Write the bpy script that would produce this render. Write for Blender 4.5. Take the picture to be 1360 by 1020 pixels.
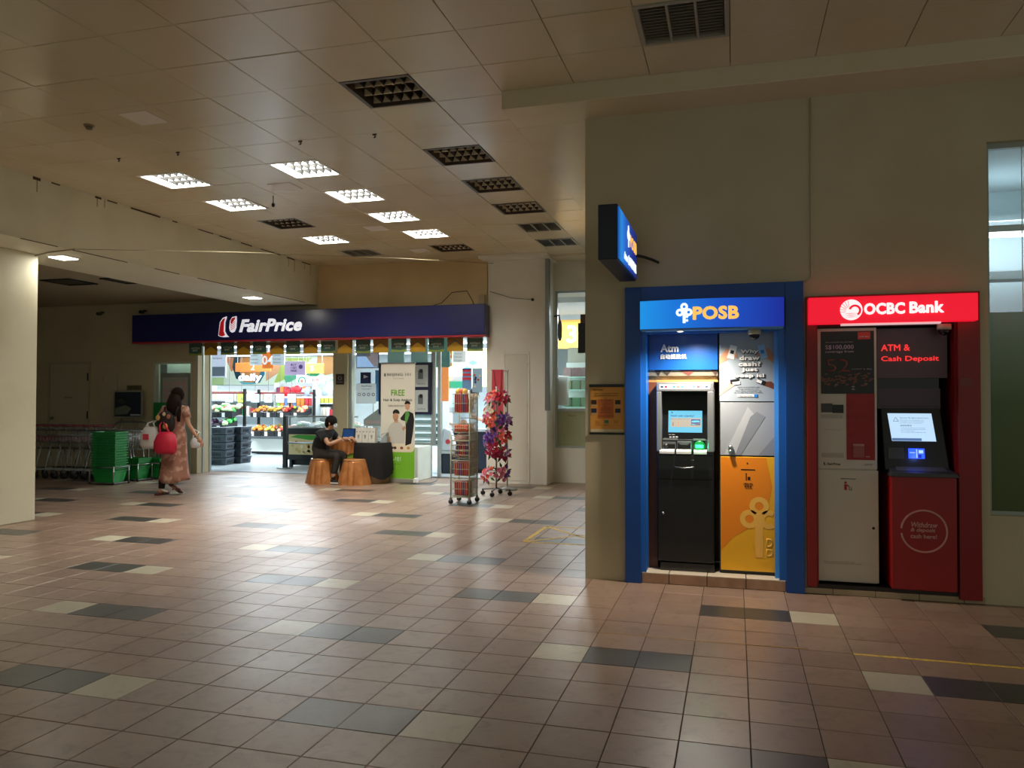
import bpy, math, random
from mathutils import Vector, Matrix, Euler
random.seed(7)
C = bpy.context.scene.collection
for o in list(bpy.data.objects): bpy.data.objects.remove(o)
sc = bpy.context.scene
# ------------------------------------------------------------------ camera, world, exposure
cd = bpy.data.cameras.new('camera'); cam = bpy.data.objects.new('camera', cd); C.objects.link(cam)
cd.sensor_width = 36.0; cd.lens = 1044.62/1360*36.0; cd.clip_start = .05; cd.clip_end = 200
YAW, PITCH, ROLL = .2761, .0191, .0016
cam.matrix_world = Matrix.Translation((0, 0, 1.5)) @ Matrix.Rotation(YAW, 4, 'Z') @ Matrix.Rotation(math.pi/2+PITCH, 4, 'X') @ Matrix.Rotation(ROLL, 4, 'Z')
sc.camera = cam
sc.view_settings.view_transform = 'Standard'; sc.view_settings.look = 'None'
sc.view_settings.exposure = 0.0; sc.view_settings.gamma = 1.0; sc.view_settings.use_curve_mapping = False
wd = bpy.data.worlds.new('world'); sc.world = wd; wd.use_nodes = True
wb = wd.node_tree.nodes['Background']; wb.inputs[0].default_value = (.72, .76, .62, 1); wb.inputs[1].default_value = .44

def area(name, loc, size, power, color=(1, 1, 1), rot=(0, 0, 0), size_y=None, spread=None):
    l = bpy.data.lights.new(name, 'AREA'); l.energy = power; l.color = color; l.size = size
    if size_y: l.shape = 'RECTANGLE'; l.size_y = size_y
    if spread: l.spread = spread
    o = bpy.data.objects.new(name, l); C.objects.link(o); o.location = loc; o.rotation_euler = rot
    return o
HALL_W = 70; HALL_C = (1.0, .965, .87)
# daylight-white supermarket ceiling lights
for x, y in [(-14.5, 17), (-10.5, 17), (-6.5, 17), (-14.5, 21), (-10.5, 21), (-6.5, 21), (-3.2, 15.5)]:
    area('shop_lamp', (x, y, 3.22), 2.2, 250, (.84, .94, 1.0), size_y=.5)
area('back_room_lamp', (2.6, 9.2, 3.6), 1.6, 48, (.80, .93, 1.0), size_y=.5)
sp = bpy.data.lights.new('canopy_downlight', 'SPOT'); sp.energy = 140; sp.color = (1, .86, .70); sp.spot_size = math.radians(150); sp.spot_blend = 1.0; sp.shadow_soft_size = .03
so = bpy.data.objects.new('canopy_downlight', sp); C.objects.link(so); so.location = (-.31, 6.37, 2.035); so.rotation_euler = (0, 0, 0)

# ------------------------------------------------------------------ materials
def lin(c):
    if isinstance(c, str): c = [int(c[i:i+2], 16)/255 for i in (0, 2, 4)]
    return tuple((v/12.92 if v <= .04045 else ((v+.055)/1.055)**2.4) for v in c[:3])+(1,)
MATS = {}
def mat(name, col='808080', rough=.5, metal=0., emit=None, es=0., spec=None, noise=None, bump=None, alpha=None, trans=None, coat=None):
    if name in MATS: return MATS[name]
    m = bpy.data.materials.new(name); m.use_nodes = True; nt = m.node_tree; b = nt.nodes['Principled BSDF']
    b.inputs['Base Color'].default_value = lin(col); b.inputs['Roughness'].default_value = rough; b.inputs['Metallic'].default_value = metal
    if spec is not None: b.inputs['Specular IOR Level'].default_value = spec
    if coat: b.inputs['Coat Weight'].default_value = coat
    if alpha is not None: b.inputs['Alpha'].default_value = alpha
    if trans: b.inputs['Transmission Weight'].default_value = trans
    if emit: b.inputs['Emission Color'].default_value = lin(emit); b.inputs['Emission Strength'].default_value = es
    pos = None
    if noise or bump:
        pos = nt.nodes.new('ShaderNodeNewGeometry')
    if noise:   # (scale, colour2, low, high)
        n = nt.nodes.new('ShaderNodeTexNoise'); n.inputs['Scale'].default_value = noise[0]; n.inputs['Detail'].default_value = 5
        nt.links.new(pos.outputs['Position'], n.inputs['Vector'])
        r = nt.nodes.new('ShaderNodeMapRange'); r.inputs[1].default_value = noise[2]; r.inputs[2].default_value = noise[3]
        nt.links.new(n.outputs[0], r.inputs[0])
        x = nt.nodes.new('ShaderNodeMix'); x.data_type = 'RGBA'; x.inputs[6].default_value = lin(col); x.inputs[7].default_value = lin(noise[1])
        nt.links.new(r.outputs[0], x.inputs[0]); nt.links.new(x.outputs[2], b.inputs['Base Color'])
    if bump:    # (scale, strength)
        n = nt.nodes.new('ShaderNodeTexNoise'); n.inputs['Scale'].default_value = bump[0]; n.inputs['Detail'].default_value = 4
        nt.links.new(pos.outputs['Position'], n.inputs['Vector'])
        bp = nt.nodes.new('ShaderNodeBump'); bp.inputs['Strength'].default_value = bump[1]; bp.inputs['Distance'].default_value = .01
        nt.links.new(n.outputs[0], bp.inputs['Height']); nt.links.new(bp.outputs[0], b.inputs['Normal'])
    MATS[name] = m; return m
def gradient(name, axis, stops, es, rough=.35):
    """printed translucent face: colour runs along one axis of the object's own box, lit from behind"""
    m = bpy.data.materials.new(name); m.use_nodes = True; nt = m.node_tree; b = nt.nodes['Principled BSDF']
    tc = nt.nodes.new('ShaderNodeTexCoord'); sx = nt.nodes.new('ShaderNodeSeparateXYZ'); cr = nt.nodes.new('ShaderNodeValToRGB')
    nt.links.new(tc.outputs['Generated'], sx.inputs[0]); nt.links.new(sx.outputs[axis], cr.inputs[0])
    e = cr.color_ramp.elements
    while len(e) < len(stops): e.new(.5)
    for k, (p, c) in enumerate(stops): e[k].position = p; e[k].color = lin(c)
    nt.links.new(cr.outputs[0], b.inputs['Base Color'])
    if es: nt.links.new(cr.outputs[0], b.inputs['Emission Color']); b.inputs['Emission Strength'].default_value = es
    b.inputs['Roughness'].default_value = rough; MATS[name] = m; return m
def tile_mat(name, c1, c2, dirt, rough=.30):
    m = bpy.data.materials.new(name); m.use_nodes = True; nt = m.node_tree; N = nt.nodes; L = nt.links; b = N['Principled BSDF']
    g = N.new('ShaderNodeNewGeometry')
    mp = N.new('ShaderNodeVectorMath'); mp.operation = 'MULTIPLY_ADD'; mp.inputs[1].default_value = (1/.3031, 1/.2976, 0); mp.inputs[2].default_value = (2.0612/.3031+50, -3.5575/.2976+50, .5)
    L.new(g.outputs['Position'], mp.inputs[0])
    fl = N.new('ShaderNodeVectorMath'); fl.operation = 'FLOOR'; L.new(mp.outputs[0], fl.inputs[0])
    wn = N.new('ShaderNodeTexWhiteNoise'); L.new(fl.outputs[0], wn.inputs['Vector'])
    mx = N.new('ShaderNodeMix'); mx.data_type = 'RGBA'; mx.inputs[6].default_value = lin(c1); mx.inputs[7].default_value = lin(c2); L.new(wn.outputs['Value'], mx.inputs[0])
    n = N.new('ShaderNodeTexNoise'); n.inputs['Scale'].default_value = 9; n.inputs['Detail'].default_value = 7; n.inputs['Roughness'].default_value = .68; n.inputs['Distortion'].default_value = .8
    L.new(g.outputs['Position'], n.inputs['Vector'])
    r = N.new('ShaderNodeMapRange'); r.inputs[1].default_value = .50; r.inputs[2].default_value = .78; r.inputs[4].default_value = .62; L.new(n.outputs[0], r.inputs[0])
    m2 = N.new('ShaderNodeMix'); m2.data_type = 'RGBA'; m2.inputs[7].default_value = lin(dirt); L.new(r.outputs[0], m2.inputs[0]); L.new(mx.outputs[2], m2.inputs[6])
    L.new(m2.outputs[2], b.inputs['Base Color'])
    n2 = N.new('ShaderNodeTexNoise'); n2.inputs['Scale'].default_value = 2.2; n2.inputs['Detail'].default_value = 5; L.new(g.outputs['Position'], n2.inputs['Vector'])
    r2 = N.new('ShaderNodeMapRange'); r2.inputs[3].default_value = rough-.06; r2.inputs[4].default_value = rough+.16; L.new(n2.outputs[0], r2.inputs[0]); L.new(r2.outputs[0], b.inputs['Roughness'])
    bp = N.new('ShaderNodeBump'); bp.inputs['Strength'].default_value = .12; bp.inputs['Distance'].default_value = .01; L.new(n.outputs[0], bp.inputs['Height']); L.new(bp.outputs[0], b.inputs['Normal'])
    b.inputs['Specular IOR Level'].default_value = .85
    MATS[name] = m; return m
T_BROWN = tile_mat('terracotta tile', '98806F', '8A7263', '55483E')
T_DARK = tile_mat('charcoal tile', '3A3A37', '40403C', '2C2B28')
T_LIGHT = tile_mat('pale tile', 'BDB6A0', 'B5AE98', '8E8777')
GROUT = mat('grout', '4A4038', .9)
CREAM = mat('cream wall paint', 'DEDAC2', .62, noise=(1.3, 'CFC9AC', .45, .8), bump=(60, .08))
WALLB = mat('beige wall paint', 'C2B698', .6, noise=(1.1, 'AFA284', .45, .8), bump=(70, .10))
CEILM = mat('ceiling panel paint', 'D3C7AA', .24, spec=.6, noise=(.9, 'C7B48C', .45, .8))
CEILB = mat('ceiling void', '2A2218', .9)
WHITE = mat('white', 'E8E8E4', .45); WARMW = mat('warm white', 'D8D2C0', .5); BLACK = mat('black', '0C0C0D', .4); DGREY = mat('dark grey', '2B2D30', .45)
GREY = mat('mid grey', '85888A', .45); STEEL = mat('steel', 'B9BCBE', .28, 1.); DSTEEL = mat('dull steel', '8E9092', .42, .9); RED = mat('red', 'C31420', .4)
TUBE = mat('lit tube', 'FFFFFF', .4, emit='FFFBF0', es=14); OFFTUBE = mat('unlit tube', 'C9C2B0', .3)
GLASS = mat('clear glass', 'EFFFFA', .03, alpha=.16, spec=.5)

# ------------------------------------------------------------------ mesh builder
ORG = {}
class MB:
    def __init__(s): s.v = []; s.f = []; s.m = []; s.mi = 0; s.sm = []
    def add(s, vs, fs, smooth=False):
        k = len(s.v); s.v += [tuple(v) for v in vs]; s.f += [tuple(i+k for i in f) for f in fs]; s.m += [s.mi]*len(fs); s.sm += [smooth]*len(fs); return s
    def mat(s, i): s.mi = i; return s
    def box(s, x0, x1, y0, y1, z0, z1):
        return s.add([(x0, y0, z0), (x1, y0, z0), (x1, y1, z0), (x0, y1, z0), (x0, y0, z1), (x1, y0, z1), (x1, y1, z1), (x0, y1, z1)],
                     [(0, 3, 2, 1), (4, 5, 6, 7), (0, 1, 5, 4), (1, 2, 6, 5), (2, 3, 7, 6), (3, 0, 4, 7)])
    def hexa(s, p): return s.add(p, [(0, 3, 2, 1), (4, 5, 6, 7), (0, 1, 5, 4), (1, 2, 6, 5), (2, 3, 7, 6), (3, 0, 4, 7)])
    def tube(s, pts, r, n=8, cap=True):
        pts = [Vector(p) for p in pts]; rs = r if isinstance(r, (list, tuple)) else [r]*len(pts); k = len(s.v); vs = []; fs = []
        up = None
        for i, p in enumerate(pts):
            d = (pts[min(i+1, len(pts)-1)]-pts[max(i-1, 0)])
            d = d.normalized() if d.length > 1e-9 else Vector((0, 0, 1))
            if up is None: up = Vector((0, 0, 1)) if abs(d.z) < .9 else Vector((1, 0, 0))
            a = d.cross(up).normalized(); u = a.cross(d).normalized(); up = u
            for q in range(n):
                t = 2*math.pi*q/n; vs.append(p+(a*math.cos(t)+u*math.sin(t))*rs[i])
        for i in range(len(pts)-1):
            for q in range(n): fs.append((i*n+q, i*n+(q+1) % n, (i+1)*n+(q+1) % n, (i+1)*n+q))
        if cap: fs.append(tuple(range(n-1, -1, -1))); fs.append(tuple((len(pts)-1)*n+q for q in range(n)))
        return s.add(vs, fs, True)
    def lathe(s, prof, c, n=16, axis='z'):
        vs = []; fs = []
        for r, h in prof:
            for q in range(n):
                t = 2*math.pi*q/n; a, b = r*math.cos(t), r*math.sin(t)
                vs.append({'z': (c[0]+a, c[1]+b, c[2]+h), 'y': (c[0]+a, c[1]+h, c[2]-b), 'x': (c[0]+h, c[1]+a, c[2]+b)}[axis])
        for i in range(len(prof)-1):
            for q in range(n): fs.append((i*n+q, i*n+(q+1) % n, (i+1)*n+(q+1) % n, (i+1)*n+q))
        fs.append(tuple(range(n-1, -1, -1))); fs.append(tuple((len(prof)-1)*n+q for q in range(n)))
        return s.add(vs, fs, True)
    def ball(s, c, r, n=8, sq=(1, 1, 1), jit=0):
        prof = []; m = max(4, n//2+1); vs = [(c[0], c[1], c[2]-r*sq[2])]; fs = []
        for i in range(1, m):
            a = math.pi*i/m
            for q in range(n):
                t = 2*math.pi*q/n; k = 1+random.uniform(-jit, jit)
                vs.append((c[0]+r*k*sq[0]*math.sin(a)*math.cos(t), c[1]+r*k*sq[1]*math.sin(a)*math.sin(t), c[2]-r*k*sq[2]*math.cos(a)))
        vs.append((c[0], c[1], c[2]+r*sq[2])); e = len(vs)-1
        for q in range(n): fs.append((0, 1+(q+1) % n, 1+q)); fs.append((e, e-n+q, e-n+(q+1) % n))
        for i in range(m-2):
            for q in range(n): fs.append((1+i*n+q, 1+i*n+(q+1) % n, 1+(i+1)*n+(q+1) % n, 1+(i+1)*n+q))
        return s.add(vs, fs, True)
    def prism(s, poly, y0, y1, plane='xz'):
        n = len(poly)
        P = {'xz': lambda a, b, h: (a, h, b), 'xy': lambda a, b, h: (a, b, h), 'yz': lambda a, b, h: (h, a, b)}[plane]
        vs = [P(a, b, y0) for a, b in poly]+[P(a, b, y1) for a, b in poly]
        fs = [tuple(range(n)), tuple(range(2*n-1, n-1, -1))]+[(i, i+n, (i+1) % n+n, (i+1) % n) for i in range(n)]
        return s.add(vs, fs)
    def ring(s, c, r0, r1, y0, y1, a0=0, a1=360, n=28, sxz=(1, 1)):
        """flat ring in the xz plane between y0 and y1"""
        k = 0
        for i in range(n):
            t0 = math.radians(a0+(a1-a0)*i/n); t1 = math.radians(a0+(a1-a0)*(i+1)/n)
            pl = [(c[0]+r*math.cos(t)*sxz[0], c[1]+r*math.sin(t)*sxz[1]) for r, t in ((r0, t0), (r1, t0), (r1, t1), (r0, t1))]
            s.prism(pl, y0, y1)
        return s
    def build(s, name, m, parent=None, bevel=0, kind=None, org=None, label=None, fix=False):
        og = org if org is not None else ORG.get(parent, (0, 0, 0)) if parent else (0, 0, 0)
        me = bpy.data.meshes.new(name); me.from_pydata([(a-og[0], b-og[1], c-og[2]) for a, b, c in s.v], [], s.f)
        for q in (m if isinstance(m, (list, tuple)) else [m]): me.materials.append(q)
        me.polygons.foreach_set('material_index', s.m); me.polygons.foreach_set('use_smooth', s.sm)
        if fix:
            import bmesh
            bm = bmesh.new(); bm.from_mesh(me); bmesh.ops.recalc_face_normals(bm, faces=bm.faces); bm.to_mesh(me); bm.free()
        me.update()
        o = bpy.data.objects.new(name, me); C.objects.link(o)
        if parent: o.parent = parent; ORG[o] = og
        else: o.location = og; ORG[o] = og
        if bevel:
            b = o.modifiers.new('bevel', 'BEVEL'); b.width = bevel; b.segments = 2; b.limit_method = 'ANGLE'
        if any(s.sm):
            pass
        if kind: o['kind'] = kind
        if label: o['label'] = label
        return o
def bx(*a): return MB().box(*a)
def thing(name, label, cat, loc=(0, 0, 0), group=None, rz=0):
    o = bpy.data.objects.new(name, None); C.objects.link(o); o.location = loc; o.rotation_euler = (0, 0, rz); o.empty_display_size = .1
    o['label'] = label; o['category'] = cat; ORG[o] = tuple(loc)
    if group: o['group'] = group
    return o
def tag(o, label, cat, group=None):
    o['label'] = label; o['category'] = cat
    if group: o['group'] = group
    return o
def dup(root, loc, rz=None, label=None, group=None):
    r = root.copy(); C.objects.link(r); r.location = loc
    if rz is not None: r.rotation_euler = (0, 0, rz)
    if label: r['label'] = label
    if group: r['group'] = group
    for ch in list(root.children):
        c = ch.copy(); C.objects.link(c); c.parent = r
        for g in list(ch.children):
            d = g.copy(); C.objects.link(d); d.parent = c
    return r
def text(s, w, h, m, parent, at, face='-y', bold=0., shear=0., align='c', depth=.004, name='lettering', bend=None, label=None, heavy=0.):
    """lettering as a mesh, w wide (or None), h tall, centred (c) or left aligned (l) at the point, lying on a face that looks towards -y or +x"""
    cu = bpy.data.curves.new(name, 'FONT'); cu.body = s; cu.size = 1; cu.offset = min(bold, .022); cu.space_character = 1+min(bold, .022)*2.5; cu.shear = shear; cu.extrude = 0; cu.resolution_u = 3
    t = bpy.data.objects.new(name, cu); C.objects.link(t)
    bpy.context.view_layer.update()
    dg = bpy.context.evaluated_depsgraph_get(); me = bpy.data.meshes.new_from_object(t.evaluated_get(dg), depsgraph=dg)
    bpy.data.objects.remove(t); bpy.data.curves.remove(cu)
    if not len(me.vertices): return None
    xs = [v.co.x for v in me.vertices]; ys = [v.co.y for v in me.vertices]; x0, x1, y0, y1 = min(xs), max(xs), min(ys), max(ys)
    ky = h/(y1-y0); kx = (w/(x1-x0)) if w else ky; og = ORG.get(parent, (0, 0, 0))
    if heavy:   # a heavier weight: the outline repeated a hair's breadth around itself
        vv = [tuple(v.co) for v in me.vertices]; ff = [tuple(f.vertices) for f in me.polygons]; V2 = []; F2 = []; hh = heavy*(y1-y0)
        for q, (dx, dz) in enumerate(((0, 0), (1, 0), (-1, 0), (0, 1), (0, -1), (.7, .7), (-.7, .7), (.7, -.7), (-.7, -.7))):
            n0 = len(V2); V2 += [(a+dx*hh/kx*ky, b+dz*hh, q*.00025) for a, b, c in vv]; F2 += [tuple(i+n0 for i in f) for f in ff]
        me = bpy.data.meshes.new(name); me.from_pydata(V2, [], F2); me.update()
    for v in me.vertices:
        a = (v.co.x-((x0+x1)/2 if align == 'c' else x0))*kx; b = (v.co.y-(y0+y1)/2)*ky
        if face == '-y': p = Vector((at[0]+a, at[1]-v.co.z, at[2]+b))
        elif face == '+x': p = Vector((at[0], at[1]+a, at[2]+b))
        elif face == 'up': p = Vector((at[0]+a, at[1]+b, at[2]))
        if bend: p = Vector(bend(p))
        v.co = p-Vector(og)
    me.materials.clear(); me.materials.append(m)
    o = bpy.data.objects.new(name, me); C.objects.link(o)
    if parent: o.parent = parent
    if label: o['label'] = label
    so = o.modifiers.new('depth', 'SOLIDIFY'); so.thickness = depth; so.offset = 1 if face == '-y' else 1
    return o
def holed(mb, x0, x1, z0, z1, y0, y1, holes):
    xs = sorted({x0, x1, *[h[0] for h in holes], *[h[1] for h in holes]}); zs = sorted({z0, z1, *[h[2] for h in holes], *[h[3] for h in holes]})
    for i in range(len(xs)-1):
        for j in range(len(zs)-1):
            cx, cz = (xs[i]+xs[i+1])/2, (zs[j]+zs[j+1])/2
            if not any(h[0] < cx < h[1] and h[2] < cz < h[3] for h in holes): mb.box(xs[i], xs[i+1], y0, y1, zs[j], zs[j+1])
    return mb

# ------------------------------------------------------------------ floor
FX, FY, TX, TY = -2.0612, 3.5575, .3031, .2976
floor = bx(-15.3, 5.2, -4, 14.3, -.12, -.004).build('floor', GROUT, kind='structure')
def kind_of(i, j):
    if j % 8 == 3: return {3: 2, 4: 1, 5: 1}.get(i % 6, 0)
    if j % 8 == 7: return {0: 1, 1: 1, 2: 2}.get(i % 6, 0)
    return 0
def tile_mb(x, y, mb, top=0.):
    g, c = .0022, .0018; a, b, d, e = x+g, x+TX-g, y+g, y+TY-g
    return mb.add([(a, d, -.008), (b, d, -.008), (b, e, -.008), (a, e, -.008), (a, d, top-c), (b, d, top-c), (b, e, top-c), (a, e, top-c),
                   (a+c, d+c, top), (b-c, d+c, top), (b-c, e-c, top), (a+c, e-c, top)],
                  [(0, 1, 5, 4), (1, 2, 6, 5), (2, 3, 7, 6), (3, 0, 4, 7), (4, 5, 9, 8), (5, 6, 10, 9), (6, 7, 11, 10), (7, 4, 8, 11), (8, 9, 10, 11)])
tm = [tile_mb(0, 0, MB()).build('tile', q, floor) for q in (T_BROWN, T_DARK, T_LIGHT)]
cells = []
for i in range(-43, 23):
    for j in range(-14, 36):
        x, y = FX+i*TX, FY+j*TY
        if y > 6.55 and x+TX > -1.1: continue
        if x+TX > 4.9 or x < -15.2 or y+TY > 14.25: continue
        cx, cy = x+.15, y+.15; a = math.atan2(-cx, cy)-YAW
        vis = cy > 2.4 and abs(a) < .60
        cells.append((0 if vis else 1, math.hypot(cx, cy), i, j))
cells.sort(); rest = [MB(), MB(), MB()]; used = [False]*3
for n, (v, d, i, j) in enumerate(cells):
    k = kind_of(i, j); p = (FX+i*TX, FY+j*TY, random.uniform(-.0006, .0004))
    if n < 300:
        if not used[k]: o = tm[k]; used[k] = True
        else: o = tm[k].copy(); C.objects.link(o); o.parent = floor
        o.location = p
    else: rest[0].mat(k); tile_mb(p[0], p[1], rest[0], p[2])
rest[0].build('tile_field', [T_BROWN, T_DARK, T_LIGHT], floor, kind='stuff')
# yellow floor markings: box with a cross, worn lines by the machines
YEL = mat('yellow floor tape', 'E6C04A', .6, noise=(30, 'A98B3E', .4, .7)); YEL2 = mat('worn yellow tape', '9C7C38', .7, noise=(25, '8A6A50', .35, .6))
mk = thing('floor_marking', 'yellow taped box with a diagonal cross on the tiles beside the grey wall end', 'marking', (-2.1, 8.6, 0))
def strip(p, q, w=.045, z=.0012):
    p, q = Vector((*p, 0)), Vector((*q, 0)); d = (q-p).normalized(); n = Vector((-d.y, d.x, 0))*w/2
    return MB().hexa([tuple(v+Vector((0, 0, h))) for h in (-.001, z) for v in (p-n, q-n, q+n, p+n)])
for p, q in [((-2.14, 8.02), (-1.2, 8.02)), ((-2.14, 8.02), (-2.14, 9.05)), ((-2.14, 9.05), (-1.2, 9.05)), ((-2.14, 9.05), (-1.2, 8.02)), ((-2.14, 8.02), (-1.2, 9.05))]: strip(p, q).build('tape_strip', YEL, mk)
mk = thing('floor_tape', 'worn broken yellow tape line on the floor before the blue booth', 'tape', (0, 5, 0))
strip((-.86, 5.045), (-.2, 5.045), .016).build('tape_strip', YEL2, mk); strip((-.2, 5.045), (.42, 5.07), .02).build('tape_strip', YEL2, mk)
mk = strip((.667, 5.04), (2.0, 5.035), .028).build('floor_tape', YEL); tag(mk, 'long clean yellow tape line on the floor before the red booth', 'tape')

# ------------------------------------------------------------------ ceiling, beams
ZC = 4.02; CX, CY, QX, QY = -3.0335, 5.0225, .602, .5835
ceiling = bx(-7.7, 5.2, -4, 13.5, ZC+.13, ZC+.2).build('ceiling', CEILB, kind='structure')
LIT = [(-6.22, 4), (-6.24, 6), (-6.23, 10)]
LITC = [(-3, 4), (-3, 6), (-3, 8), (-3, 10)]
UNL = [(0, 1), (0, 4), (0, 6), (0, 8), (-3, 12)]
fix_cells = {(-6, 4), (-5, 4), (-6, 6), (-5, 6), (-6, 8), (-5, 8), (-6, 10), (-5, 10), (-6, 12), (-5, 12), (0, 10), (0, 12), (4, 0), *LITC, *UNL}
def panel(w, d, mb=None, x=0, y=0):
    mb = mb or MB(); g, c = .002, .003; z = ZC
    return mb.add([(x+g, y+g, z+.02), (x+w-g, y+g, z+.02), (x+w-g, y+d-g, z+.02), (x+g, y+d-g, z+.02), (x+g, y+g, z+c), (x+w-g, y+g, z+c), (x+w-g, y+d-g, z+c), (x+g, y+d-g, z+c),
                   (x+g+c, y+g+c, z), (x+w-g-c, y+g+c, z), (x+w-g-c, y+d-g-c, z), (x+g+c, y+d-g-c, z)],
                  [(0, 4, 5, 1), (1, 5, 6, 2), (2, 6, 7, 3), (3, 7, 4, 0), (4, 8, 9, 5), (5, 9, 10, 6), (6, 10, 11, 7), (7, 11, 8, 4), (8, 11, 10, 9), (0, 1, 2, 3)])
pm = panel(QX, QY).build('panel', CEILM, ceiling); first = True; far = MB()
for i in range(-8, 14):
    for j in range(-14, 15):
        x, y = CX+i*QX, CY+j*QY; w = QX; d = QY
        if i >= 2 and j >= 2: continue
        if (i, j) in fix_cells: continue
        if i == -8: w = QX-.19; x += .19
        if j == 14: d = .2
        if j < -2: panel(w, d, far, x, y); continue
        if i == -8 or j == 14: panel(w, d, None, x, y).build('panel', CEILM, ceiling); continue
        if first: o = pm; first = False
        else: o = pm.copy(); C.objects.link(o); o.parent = ceiling
        o.location = (x, y, random.choice((0, 0, 0, .002, -.002)))
for j in (4, 6, 8, 10, 12):   # odd strips either side of the lights next to the beam
    y = CY+j*QY
    panel(6.22+.30-6.22+.0-.17, QY, None, -6.6455, y); a = CX-6*QX
    panel((-6.52)-a, QY, None, a, y).build('panel', CEILM, ceiling); panel((CX-4*QX)-(-5.92), QY, None, -5.92, y).build('panel', CEILM, ceiling)
far.build('panel_field', CEILM, ceiling, kind='stuff')
DIRTL = mat('damp stain', '4A3820', .9)
def troffer(lab, x, y, lit, tube_on=True):
    """recessed square light with a louvre of two long blades and rows of v-shaped cross blades; x, y is the near left corner"""
    t = thing('ceiling_light', lab, 'ceiling light', (x+QX/2, y+QY/2, ZC), 'recessed louvred lights of the hall ceiling')
    w, d = QX-.006, QY-.006; x += .003; y += .003
    fm = mat('lit fitting enamel', 'F2F0EA', .3) if lit else mat('recess shade enamel', '4A3C2E', .4)  # unlit frame is a darkened copy, the recess's shade put into its colour
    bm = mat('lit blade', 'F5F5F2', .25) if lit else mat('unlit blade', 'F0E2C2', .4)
    vm = mat('shade toned fin', '161616', .6, spec=.1) if lit else mat('shade toned louvre', '3A2E22', .5)  # fins coloured dark to stand in for shade between the blades
    f = MB()
    for a in ((x, x+w, y, y+.035), (x, x+w, y+d-.02, y+d), (x, x+.035, y+.035, y+d-.02), (x+w-.02, x+w, y+.035, y+d-.02)): f.box(*a, ZC-.004, ZC+.115)
    f.build('frame', fm, t)
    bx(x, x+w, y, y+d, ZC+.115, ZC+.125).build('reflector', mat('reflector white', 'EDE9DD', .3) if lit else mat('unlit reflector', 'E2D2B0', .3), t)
    x0, x1, y0, y1 = x+.04, x+w-.025, y+.04, y+d-.025
    for k in (1, 2, 3): yy = y0+(y1-y0)*k/3; bx(x0, x1, yy-.005, yy+.005, ZC+.030, ZC+.086).build('louvre_blade', bm, t)
    for r in range(3):
        ya, yb = y0+(y1-y0)*r/3+.008, y0+(y1-y0)*(r+1)/3-.008
        for q in range(1, 6):
            xx = x0+(x1-x0)*q/6-.004
            MB().prism([(xx-.026, ZC+.086), (xx+.026, ZC+.086), (xx+.003, ZC+.026), (xx-.003, ZC+.026)], yb-.010, yb).prism([(xx-.003, ZC+.082), (xx+.003, ZC+.082), (xx+.003, ZC+.022), (xx-.003, ZC+.022)], ya, yb).build('cross_blade', vm, t)
        ym = (ya+yb)/2; MB().tube([(x0, ym, ZC+.100), (x1, ym, ZC+.100)], .010, 8).build('tube', TUBE if lit else OFFTUBE, t)
    if lit: area('ceiling_light_glow', (x+w/2, y+d/2, ZC+.089), .46, HALL_W, HALL_C)
    return t
OX = lambda i: CX+i*QX
OY = lambda j: CY+j*QY
names = {4: 'nearest', 6: 'second nearest', 8: 'third', 10: 'farthest'}
for i, j in LITC: troffer(f'lit louvred ceiling light, {names[j]} of the four lit ones in the middle row', OX(i), OY(j), True)
for x, j in LIT: troffer({4: 'lit louvred ceiling light, nearest in the row beside the left beam', 6: 'lit louvred ceiling light, second in the row beside the left beam', 10: 'lit louvred ceiling light, far end of the row beside the left beam'}[j], x-.30, OY(j), True)
for (i, j), l in zip(UNL, ('largest unlit dark louvred light, nearest in the right row', 'second unlit dark louvred light of the right row', 'third unlit dark louvred light of the right row', 'fourth unlit dark louvred light of the right row', 'small unlit louvred light at the far end of the middle row')): troffer(l, OX(i), OY(j), False)
troffer('unlit dark louvred light between lit ones in the row beside the left beam', -6.50, OY(8), False)
def grille(lab, x, y, n, m1, m2, z=ZC):
    t = thing('air_vent', lab, 'air vent', (x+.3, y+.29, z)); f = MB()
    for a in ((x, x+.6, y, y+.03), (x, x+.6, y+.55, y+.58), (x, x+.03, y+.03, y+.55), (x+.57, x+.6, y+.03, y+.55)): f.box(*a, z-.008, z+.05)
    f.build('frame', m1, t); bx(x+.01, x+.59, y+.01, y+.57, z+.05, z+.07).build('duct_box', mat('duct inside', '7A7262', .6), t)
    for k in range(1, 3): bx(x+.03+.18*k-.008, x+.03+.18*k+.008, y+.03, y+.55, z-.006, z+.045).build('divider', m1, t)
    for k in range(n):
        yy = y+.05+.5*k/n; mb = MB()
        for q in range(3): xa = x+.04+q*.18; mb.hexa([(xa, yy, z+.005), (xa+.16, yy, z+.005), (xa+.16, yy+.004, z+.005), (xa, yy+.004, z+.005), (xa, yy+.025, z+.04), (xa+.16, yy+.025, z+.04), (xa+.16, yy+.029, z+.04), (xa, yy+.029, z+.04)])
        mb.build('slat', m2, t)
GVM = mat('vent aluminium', 'A7A294', .45, .3)
grille('large grey slatted air vent in the ceiling above the ATM wall', OX(4), OY(0), 12, GVM, GVM)
grille('small silver slatted air vent behind the row of unlit lights', OX(0), OY(10), 8, GVM, STEEL)
grille('flat grey air vent beside the white column top', OX(0), OY(12), 20, GVM, GREY)
grille('dull slatted air vent at the far end of the row beside the left beam', -6.50, OY(12), 8, GVM, GVM)
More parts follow.
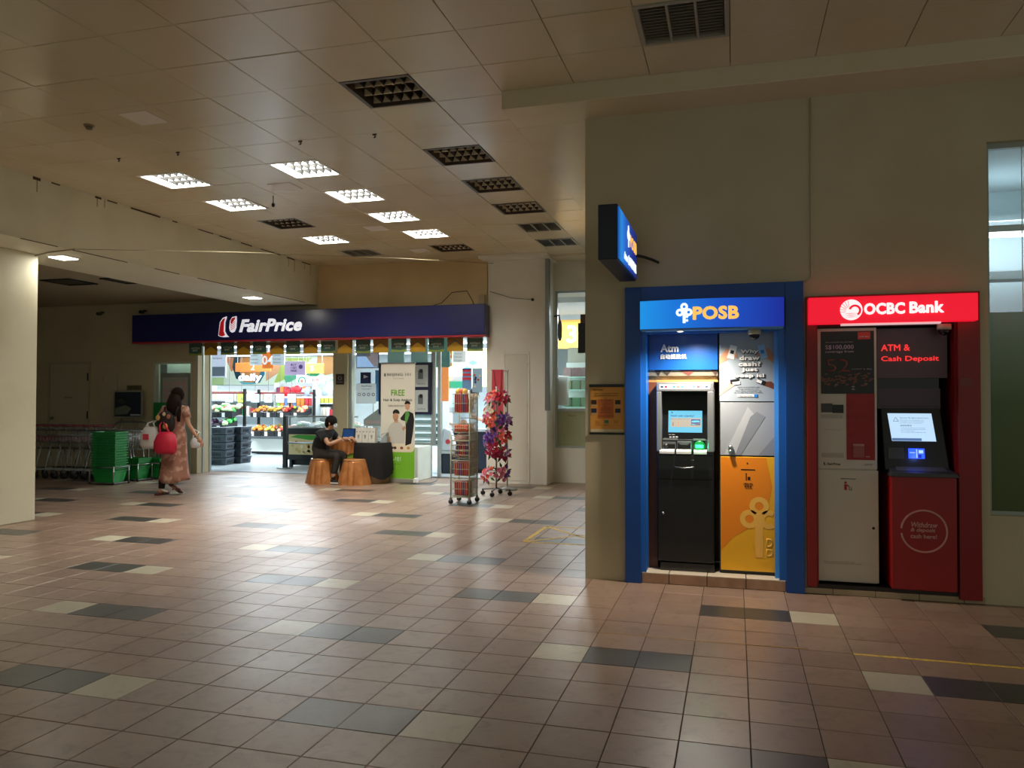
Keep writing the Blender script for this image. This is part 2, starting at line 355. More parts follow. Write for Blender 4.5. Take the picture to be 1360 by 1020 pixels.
for lab, x, y in (('flat pale square access plate in the ceiling, nearest', -5.25, 5.70), ('flat pale square access plate between the lit rows', -5.28, 8.06), ('small pale access plate by the far lit lights', -5.24, 10.45), ('farthest small pale access plate near the shop wall', -5.28, 12.2)):
    tag(bx(x, x+.3, y, y+.3, ZC-.006, ZC).build('access_plate', mat('plate paint', 'D9D2C6', .4), bevel=.003), lab, 'ceiling plate', 'ceiling access plates')
t = thing('smoke_detector', 'small round grey smoke detector on the near left ceiling', 'smoke detector', (-5.72, 5.87, ZC))
MB().lathe([(.045, -.015), (.048, 0)], (-5.72, 5.87, ZC), 16).build('base', mat('aged plastic', '8A7A62', .5), t); MB().lathe([(.012, -.045), (.025, -.04), (.030, -.03), (.032, -.015)], (-5.72, 5.87, ZC), 16).build('sensor_cap', mat('dark plastic', '6A5C48', .5), t)
for k, (x, y, l) in enumerate(((-6.21, 6.77, 'leftmost'), (-5.47, 6.76, 'second from left'), (-4.08, 6.79, 'third from left'), (-3.29, 6.8, 'rightmost'))):
    m = MB().box(x-.02, x+.02, y-.004, y+.004, ZC-.012, ZC); m.tube([(x, y, ZC), (x, y, ZC-.015), (x+.010, y, ZC-.026), (x, y, ZC-.036), (x-.008, y, ZC-.03)], .006, 6)
    tag(m.build('ceiling_hook', BLACK), f'small dark metal hook in the ceiling seam, {l} of four', 'hook', 'hooks in one ceiling seam')
m = MB().tube([(-5.51, 8.55, ZC), (-5.51, 8.55, ZC-.10)], .005, 6); m.lathe([(.006, -.14), (.02, -.13), (.02, -.10), (.008, -.09)], (-5.51, 8.55, ZC), 10)
tag(m.build('sprinkler_head', BLACK), 'dark sprinkler drop hanging beside the middle access plate', 'sprinkler')
# beams and soffits
beam = bx(-8.9, -7.645, -4, 13.45, 3.28, 4.2).build('trim_1', CREAM, kind='structure', bevel=.006)
for y_, l_, h_ in ((7.05, .10, .03), (7.3, .12, .012), (7.95, .10, .02), (8.15, .16, .012), (8.55, .55, .016), (9.35, .10, .012), (9.9, .35, .010), (10.4, .3, .012), (10.95, .3, .014), (11.5, .6, .010), (12.3, .25, .016), (12.8, .3, .012)): bx(-7.647, -7.641, y_, y_+l_, ZC-.006-h_, ZC-.003).build('damp_stain', DIRTL, beam)
for y_, h_ in ((7.1, .16), (7.98, .12), (8.1, .10), (12.35, .16), (12.55, .22), (12.9, .12), (13.1, .2)): bx(-7.646, -7.643, y_, y_+.012, ZC-.01-h_, ZC-.004).build('drip_stain', mat('drip stain', '9A8A62', .9), beam)
for y_, l_ in ((6.9, .5), (7.6, .9), (9.0, .5), (9.9, 1.2), (11.6, 1.3)): bx(-7.648, -7.640, y_, y_+l_, 3.276, 3.284).build('edge_stain', DIRTL, beam)
so_ = MB().box(-1.83, 5.2, 6.13, 6.60, 3.87, 4.05); so_.box(-1.83, -.9, 6.60, 13.9, 3.87, 4.05); so_.build('trim_2', CEILM, kind='structure', bevel=.006)
bx(-3.2, -1.82, 13.36, 14.06, 3.99, 4.2).build('trim_6', CEILM, kind='structure')
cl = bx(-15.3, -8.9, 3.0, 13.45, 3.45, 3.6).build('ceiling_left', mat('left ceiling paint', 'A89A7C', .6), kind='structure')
for x, y, l in ((-9.75, 7.95, 'nearest, beside the beam'), (-10.7, 10.6, 'small, over the trolleys'), (-9.6, 10.7, 'middle, in front of the shop sign'), (-9.2, 12.2, 'farthest, above the sign end')):
    t = thing('dark_vent', f'dark recessed ceiling vent of the left bay, {l}', 'air vent', (x, y, 3.45)); f = MB()
    for a in ((x-.3, x+.3, y-.3, y-.26), (x-.3, x+.3, y+.26, y+.3), (x-.3, x-.26, y-.26, y+.26), (x+.26, x+.3, y-.26, y+.26)): f.box(*a, 3.43, 3.45)
    f.build('frame', BLACK, t)
    for k in range(7): bx(x-.26, x+.26, y-.25+.07*k, y-.235+.07*k, 3.435, 3.449).build('slat', mat('vent slat', '5A5344', .5), t)
for x, y, l in ((-8.12, 7.95, 'beside the left column'), (-8.12, 11.98, 'in front of the shop sign')):
    t = thing('led_panel', f'small square lit LED lamp under the beam {l}', 'ceiling light', (x, y, 3.28), 'LED lamps under the beam')
    bx(x-.13, x+.13, y-.13, y+.13, 3.265, 3.28).build('rim', WHITE, t, bevel=.003); bx(x-.115, x+.115, y-.115, y+.115, 3.258, 3.266).build('diffuser', mat('lit diffuser', 'FFFFFF', .5, emit='FFFBEF', es=9), t)
    area('led_panel_glow', (x, y, 3.25), .22, 9, (1, .95, .82))
col = MB().box(-9.35, -8.30, 6.5, 7.75, 0, 3.28).build('column', CREAM, kind='structure', bevel=.012)
m = MB(); m.tube([(-8.5, 7.77, 3.255), (-8.0, 7.6, 3.265), (-7.5, 7.5, 3.262)], .008, 6); m.tube([(-7.5, 7.5, 3.262), (-6.3, 8.9, 3.42), (-4.9, 10.9, 3.62), (-3.9, 12.6, 3.78)], .004, 5)
tag(m.build('loose_cable', mat('cable jacket', '8F8668', .6)), 'thin pale cable strung below the ceiling from the left beam', 'cable')

# ------------------------------------------------------------------ right wall with the machine booths
WY = 6.53
w = MB(); holed(w, -1.21, 5.2, 0, 3.87, WY, WY+.16, [(-.74, .38, 0, 2.30), (.60, 1.60, 0, 2.27), (1.80, 3.3, .65, 3.41)])
w.build('wall_right', WALLB, kind='structure')
bx(-1.21, -1.05, WY+.16, 13.9, 0, 4.0).build('wall_end', WALLB, kind='structure')
tag(MB().tube([(.578, WY-.006, 3.86), (.578, WY-.006, 2.46), (.56, WY-.008, 2.43), (.50, WY-.008, 2.425)], .008, 6).build('wall_conduit', WALLB), 'thin painted conduit running down the wall to the blue booth', 'conduit')
WF = mat('window frame', '9FA6A0', .4, .3)
wn = MB(); 
for a in ((1.80, 3.3, 3.37, 3.41), (1.80, 3.3, .65, .68), (1.80, 1.825, .68, 3.37), (3.27, 3.3, .68, 3.37)): wn.box(a[0], a[1], WY+.05, WY+.10, a[2], a[3])
wn = wn.build('window_1', WF, kind='structure')
bx(1.825, 3.27, WY+.07, WY+.078, 2.15, 3.37).build('pane', GLASS, wn)
bx(1.825, 3.27, WY+.07, WY+.078, .68, 2.15).build('frosted_pane', gradient('green film', 2, [(0, '4A5A2C'), (.55, '5C7048'), (.85, '86A090'), (1, 'A8C0BC')], 0, .5), wn)
bx(2.045, 2.05, WY+.064, WY+.07, 2.15, 3.37).build('pull_cord', WHITE, wn)
# bright room behind the window
bx(-1.05, 5.2, 10.0, 10.1, 0, 4.0).build('wall_back_room', mat('back room paint', 'C9DCE0', .6), kind='structure')
bx(-1.05, 5.2, WY+.16, 10.1, 3.85, 3.95).build('ceiling_back_room', mat('back room ceiling', 'C9D6DA', .6), kind='structure')
bx(-1.05, 5.2, WY+.16, 10.1, -.1, -.002).build('floor_back_room', mat('back room floor', '8B8F8C', .4), kind='structure')
bx(5.1, 5.2, WY+.16, 10.0, 0, 3.9).build('wall_side_room', mat('back room paint', 'C9DCE0', .6), kind='structure')
t = thing('tube_light', 'long lit white tube lamp seen through the tall window', 'ceiling light', (2.9, 8.6, 3.05))
MB().tube([(2.0, 8.2, 3.02), (3.8, 8.3, 3.02)], .016, 8).build('tube', mat('room tube', 'FFFFFF', .4, emit='E6F8FF', es=12), t); bx(1.95, 3.85, 8.18, 8.32, 3.05, 3.11).build('batten', WHITE, t)
for z, l in ((2.74, 'lower'), (3.26, 'upper')):
    tag(bx(1.0, 4.9, 9.2, 9.4, z, z+.10).build('ceiling_duct', mat('duct', 'A9B6BA', .4, .3), bevel=.01), f'{l} grey duct crossing the room behind the tall window', 'duct')
for k in range(3):
    x = 2.27+k*.53; t = thing('wall_locker', ('leftmost', 'middle', 'rightmost')[k]+' white panelled door with dark red edge behind the tall window', 'locker', (x+.22, 9.7, 1.2))
    bx(x, x+.46, 9.66, 9.98, .9, 2.42).build('body', mat('locker enamel', 'D5E0EA', .35), t); f = MB()
    for a in ((x-.03, x, .9, 2.45), (x+.46, x+.49, .9, 2.45), (x, x+.46, 2.42, 2.45)): f.box(a[0], a[1], 9.64, 9.98, a[2], a[3])
    f.build('edge_trim', mat('maroon trim', '7A1622', .4), t); bx(x+.05, x+.41, 9.645, 9.66, 1.0, 2.3).build('door_panel', mat('locker panel', 'C5D3E2', .35), t, bevel=.005)
# ================================================================== blue booth
NAVY = mat('booth navy paint', '06489A', .35); BLUE = mat('booth blue paint', '1668C4', .32); SIGNTXT = mat('lit white lettering', 'FFFFFF', .5, emit='EAF6FF', es=1.1)
GOLDTXT = mat('lit gold lettering', 'FFC766', .5, emit='FFC25C', es=.95); PALE = mat('print white', 'DADFE4', .5)
B = thing('cash_machine_booth', 'bright blue framed booth set in the wall with a lit blue canopy sign', 'booth', (-.18, WY, 0))
for n_, x0, x1, z0, z1 in (('side_frame', -.87, -.74, .0, 2.42), ('side_frame', .38, .515, 0, 2.42), ('top_frame', -.74, .38, 2.30, 2.42)): bx(x0, x1, WY-.05, WY+.005, z0, z1).build(n_, NAVY, B, bevel=.004)
bx(-.74, -.70, WY-.02, WY+.60, .085, 2.30).build('inner_jamb', BLUE, B); bx(.33, .38, WY-.02, WY+.60, .085, 2.30).build('inner_jamb', BLUE, B)
bx(-.70, .33, WY, WY+.60, 2.04, 2.30).build('inner_soffit', BLUE, B); bx(-.70, .33, WY+.58, WY+.62, .085, 2.04).build('back_panel', mat('tan board', 'B98A4E', .5), B)
bx(.30, .33, WY+.04, WY+.06, .09, 2.04).build('edge_strip', mat('light blue edge', '4FA0E8', .3), B)
# canopy light box, bowed outwards
BOW = lambda x: -.07*math.cos((x+.185)/.56*math.pi/2)
def bowbox(x0, x1, z0, z1, yf, yb, n=20, sag=0):
    vs = []; fs = []
    for k in range(n+1):
        x = x0+(x1-x0)*k/n; y = yf+BOW(x); vs += [(x, y, z0), (x, y, z1), (x, yb, z1), (x, yb, z0)]
    for k in range(n):
        a = 4*k
        for q in range(4): fs.append((a+q, a+4+q, a+4+(q+1) % 4, a+(q+1) % 4))
    fs += [(0, 1, 2, 3), tuple(4*n+q for q in (3, 2, 1, 0))]
    return vs, fs
LB = thing('canopy_sign', 'bowed lit blue canopy sign with a white key emblem and gold POSB letters', 'sign', (-.18, WY, 2.06))
LB_Y = WY-.10
vs, fs = bowbox(-.74, .37, 2.065, 2.295, LB_Y, WY-.05)
o = MB(); o.v = vs; o.f = fs; o.m = [0]*len(fs); o.sm = [False]*len(fs)
for k in range(len(fs)):
    if any(abs(vs[i][1]-(WY-.05)) < 1e-6 for i in fs[k]): o.m[k] = 1
o.build('light_box', [gradient('blue sign face', 0, [(0, '1B97EE'), (.25, '1478DE'), (.6, '1450C8'), (1, '12279A')], .82), NAVY], LB, fix=True)
bend = lambda p: (p[0], p[1]+BOW(p[0]), p[2])
KX, KZ = -.385, 2.19
k_ = MB()
for cx, cz in ((0, .045), (-.035, .0), (.035, 0)): k_.ring((KX+cx, KZ+cz), .012, .030, 0, .006, n=16)
k_.box(KX-.011, KX+.011, -.001, .006, KZ-.085, KZ+.02); k_.ring((KX+.022, KZ-.035), 0.0005, .010, 0, .006, n=10); k_.ring((KX+.022, KZ-.065), 0.0005, .010, 0, .006, n=10)
k_.v = [bend((a, LB_Y-.006+b, c)) for a, b, c in k_.v]; k_.build('key_emblem', SIGNTXT, LB)
text('POSB', .345, .10, GOLDTXT, LB, (-.315, LB_Y-.003, 2.18), bold=.025, align='l', bend=bend, heavy=.03)
bx(-.73, .36, WY-.15, WY+.10, 2.052, 2.064).build('under_panel', mat('canopy underside', '5B93C9', .4), LB)
dl = thing('downlight', 'round lit downlight under the blue canopy sign', 'ceiling light', (-.42, 6.44, 2.05))
MB().lathe([(.035, 0), (.035, -.006), (.026, -.008)], (-.42, 6.44, 2.052), 16).build('rim', WHITE, dl); MB().lathe([(.024, -.004), (.022, -.0095)], (-.42, 6.44, 2.052), 16).build('lens', mat('lit lens', 'FFFFFF', .4, emit='FFF3DC', es=6), dl)
def dome(x, y, z, lab):
    d = thing('dome_camera', lab, 'camera', (x, y, z)); MB().lathe([(.048, 0), (.05, -.03), (.045, -.042)], (x, y, z), 20).build('housing', mat('camera beige', 'B9AE98', .4), d)
    MB().lathe([(.040, -.042), (.036, -.062), (.022, -.078), (.004, -.084)], (x, y, z), 20).build('dome', mat('smoked dome', '101012', .08), d)
    return d
dome(.15, 6.47, 2.052, 'beige dome camera under the blue canopy beside the poster')
# plinth with tiles
P = thing('booth_plinth', 'low tiled step under the two blue booth machines', 'step', (-.18, WY, 0))
bx(-.74, .38, WY-.012, WY+.6, 0, .078).build('core', GROUT, P)
PT = mat('plinth tile', 'B58F76', .3, noise=(8, '9C7860', .4, .7)); PTT = mat('plinth top tile', 'D9CDB8', .25)
xs_ = [-.74, -.52, -.22, .08, .38]
for k in range(4):
    bx(xs_[k]+.003, xs_[k+1]-.003, WY-.022, WY-.010, .003, .080).build('tile', PT, P, bevel=.002); bx(xs_[k]+.003, xs_[k+1]-.003, WY-.022, WY+.30, .079, .087).build('top_tile', PTT, P, bevel=.002)
# the machine
AY = 6.64
A = thing('cash_machine', 'black and silver cash machine with a lit blue screen in the blue booth', 'cash machine', (-.39, AY, .087))
MBLK = mat('machine black', '131214', .25, coat=.3); MSIL = mat('machine silver', 'A9ADB2', .3, .75)
bx(-.625, -.165, AY, AY+.50, .16, 1.12).build('cabinet', MBLK, A, bevel=.006); bx(-.60, -.165, AY-.012, AY+.5, .088, .155).build('kick_base', MBLK, A, bevel=.004)
bx(-.615, -.175, AY-.012, AY, .165, .84).build('lower_door', MBLK, A, bevel=.004); bx(-.615, -.175, AY-.014, AY, .85, 1.04).build('drawer_front', MBLK, A, bevel=.004)
hd = MB().tube([(-.49, AY-.014, .955), (-.47, AY-.04, .945), (-.40, AY-.045, .937), (-.33, AY-.04, .945), (-.31, AY-.014, .955)], .006, 8).build('handle', STEEL, A, label='curved chrome handle')
MB().lathe([(.010, 0), (.010, -.012)], (-.575, AY-.012, .56), 12, 'y').build('lock', STEEL, A)
text('Please collect receipt', .15, .010, mat('machine grey print', '55585C', .5), A, (-.40, AY-.016, 1.0))
f = MB(); 
for a in ((-.625, -.165, 1.565, 1.64), (-.625, -.585, 1.07, 1.565), (-.215, -.165, 1.07, 1.565)): f.box(a[0], a[1], AY-.045, AY+.30, a[2], a[3])
f.build('fascia_frame', MSIL, A, bevel=.006)
g = MB()
for k in range(46): g.box(-.1655, -.160, AY-.04, AY-.01, 1.085+k*.011, 1.091+k*.011)
g.build('side_ribs', MSIL, A, kind='stuff')
bx(-.60, -.195, AY-.047, AY-.044, 1.585, 1.622).build('card_strip', mat('lit strip', 'F2F4F6', .4, emit='F2F6FA', es=.35), A)
for k, c in enumerate(('1B2A55', 'A3152A', 'C2C8D0', '2E6FB0', 'D9713A', '3E93B8', 'E7E3D8', '8C96A4', '4D7FA6', 'A2404A', '9BA4AE', '3A4C77')): bx(-.59+k*.0325, -.568+k*.0325, AY-.0495, AY-.0468, 1.597, 1.611).build('card_mark', mat('card mark '+c, c, .5), A)
# sloping hood recess
r = MB().hexa([(-.585, AY+.02, 1.17), (-.215, AY+.02, 1.17), (-.215, AY+.03, 1.17), (-.585, AY+.03, 1.17), (-.585, AY+.09, 1.565), (-.215, AY+.09, 1.565), (-.215, AY+.11, 1.565), (-.585, AY+.11, 1.565)])
r.build('screen_bezel', mat('bezel black', '0E1013', .22), A)
def onslope(x, z, d=0): t = (z-1.17)/(1.565-1.17); return (x, AY+.02+.07*t-d, z)
s_ = MB().add([onslope(-.535, 1.225, .003), onslope(-.26, 1.225, .003), onslope(-.26, 1.405, .003), onslope(-.535, 1.405, .003)], [(0, 1, 2, 3)]).build('screen', mat('atm screen', '10181C', .3, emit='7CD8F8', es=.95), A)
def sl(p): return onslope(p[0], p[2], .006)
SC1 = mat('screen navy print', '0B2A6A', .5, emit='0B2A6A', es=.5); 
def scr(x0, x1, z0, z1, m, n='screen_print'): return MB().hexa([onslope(a, b, d) for b in (z0, z1) for a, d in ((x0, .005), (x1, .005), (x1, .0035), (x0, .0035))]).build(n, m, s_)
scr(-.515, -.27, 1.27, 1.345, mat('screen beige', '20201C', .5, emit='D9CDB8', es=.8)); scr(-.35, -.275, 1.285, 1.335, SC1); scr(-.345, -.28, 1.31, 1.323, mat('screen cyan', '4FB7E8', .5, emit='4FB7E8', es=.8))
scr(-.345, -.315, 1.29, 1.296, mat('screen cyan', '4FB7E8', .5)); scr(-.50, -.493, 1.28, 1.31, mat('screen brown', '5C3A34', .5)); scr(-.46, -.452, 1.275, 1.315, mat('screen peach', 'B98470', .5)); scr(-.51, -.502, 1.385, 1.395, SC1)
text('Need cash urgently?', .19, .018, SC1, s_, (-.515, 0, 1.362), align='l', bold=.03, bend=sl, depth=.0005)
text('Get a quick cash advance with your card', .15, .006, SC1, s_, (-.515, 0, 1.335), align='l', bend=sl, depth=.0005)
text('Cash advance', .05, .006, PALE, A, (-.53, 0, 1.207), align='l', bend=sl, depth=.0005)
for k in range(3): bx(-.525+k*.026, -.507+k*.026, AY+.012, AY+.022, 1.183, 1.190).build('note_mark', PALE, A)
bx(-.585, -.215, AY-.01, AY+.06, 1.07, 1.17).build('reader_shelf', mat('shelf charcoal', '2C2E31', .35), A, bevel=.003)
for x0, x1 in ((-.575, -.455), (-.33, -.235)): bx(x0, x1, AY-.02, AY-.008, 1.163, 1.178).build('label_bar', mat('bar grey', '6A6D70', .4), A)
bx(-.578, -.47, AY-.016, AY-.008, 1.075, 1.155).build('receipt_panel', mat('panel grey', '6F7377', .35, .4), A, bevel=.003); 
MB().lathe([(.020, 0), (.022, -.006)], (-.552, AY-.017, 1.112), 14, 'y').build('receipt_slot_end', BLACK, A); bx(-.552, -.475, AY-.021, AY-.015, 1.093, 1.131).build('receipt_slot', BLACK, A, bevel=.006)
bx(-.462, -.345, AY-.016, AY-.008, 1.075, 1.155).build('cash_panel', mat('panel grey', '6F7377', .35, .4), A, bevel=.003)
MB().prism([(-.455, 1.085), (-.35, 1.085), (-.35, 1.145), (-.375, 1.125), (-.43, 1.125), (-.455, 1.145)], AY-.022, AY-.014).build('cash_slot', BLACK, A)
MB().lathe([(.044, 0), (.046, -.010), (.038, -.016)], (-.28, AY-.012, 1.115), 22, 'y').build('card_reader_ring', mat('green glow rim', '0B5A28', .3, emit='0CA04A', es=.5), A)
bx(-.312, -.248, AY-.040, AY-.024, 1.102, 1.128).build('card_slot', mat('green glow', '35FF8A', .3, emit='2CFF80', es=2.6), A, bevel=.005)
for x0, x1 in ((-.60, -.48), (-.465, -.345), (-.325, -.22)):
    MB().hexa([(x0, AY-.07, 1.052), (x1, AY-.07, 1.052), (x1, AY-.01, 1.05), (x0, AY-.01, 1.05), (x0, AY-.07, 1.075), (x1, AY-.07, 1.075), (x1, AY-.015, 1.09), (x0, AY-.015, 1.09)]).build('tray_lip', mat('pale tray', 'D5D7D6', .35), A, bevel=.003)
gl = bpy.data.lights.new('reader_glow', 'POINT'); gl.energy = .35; gl.color = (.1, 1, .4); gl.shadow_soft_size = .02; go = bpy.data.objects.new('reader_glow', gl); C.objects.link(go); go.location = (-.28, AY-.08, 1.115)
# above the machine
bx(-.70, -.135, AY+.07, AY+.09, 1.645, 1.70).build('tan_ledge', mat('tan board', 'B98A4E', .5), B); bx(-.70, -.628, AY+.07, AY+.10, .09, 1.645).build('tan_side', mat('brown board', '6B3A22', .5), B)
HS = bx(-.70, -.135, AY+.04, AY+.06, 1.695, 1.745).build('picture_strip', mat('strip print', '6E6A5E', .4), B)
for x, w_, c in ((-.62, .03, '1E1C1C'), (-.55, .045, '2B2522'), (-.38, .07, '5A2A22'), (-.16, .03, '332019')): MB().prism([(x-w_, 1.745), (x+w_, 1.745), (x+w_*.2, 1.697)], AY+.035, AY+.04).build('picture_shape', mat('strip shape '+c, c, .5), HS)
SP_ = bx(-.695, -.135, AY+.02, AY+.04, 1.745, 2.045).build('name_panel', mat('panel blue', '0E4E9E', .3), B)
text('Atm', .145, .062, PALE, SP_, (-.595, AY+.017, 1.925), bold=.012, align='l', heavy=.03); text('自动提款机', .21, .040, PALE, SP_, (-.595, AY+.017, 1.855), bold=.0, align='l', heavy=.02)
# door column with poster
D = thing('service_cabinet', 'tall narrow cabinet with grey door above a yellow door in the blue booth', 'cabinet', (.1, AY+.02, .09))
DY = AY+.01
bx(-.125, .325, DY+.015, DY+.45, .088, 2.045).build('carcass', mat('carcass dark', '1B1D20', .5), D)
YM = mat('yellow laminate', 'F0B226', .32); OR_ = mat('orange laminate', 'EE8A1C', .32); YE = mat('pale key print', 'F5BC55', .35)
yd = bx(-.115, .32, DY, DY+.015, .115, 1.035).build('yellow_door', YM, D, bevel=.003)
MB().prism([(-.112, .118+.30), (-.112, 1.03), (.24, 1.03), (.285, .80), (.25, .62), (.12, .47), (-.02, .38), (-.112, .27)], DY-.0008, DY).build('orange_shape', OR_, yd, fix=True)
kk = MB(); q = (.185, .50)
for cx, cz in ((0, .14), (-.075, .035)): kk.ring((q[0]+cx, q[1]+cz), .033, .075, DY-.0016, DY-.0009, n=28)
kk.ring((q[0]+.075, q[1]+.035), .033, .075, DY-.0016, DY-.0009, a0=52, a1=308, n=22); kk.box(q[0]-.030, q[0]+.030, DY-.0022, DY-.0009, q[1]-.27, q[1]+.08)
kk.build('key_print', YE, yd)
text('D', .05, .07, YE, yd, (.265, DY-.0012, .35), bold=.02, depth=.001); text('D', .05, .06, YE, yd, (.265, DY-.0012, .27), bold=.02, depth=.001)
bx(.045, .155, DY-.002, DY+.001, .928, .936).build('bin_slot', BLACK, yd); MB().ring((.095, .985), .0003, .006, DY-.003, DY, n=8).build('screw', BLACK, yd)
tr = MB(); tr.box(.082, .090, DY-.002, DY, .845, .89); tr.ring((.086, .898), .0003, .006, DY-.002, DY, n=8); tr.box(.097, .118, DY-.002, DY, .848, .875); tr.build('litter_symbol', mat('symbol black', '1A1612', .5), yd)
text('Litter bin', .07, .010, mat('symbol black', '1A1612', .5), yd, (.10, DY-.0012, .822)); text('■ ■ ■', .05, .012, mat('symbol black', '1A1612', .5), yd, (.10, DY-.0012, .797))
gd = bx(-.115, .32, DY, DY+.015, 1.045, 1.475).build('grey_door', mat('grey laminate', '9CA3AC', .3), D, bevel=.003)
MB().prism([(-.115+.03, 1.05), (.02, 1.05), (.20, 1.32), (.10, 1.44)], DY-.0008, DY).build('pale_shape', mat('pale grey shape', 'B4BAC2', .3), gd, fix=True)
MB().prism([(.0, 1.05), (.045, 1.05), (.235, 1.36), (.17, 1.40), (.12, 1.36)], DY-.0014, DY-.0009).build('dark_shape', mat('mid grey shape', '868D98', .3), gd, fix=True)
MB().prism([(.18, 1.05), (.32, 1.05), (.32, 1.22)], DY-.0014, DY-.0009).build('dark_shape', mat('mid grey shape', '868D98', .3), gd, fix=True)
lk = MB().lathe([(.021, 0), (.023, -.012), (.018, -.022)], (-.035, DY, 1.105), 18, 'y'); lk.lathe([(.018, 0), (.016, -.03)], (-.035, DY, 1.075), 14, 'y'); lk.build('lock', STEEL, gd)
po = bx(-.12, .325, DY-.001, DY+.015, 1.485, 2.04).build('poster', mat('poster grey', '98A5B2', .35), D)
PY = DY-.002; PT2 = mat('poster white type', 'F2F4F6', .4); PTS = mat('poster black shade', '15161A', .5)
for k, (s1, w1) in enumerate((('Why', .135), ('draw', .155), ('cash?', .17), ('Just', .12), ('beep it!', .225))):
    z = 1.885-k*.049
    text(s1, w1, .037, PTS, po, (.118, PY-.0005, z-.003), bold=.02, depth=.0005, heavy=.12); text(s1, w1, .035, PT2, po, (.115, PY-.006, z), bold=.02, depth=.0005, heavy=.05)
def flat(pl, m, n, par=po, y=PY): return MB().prism(pl, y-.001, y+.0005).build(n, m, par, fix=True)
def rot(pts, a, cx, cz): c_, s2 = math.cos(math.radians(a)), math.sin(math.radians(a)); return [(cx+x*c_-z*s2, cz+x*s2+z*c_) for x, z in pts]
SK1, SK2, SK3 = mat('print skin tan', 'C68A6A', .5), mat('print skin light', 'D9AC96', .5), mat('print skin brown', '6E3A28', .5)
ph = [(-.028, -.055), (.028, -.055), (.028, .055), (-.028, .055)]
def phand(cx, cz, sx, a, skin, dev, devm):
    flat([(cx+sx*.03+x, cz-.075+z) for x, z in ((0, 0), (sx*.09, -.07), (sx*.09, -.02), (sx*.03, .06), (sx*-.005, .05), (sx*-.02, .02))] if 0 else [(cx+sx*.100, cz-.10), (cx+sx*.100, cz-.045), (cx+sx*.045, cz+.03), (cx+sx*.01, cz+.02), (cx-sx*.012, cz-.03), (cx+sx*.02, cz-.05)], skin, 'hand_print')
    flat(rot(dev, a, cx, cz), devm, 'phone_print', y=PY-.0015)
    for k in range(3): flat(rot([(-.012, -.004), (.012, -.004), (.012, .004), (-.012, .004)], a, cx-sx*.028, cz-.018-k*.012), skin, 'finger_print', y=PY-.003)
phand(-.02, 1.885, -1, -14, SK1, ph, mat('print phone white', 'E4E7EA', .4)); phand(.215, 1.885, 1, 14, SK1, ph, mat('print phone blue', '8FC1EA', .4))
flat(rot([(-.014, -.014), (.014, -.014), (.014, .014), (-.014, .014)], -14, -.02, 1.885), mat('print black', '17181B', .4), 'phone_mark', y=PY-.003); flat(rot([(-.014, -.014), (.014, -.014), (.014, .014), (-.014, .014)], 14, .215, 1.885), mat('print blue', '2E7FD0', .4), 'phone_mark', y=PY-.003)
flat([(-.12, 1.53), (-.12, 1.575), (-.04, 1.635), (.0, 1.64), (.005, 1.62), (-.05, 1.58)], SK2, 'hand_print'); flat([(.325, 1.57), (.325, 1.61), (.28, 1.645), (.22, 1.64), (.215, 1.615), (.26, 1.60)], SK3, 'hand_print')
flat(rot([(-.035, -.018), (.035, -.018), (.035, .018), (-.035, .018)], 8, .0, 1.645), mat('print black', '17181B', .4), 'card_print', y=PY-.0015); flat(rot([(-.03, -.012), (.03, -.012), (.03, .012), (-.03, .012)], 8, .012, 1.632), mat('print phone white', 'E4E7EA', .4), 'card_print', y=PY-.003)
flat(rot([(-.035, -.018), (.035, -.018), (.035, .018), (-.035, .018)], -22, .205, 1.64), mat('print black', '17181B', .4), 'card_print', y=PY-.0015); flat(rot([(-.02, -.012), (.02, -.012), (.02, .012), (-.02, .012)], -22, .19, 1.645), mat('print phone white', 'E4E7EA', .4), 'card_print', y=PY-.003)
for k, (s1, w1) in enumerate((('Open your account app', .17), ('to get started now, and', .15), ('start using contactless pay', .20), ('up to S$3,000 cash monthly', .22))): text(s1, w1, .009, mat('print black', '17181B', .4), po, (.105, PY-.001, 1.600-k*.015), depth=.0006)
bx(.02, .15, PY-.003, PY, 1.520, 1.540).build('search_bar', mat('print phone white', 'E4E7EA', .4), po); bx(.152, .176, PY-.003, PY, 1.518, 1.542).build('search_button', mat('print blue', '2E7FD0', .4), po)
text('find out more', .10, .009, mat('print black', '17181B', .4), po, (.085, PY-.0045, 1.53), depth=.0006)
# blade sign
S = thing('blade_sign', 'dark blue box sign sticking out of the wall with a lit side face', 'sign', (-.83, 5.9, 2.44))
bx(-.90, -.765, 5.33, 6.38, 2.455, 2.835).build('sign_box', mat('box navy', '0B1030', .35), S, bevel=.006)
bx(-.767, -.757, 5.345, 6.365, 2.47, 2.82).build('lit_face', gradient('blue side face', 1, [(0, '0E5FB8'), (.12, '1C8FEA'), (.35, '1560D0'), (.7, '112F98'), (1, '0C1F6C')], .8), S)
k_ = MB(); kq = (5.84, 2.715)
for cx, cz in ((0, .045), (-.036, .0), (.036, 0)): k_.ring((kq[0]+cx, kq[1]+cz), .013, .032, 0, .003, n=14)
k_.box(kq[0]-.012, kq[0]+.012, 0, .004, kq[1]-.085, kq[1]+.02); k_.v = [(-.757+b, a, c) for a, b, c in k_.v]; k_.build('key_emblem', SIGNTXT, S)
text('POSB', .40, .095, GOLDTXT, S, (-.756, 5.92, 2.695), face='+x', bold=.025, align='l', depth=.003); text('Atm 自动提款机', .70, .075, SIGNTXT, S, (-.756, 5.60, 2.535), face='+x', bold=.02, align='l', depth=.003)
MB().tube([(-.80, 6.38, 2.65), (-.80, WY, 2.65)], .022, 10).build('bracket', BLACK, S); MB().tube([(-.78, 6.30, 2.655), (-.70, 6.40, 2.65), (-.64, 6.42, 2.63), (-.60, 6.5, 2.62)], .012, 8).build('cable', BLACK, S)
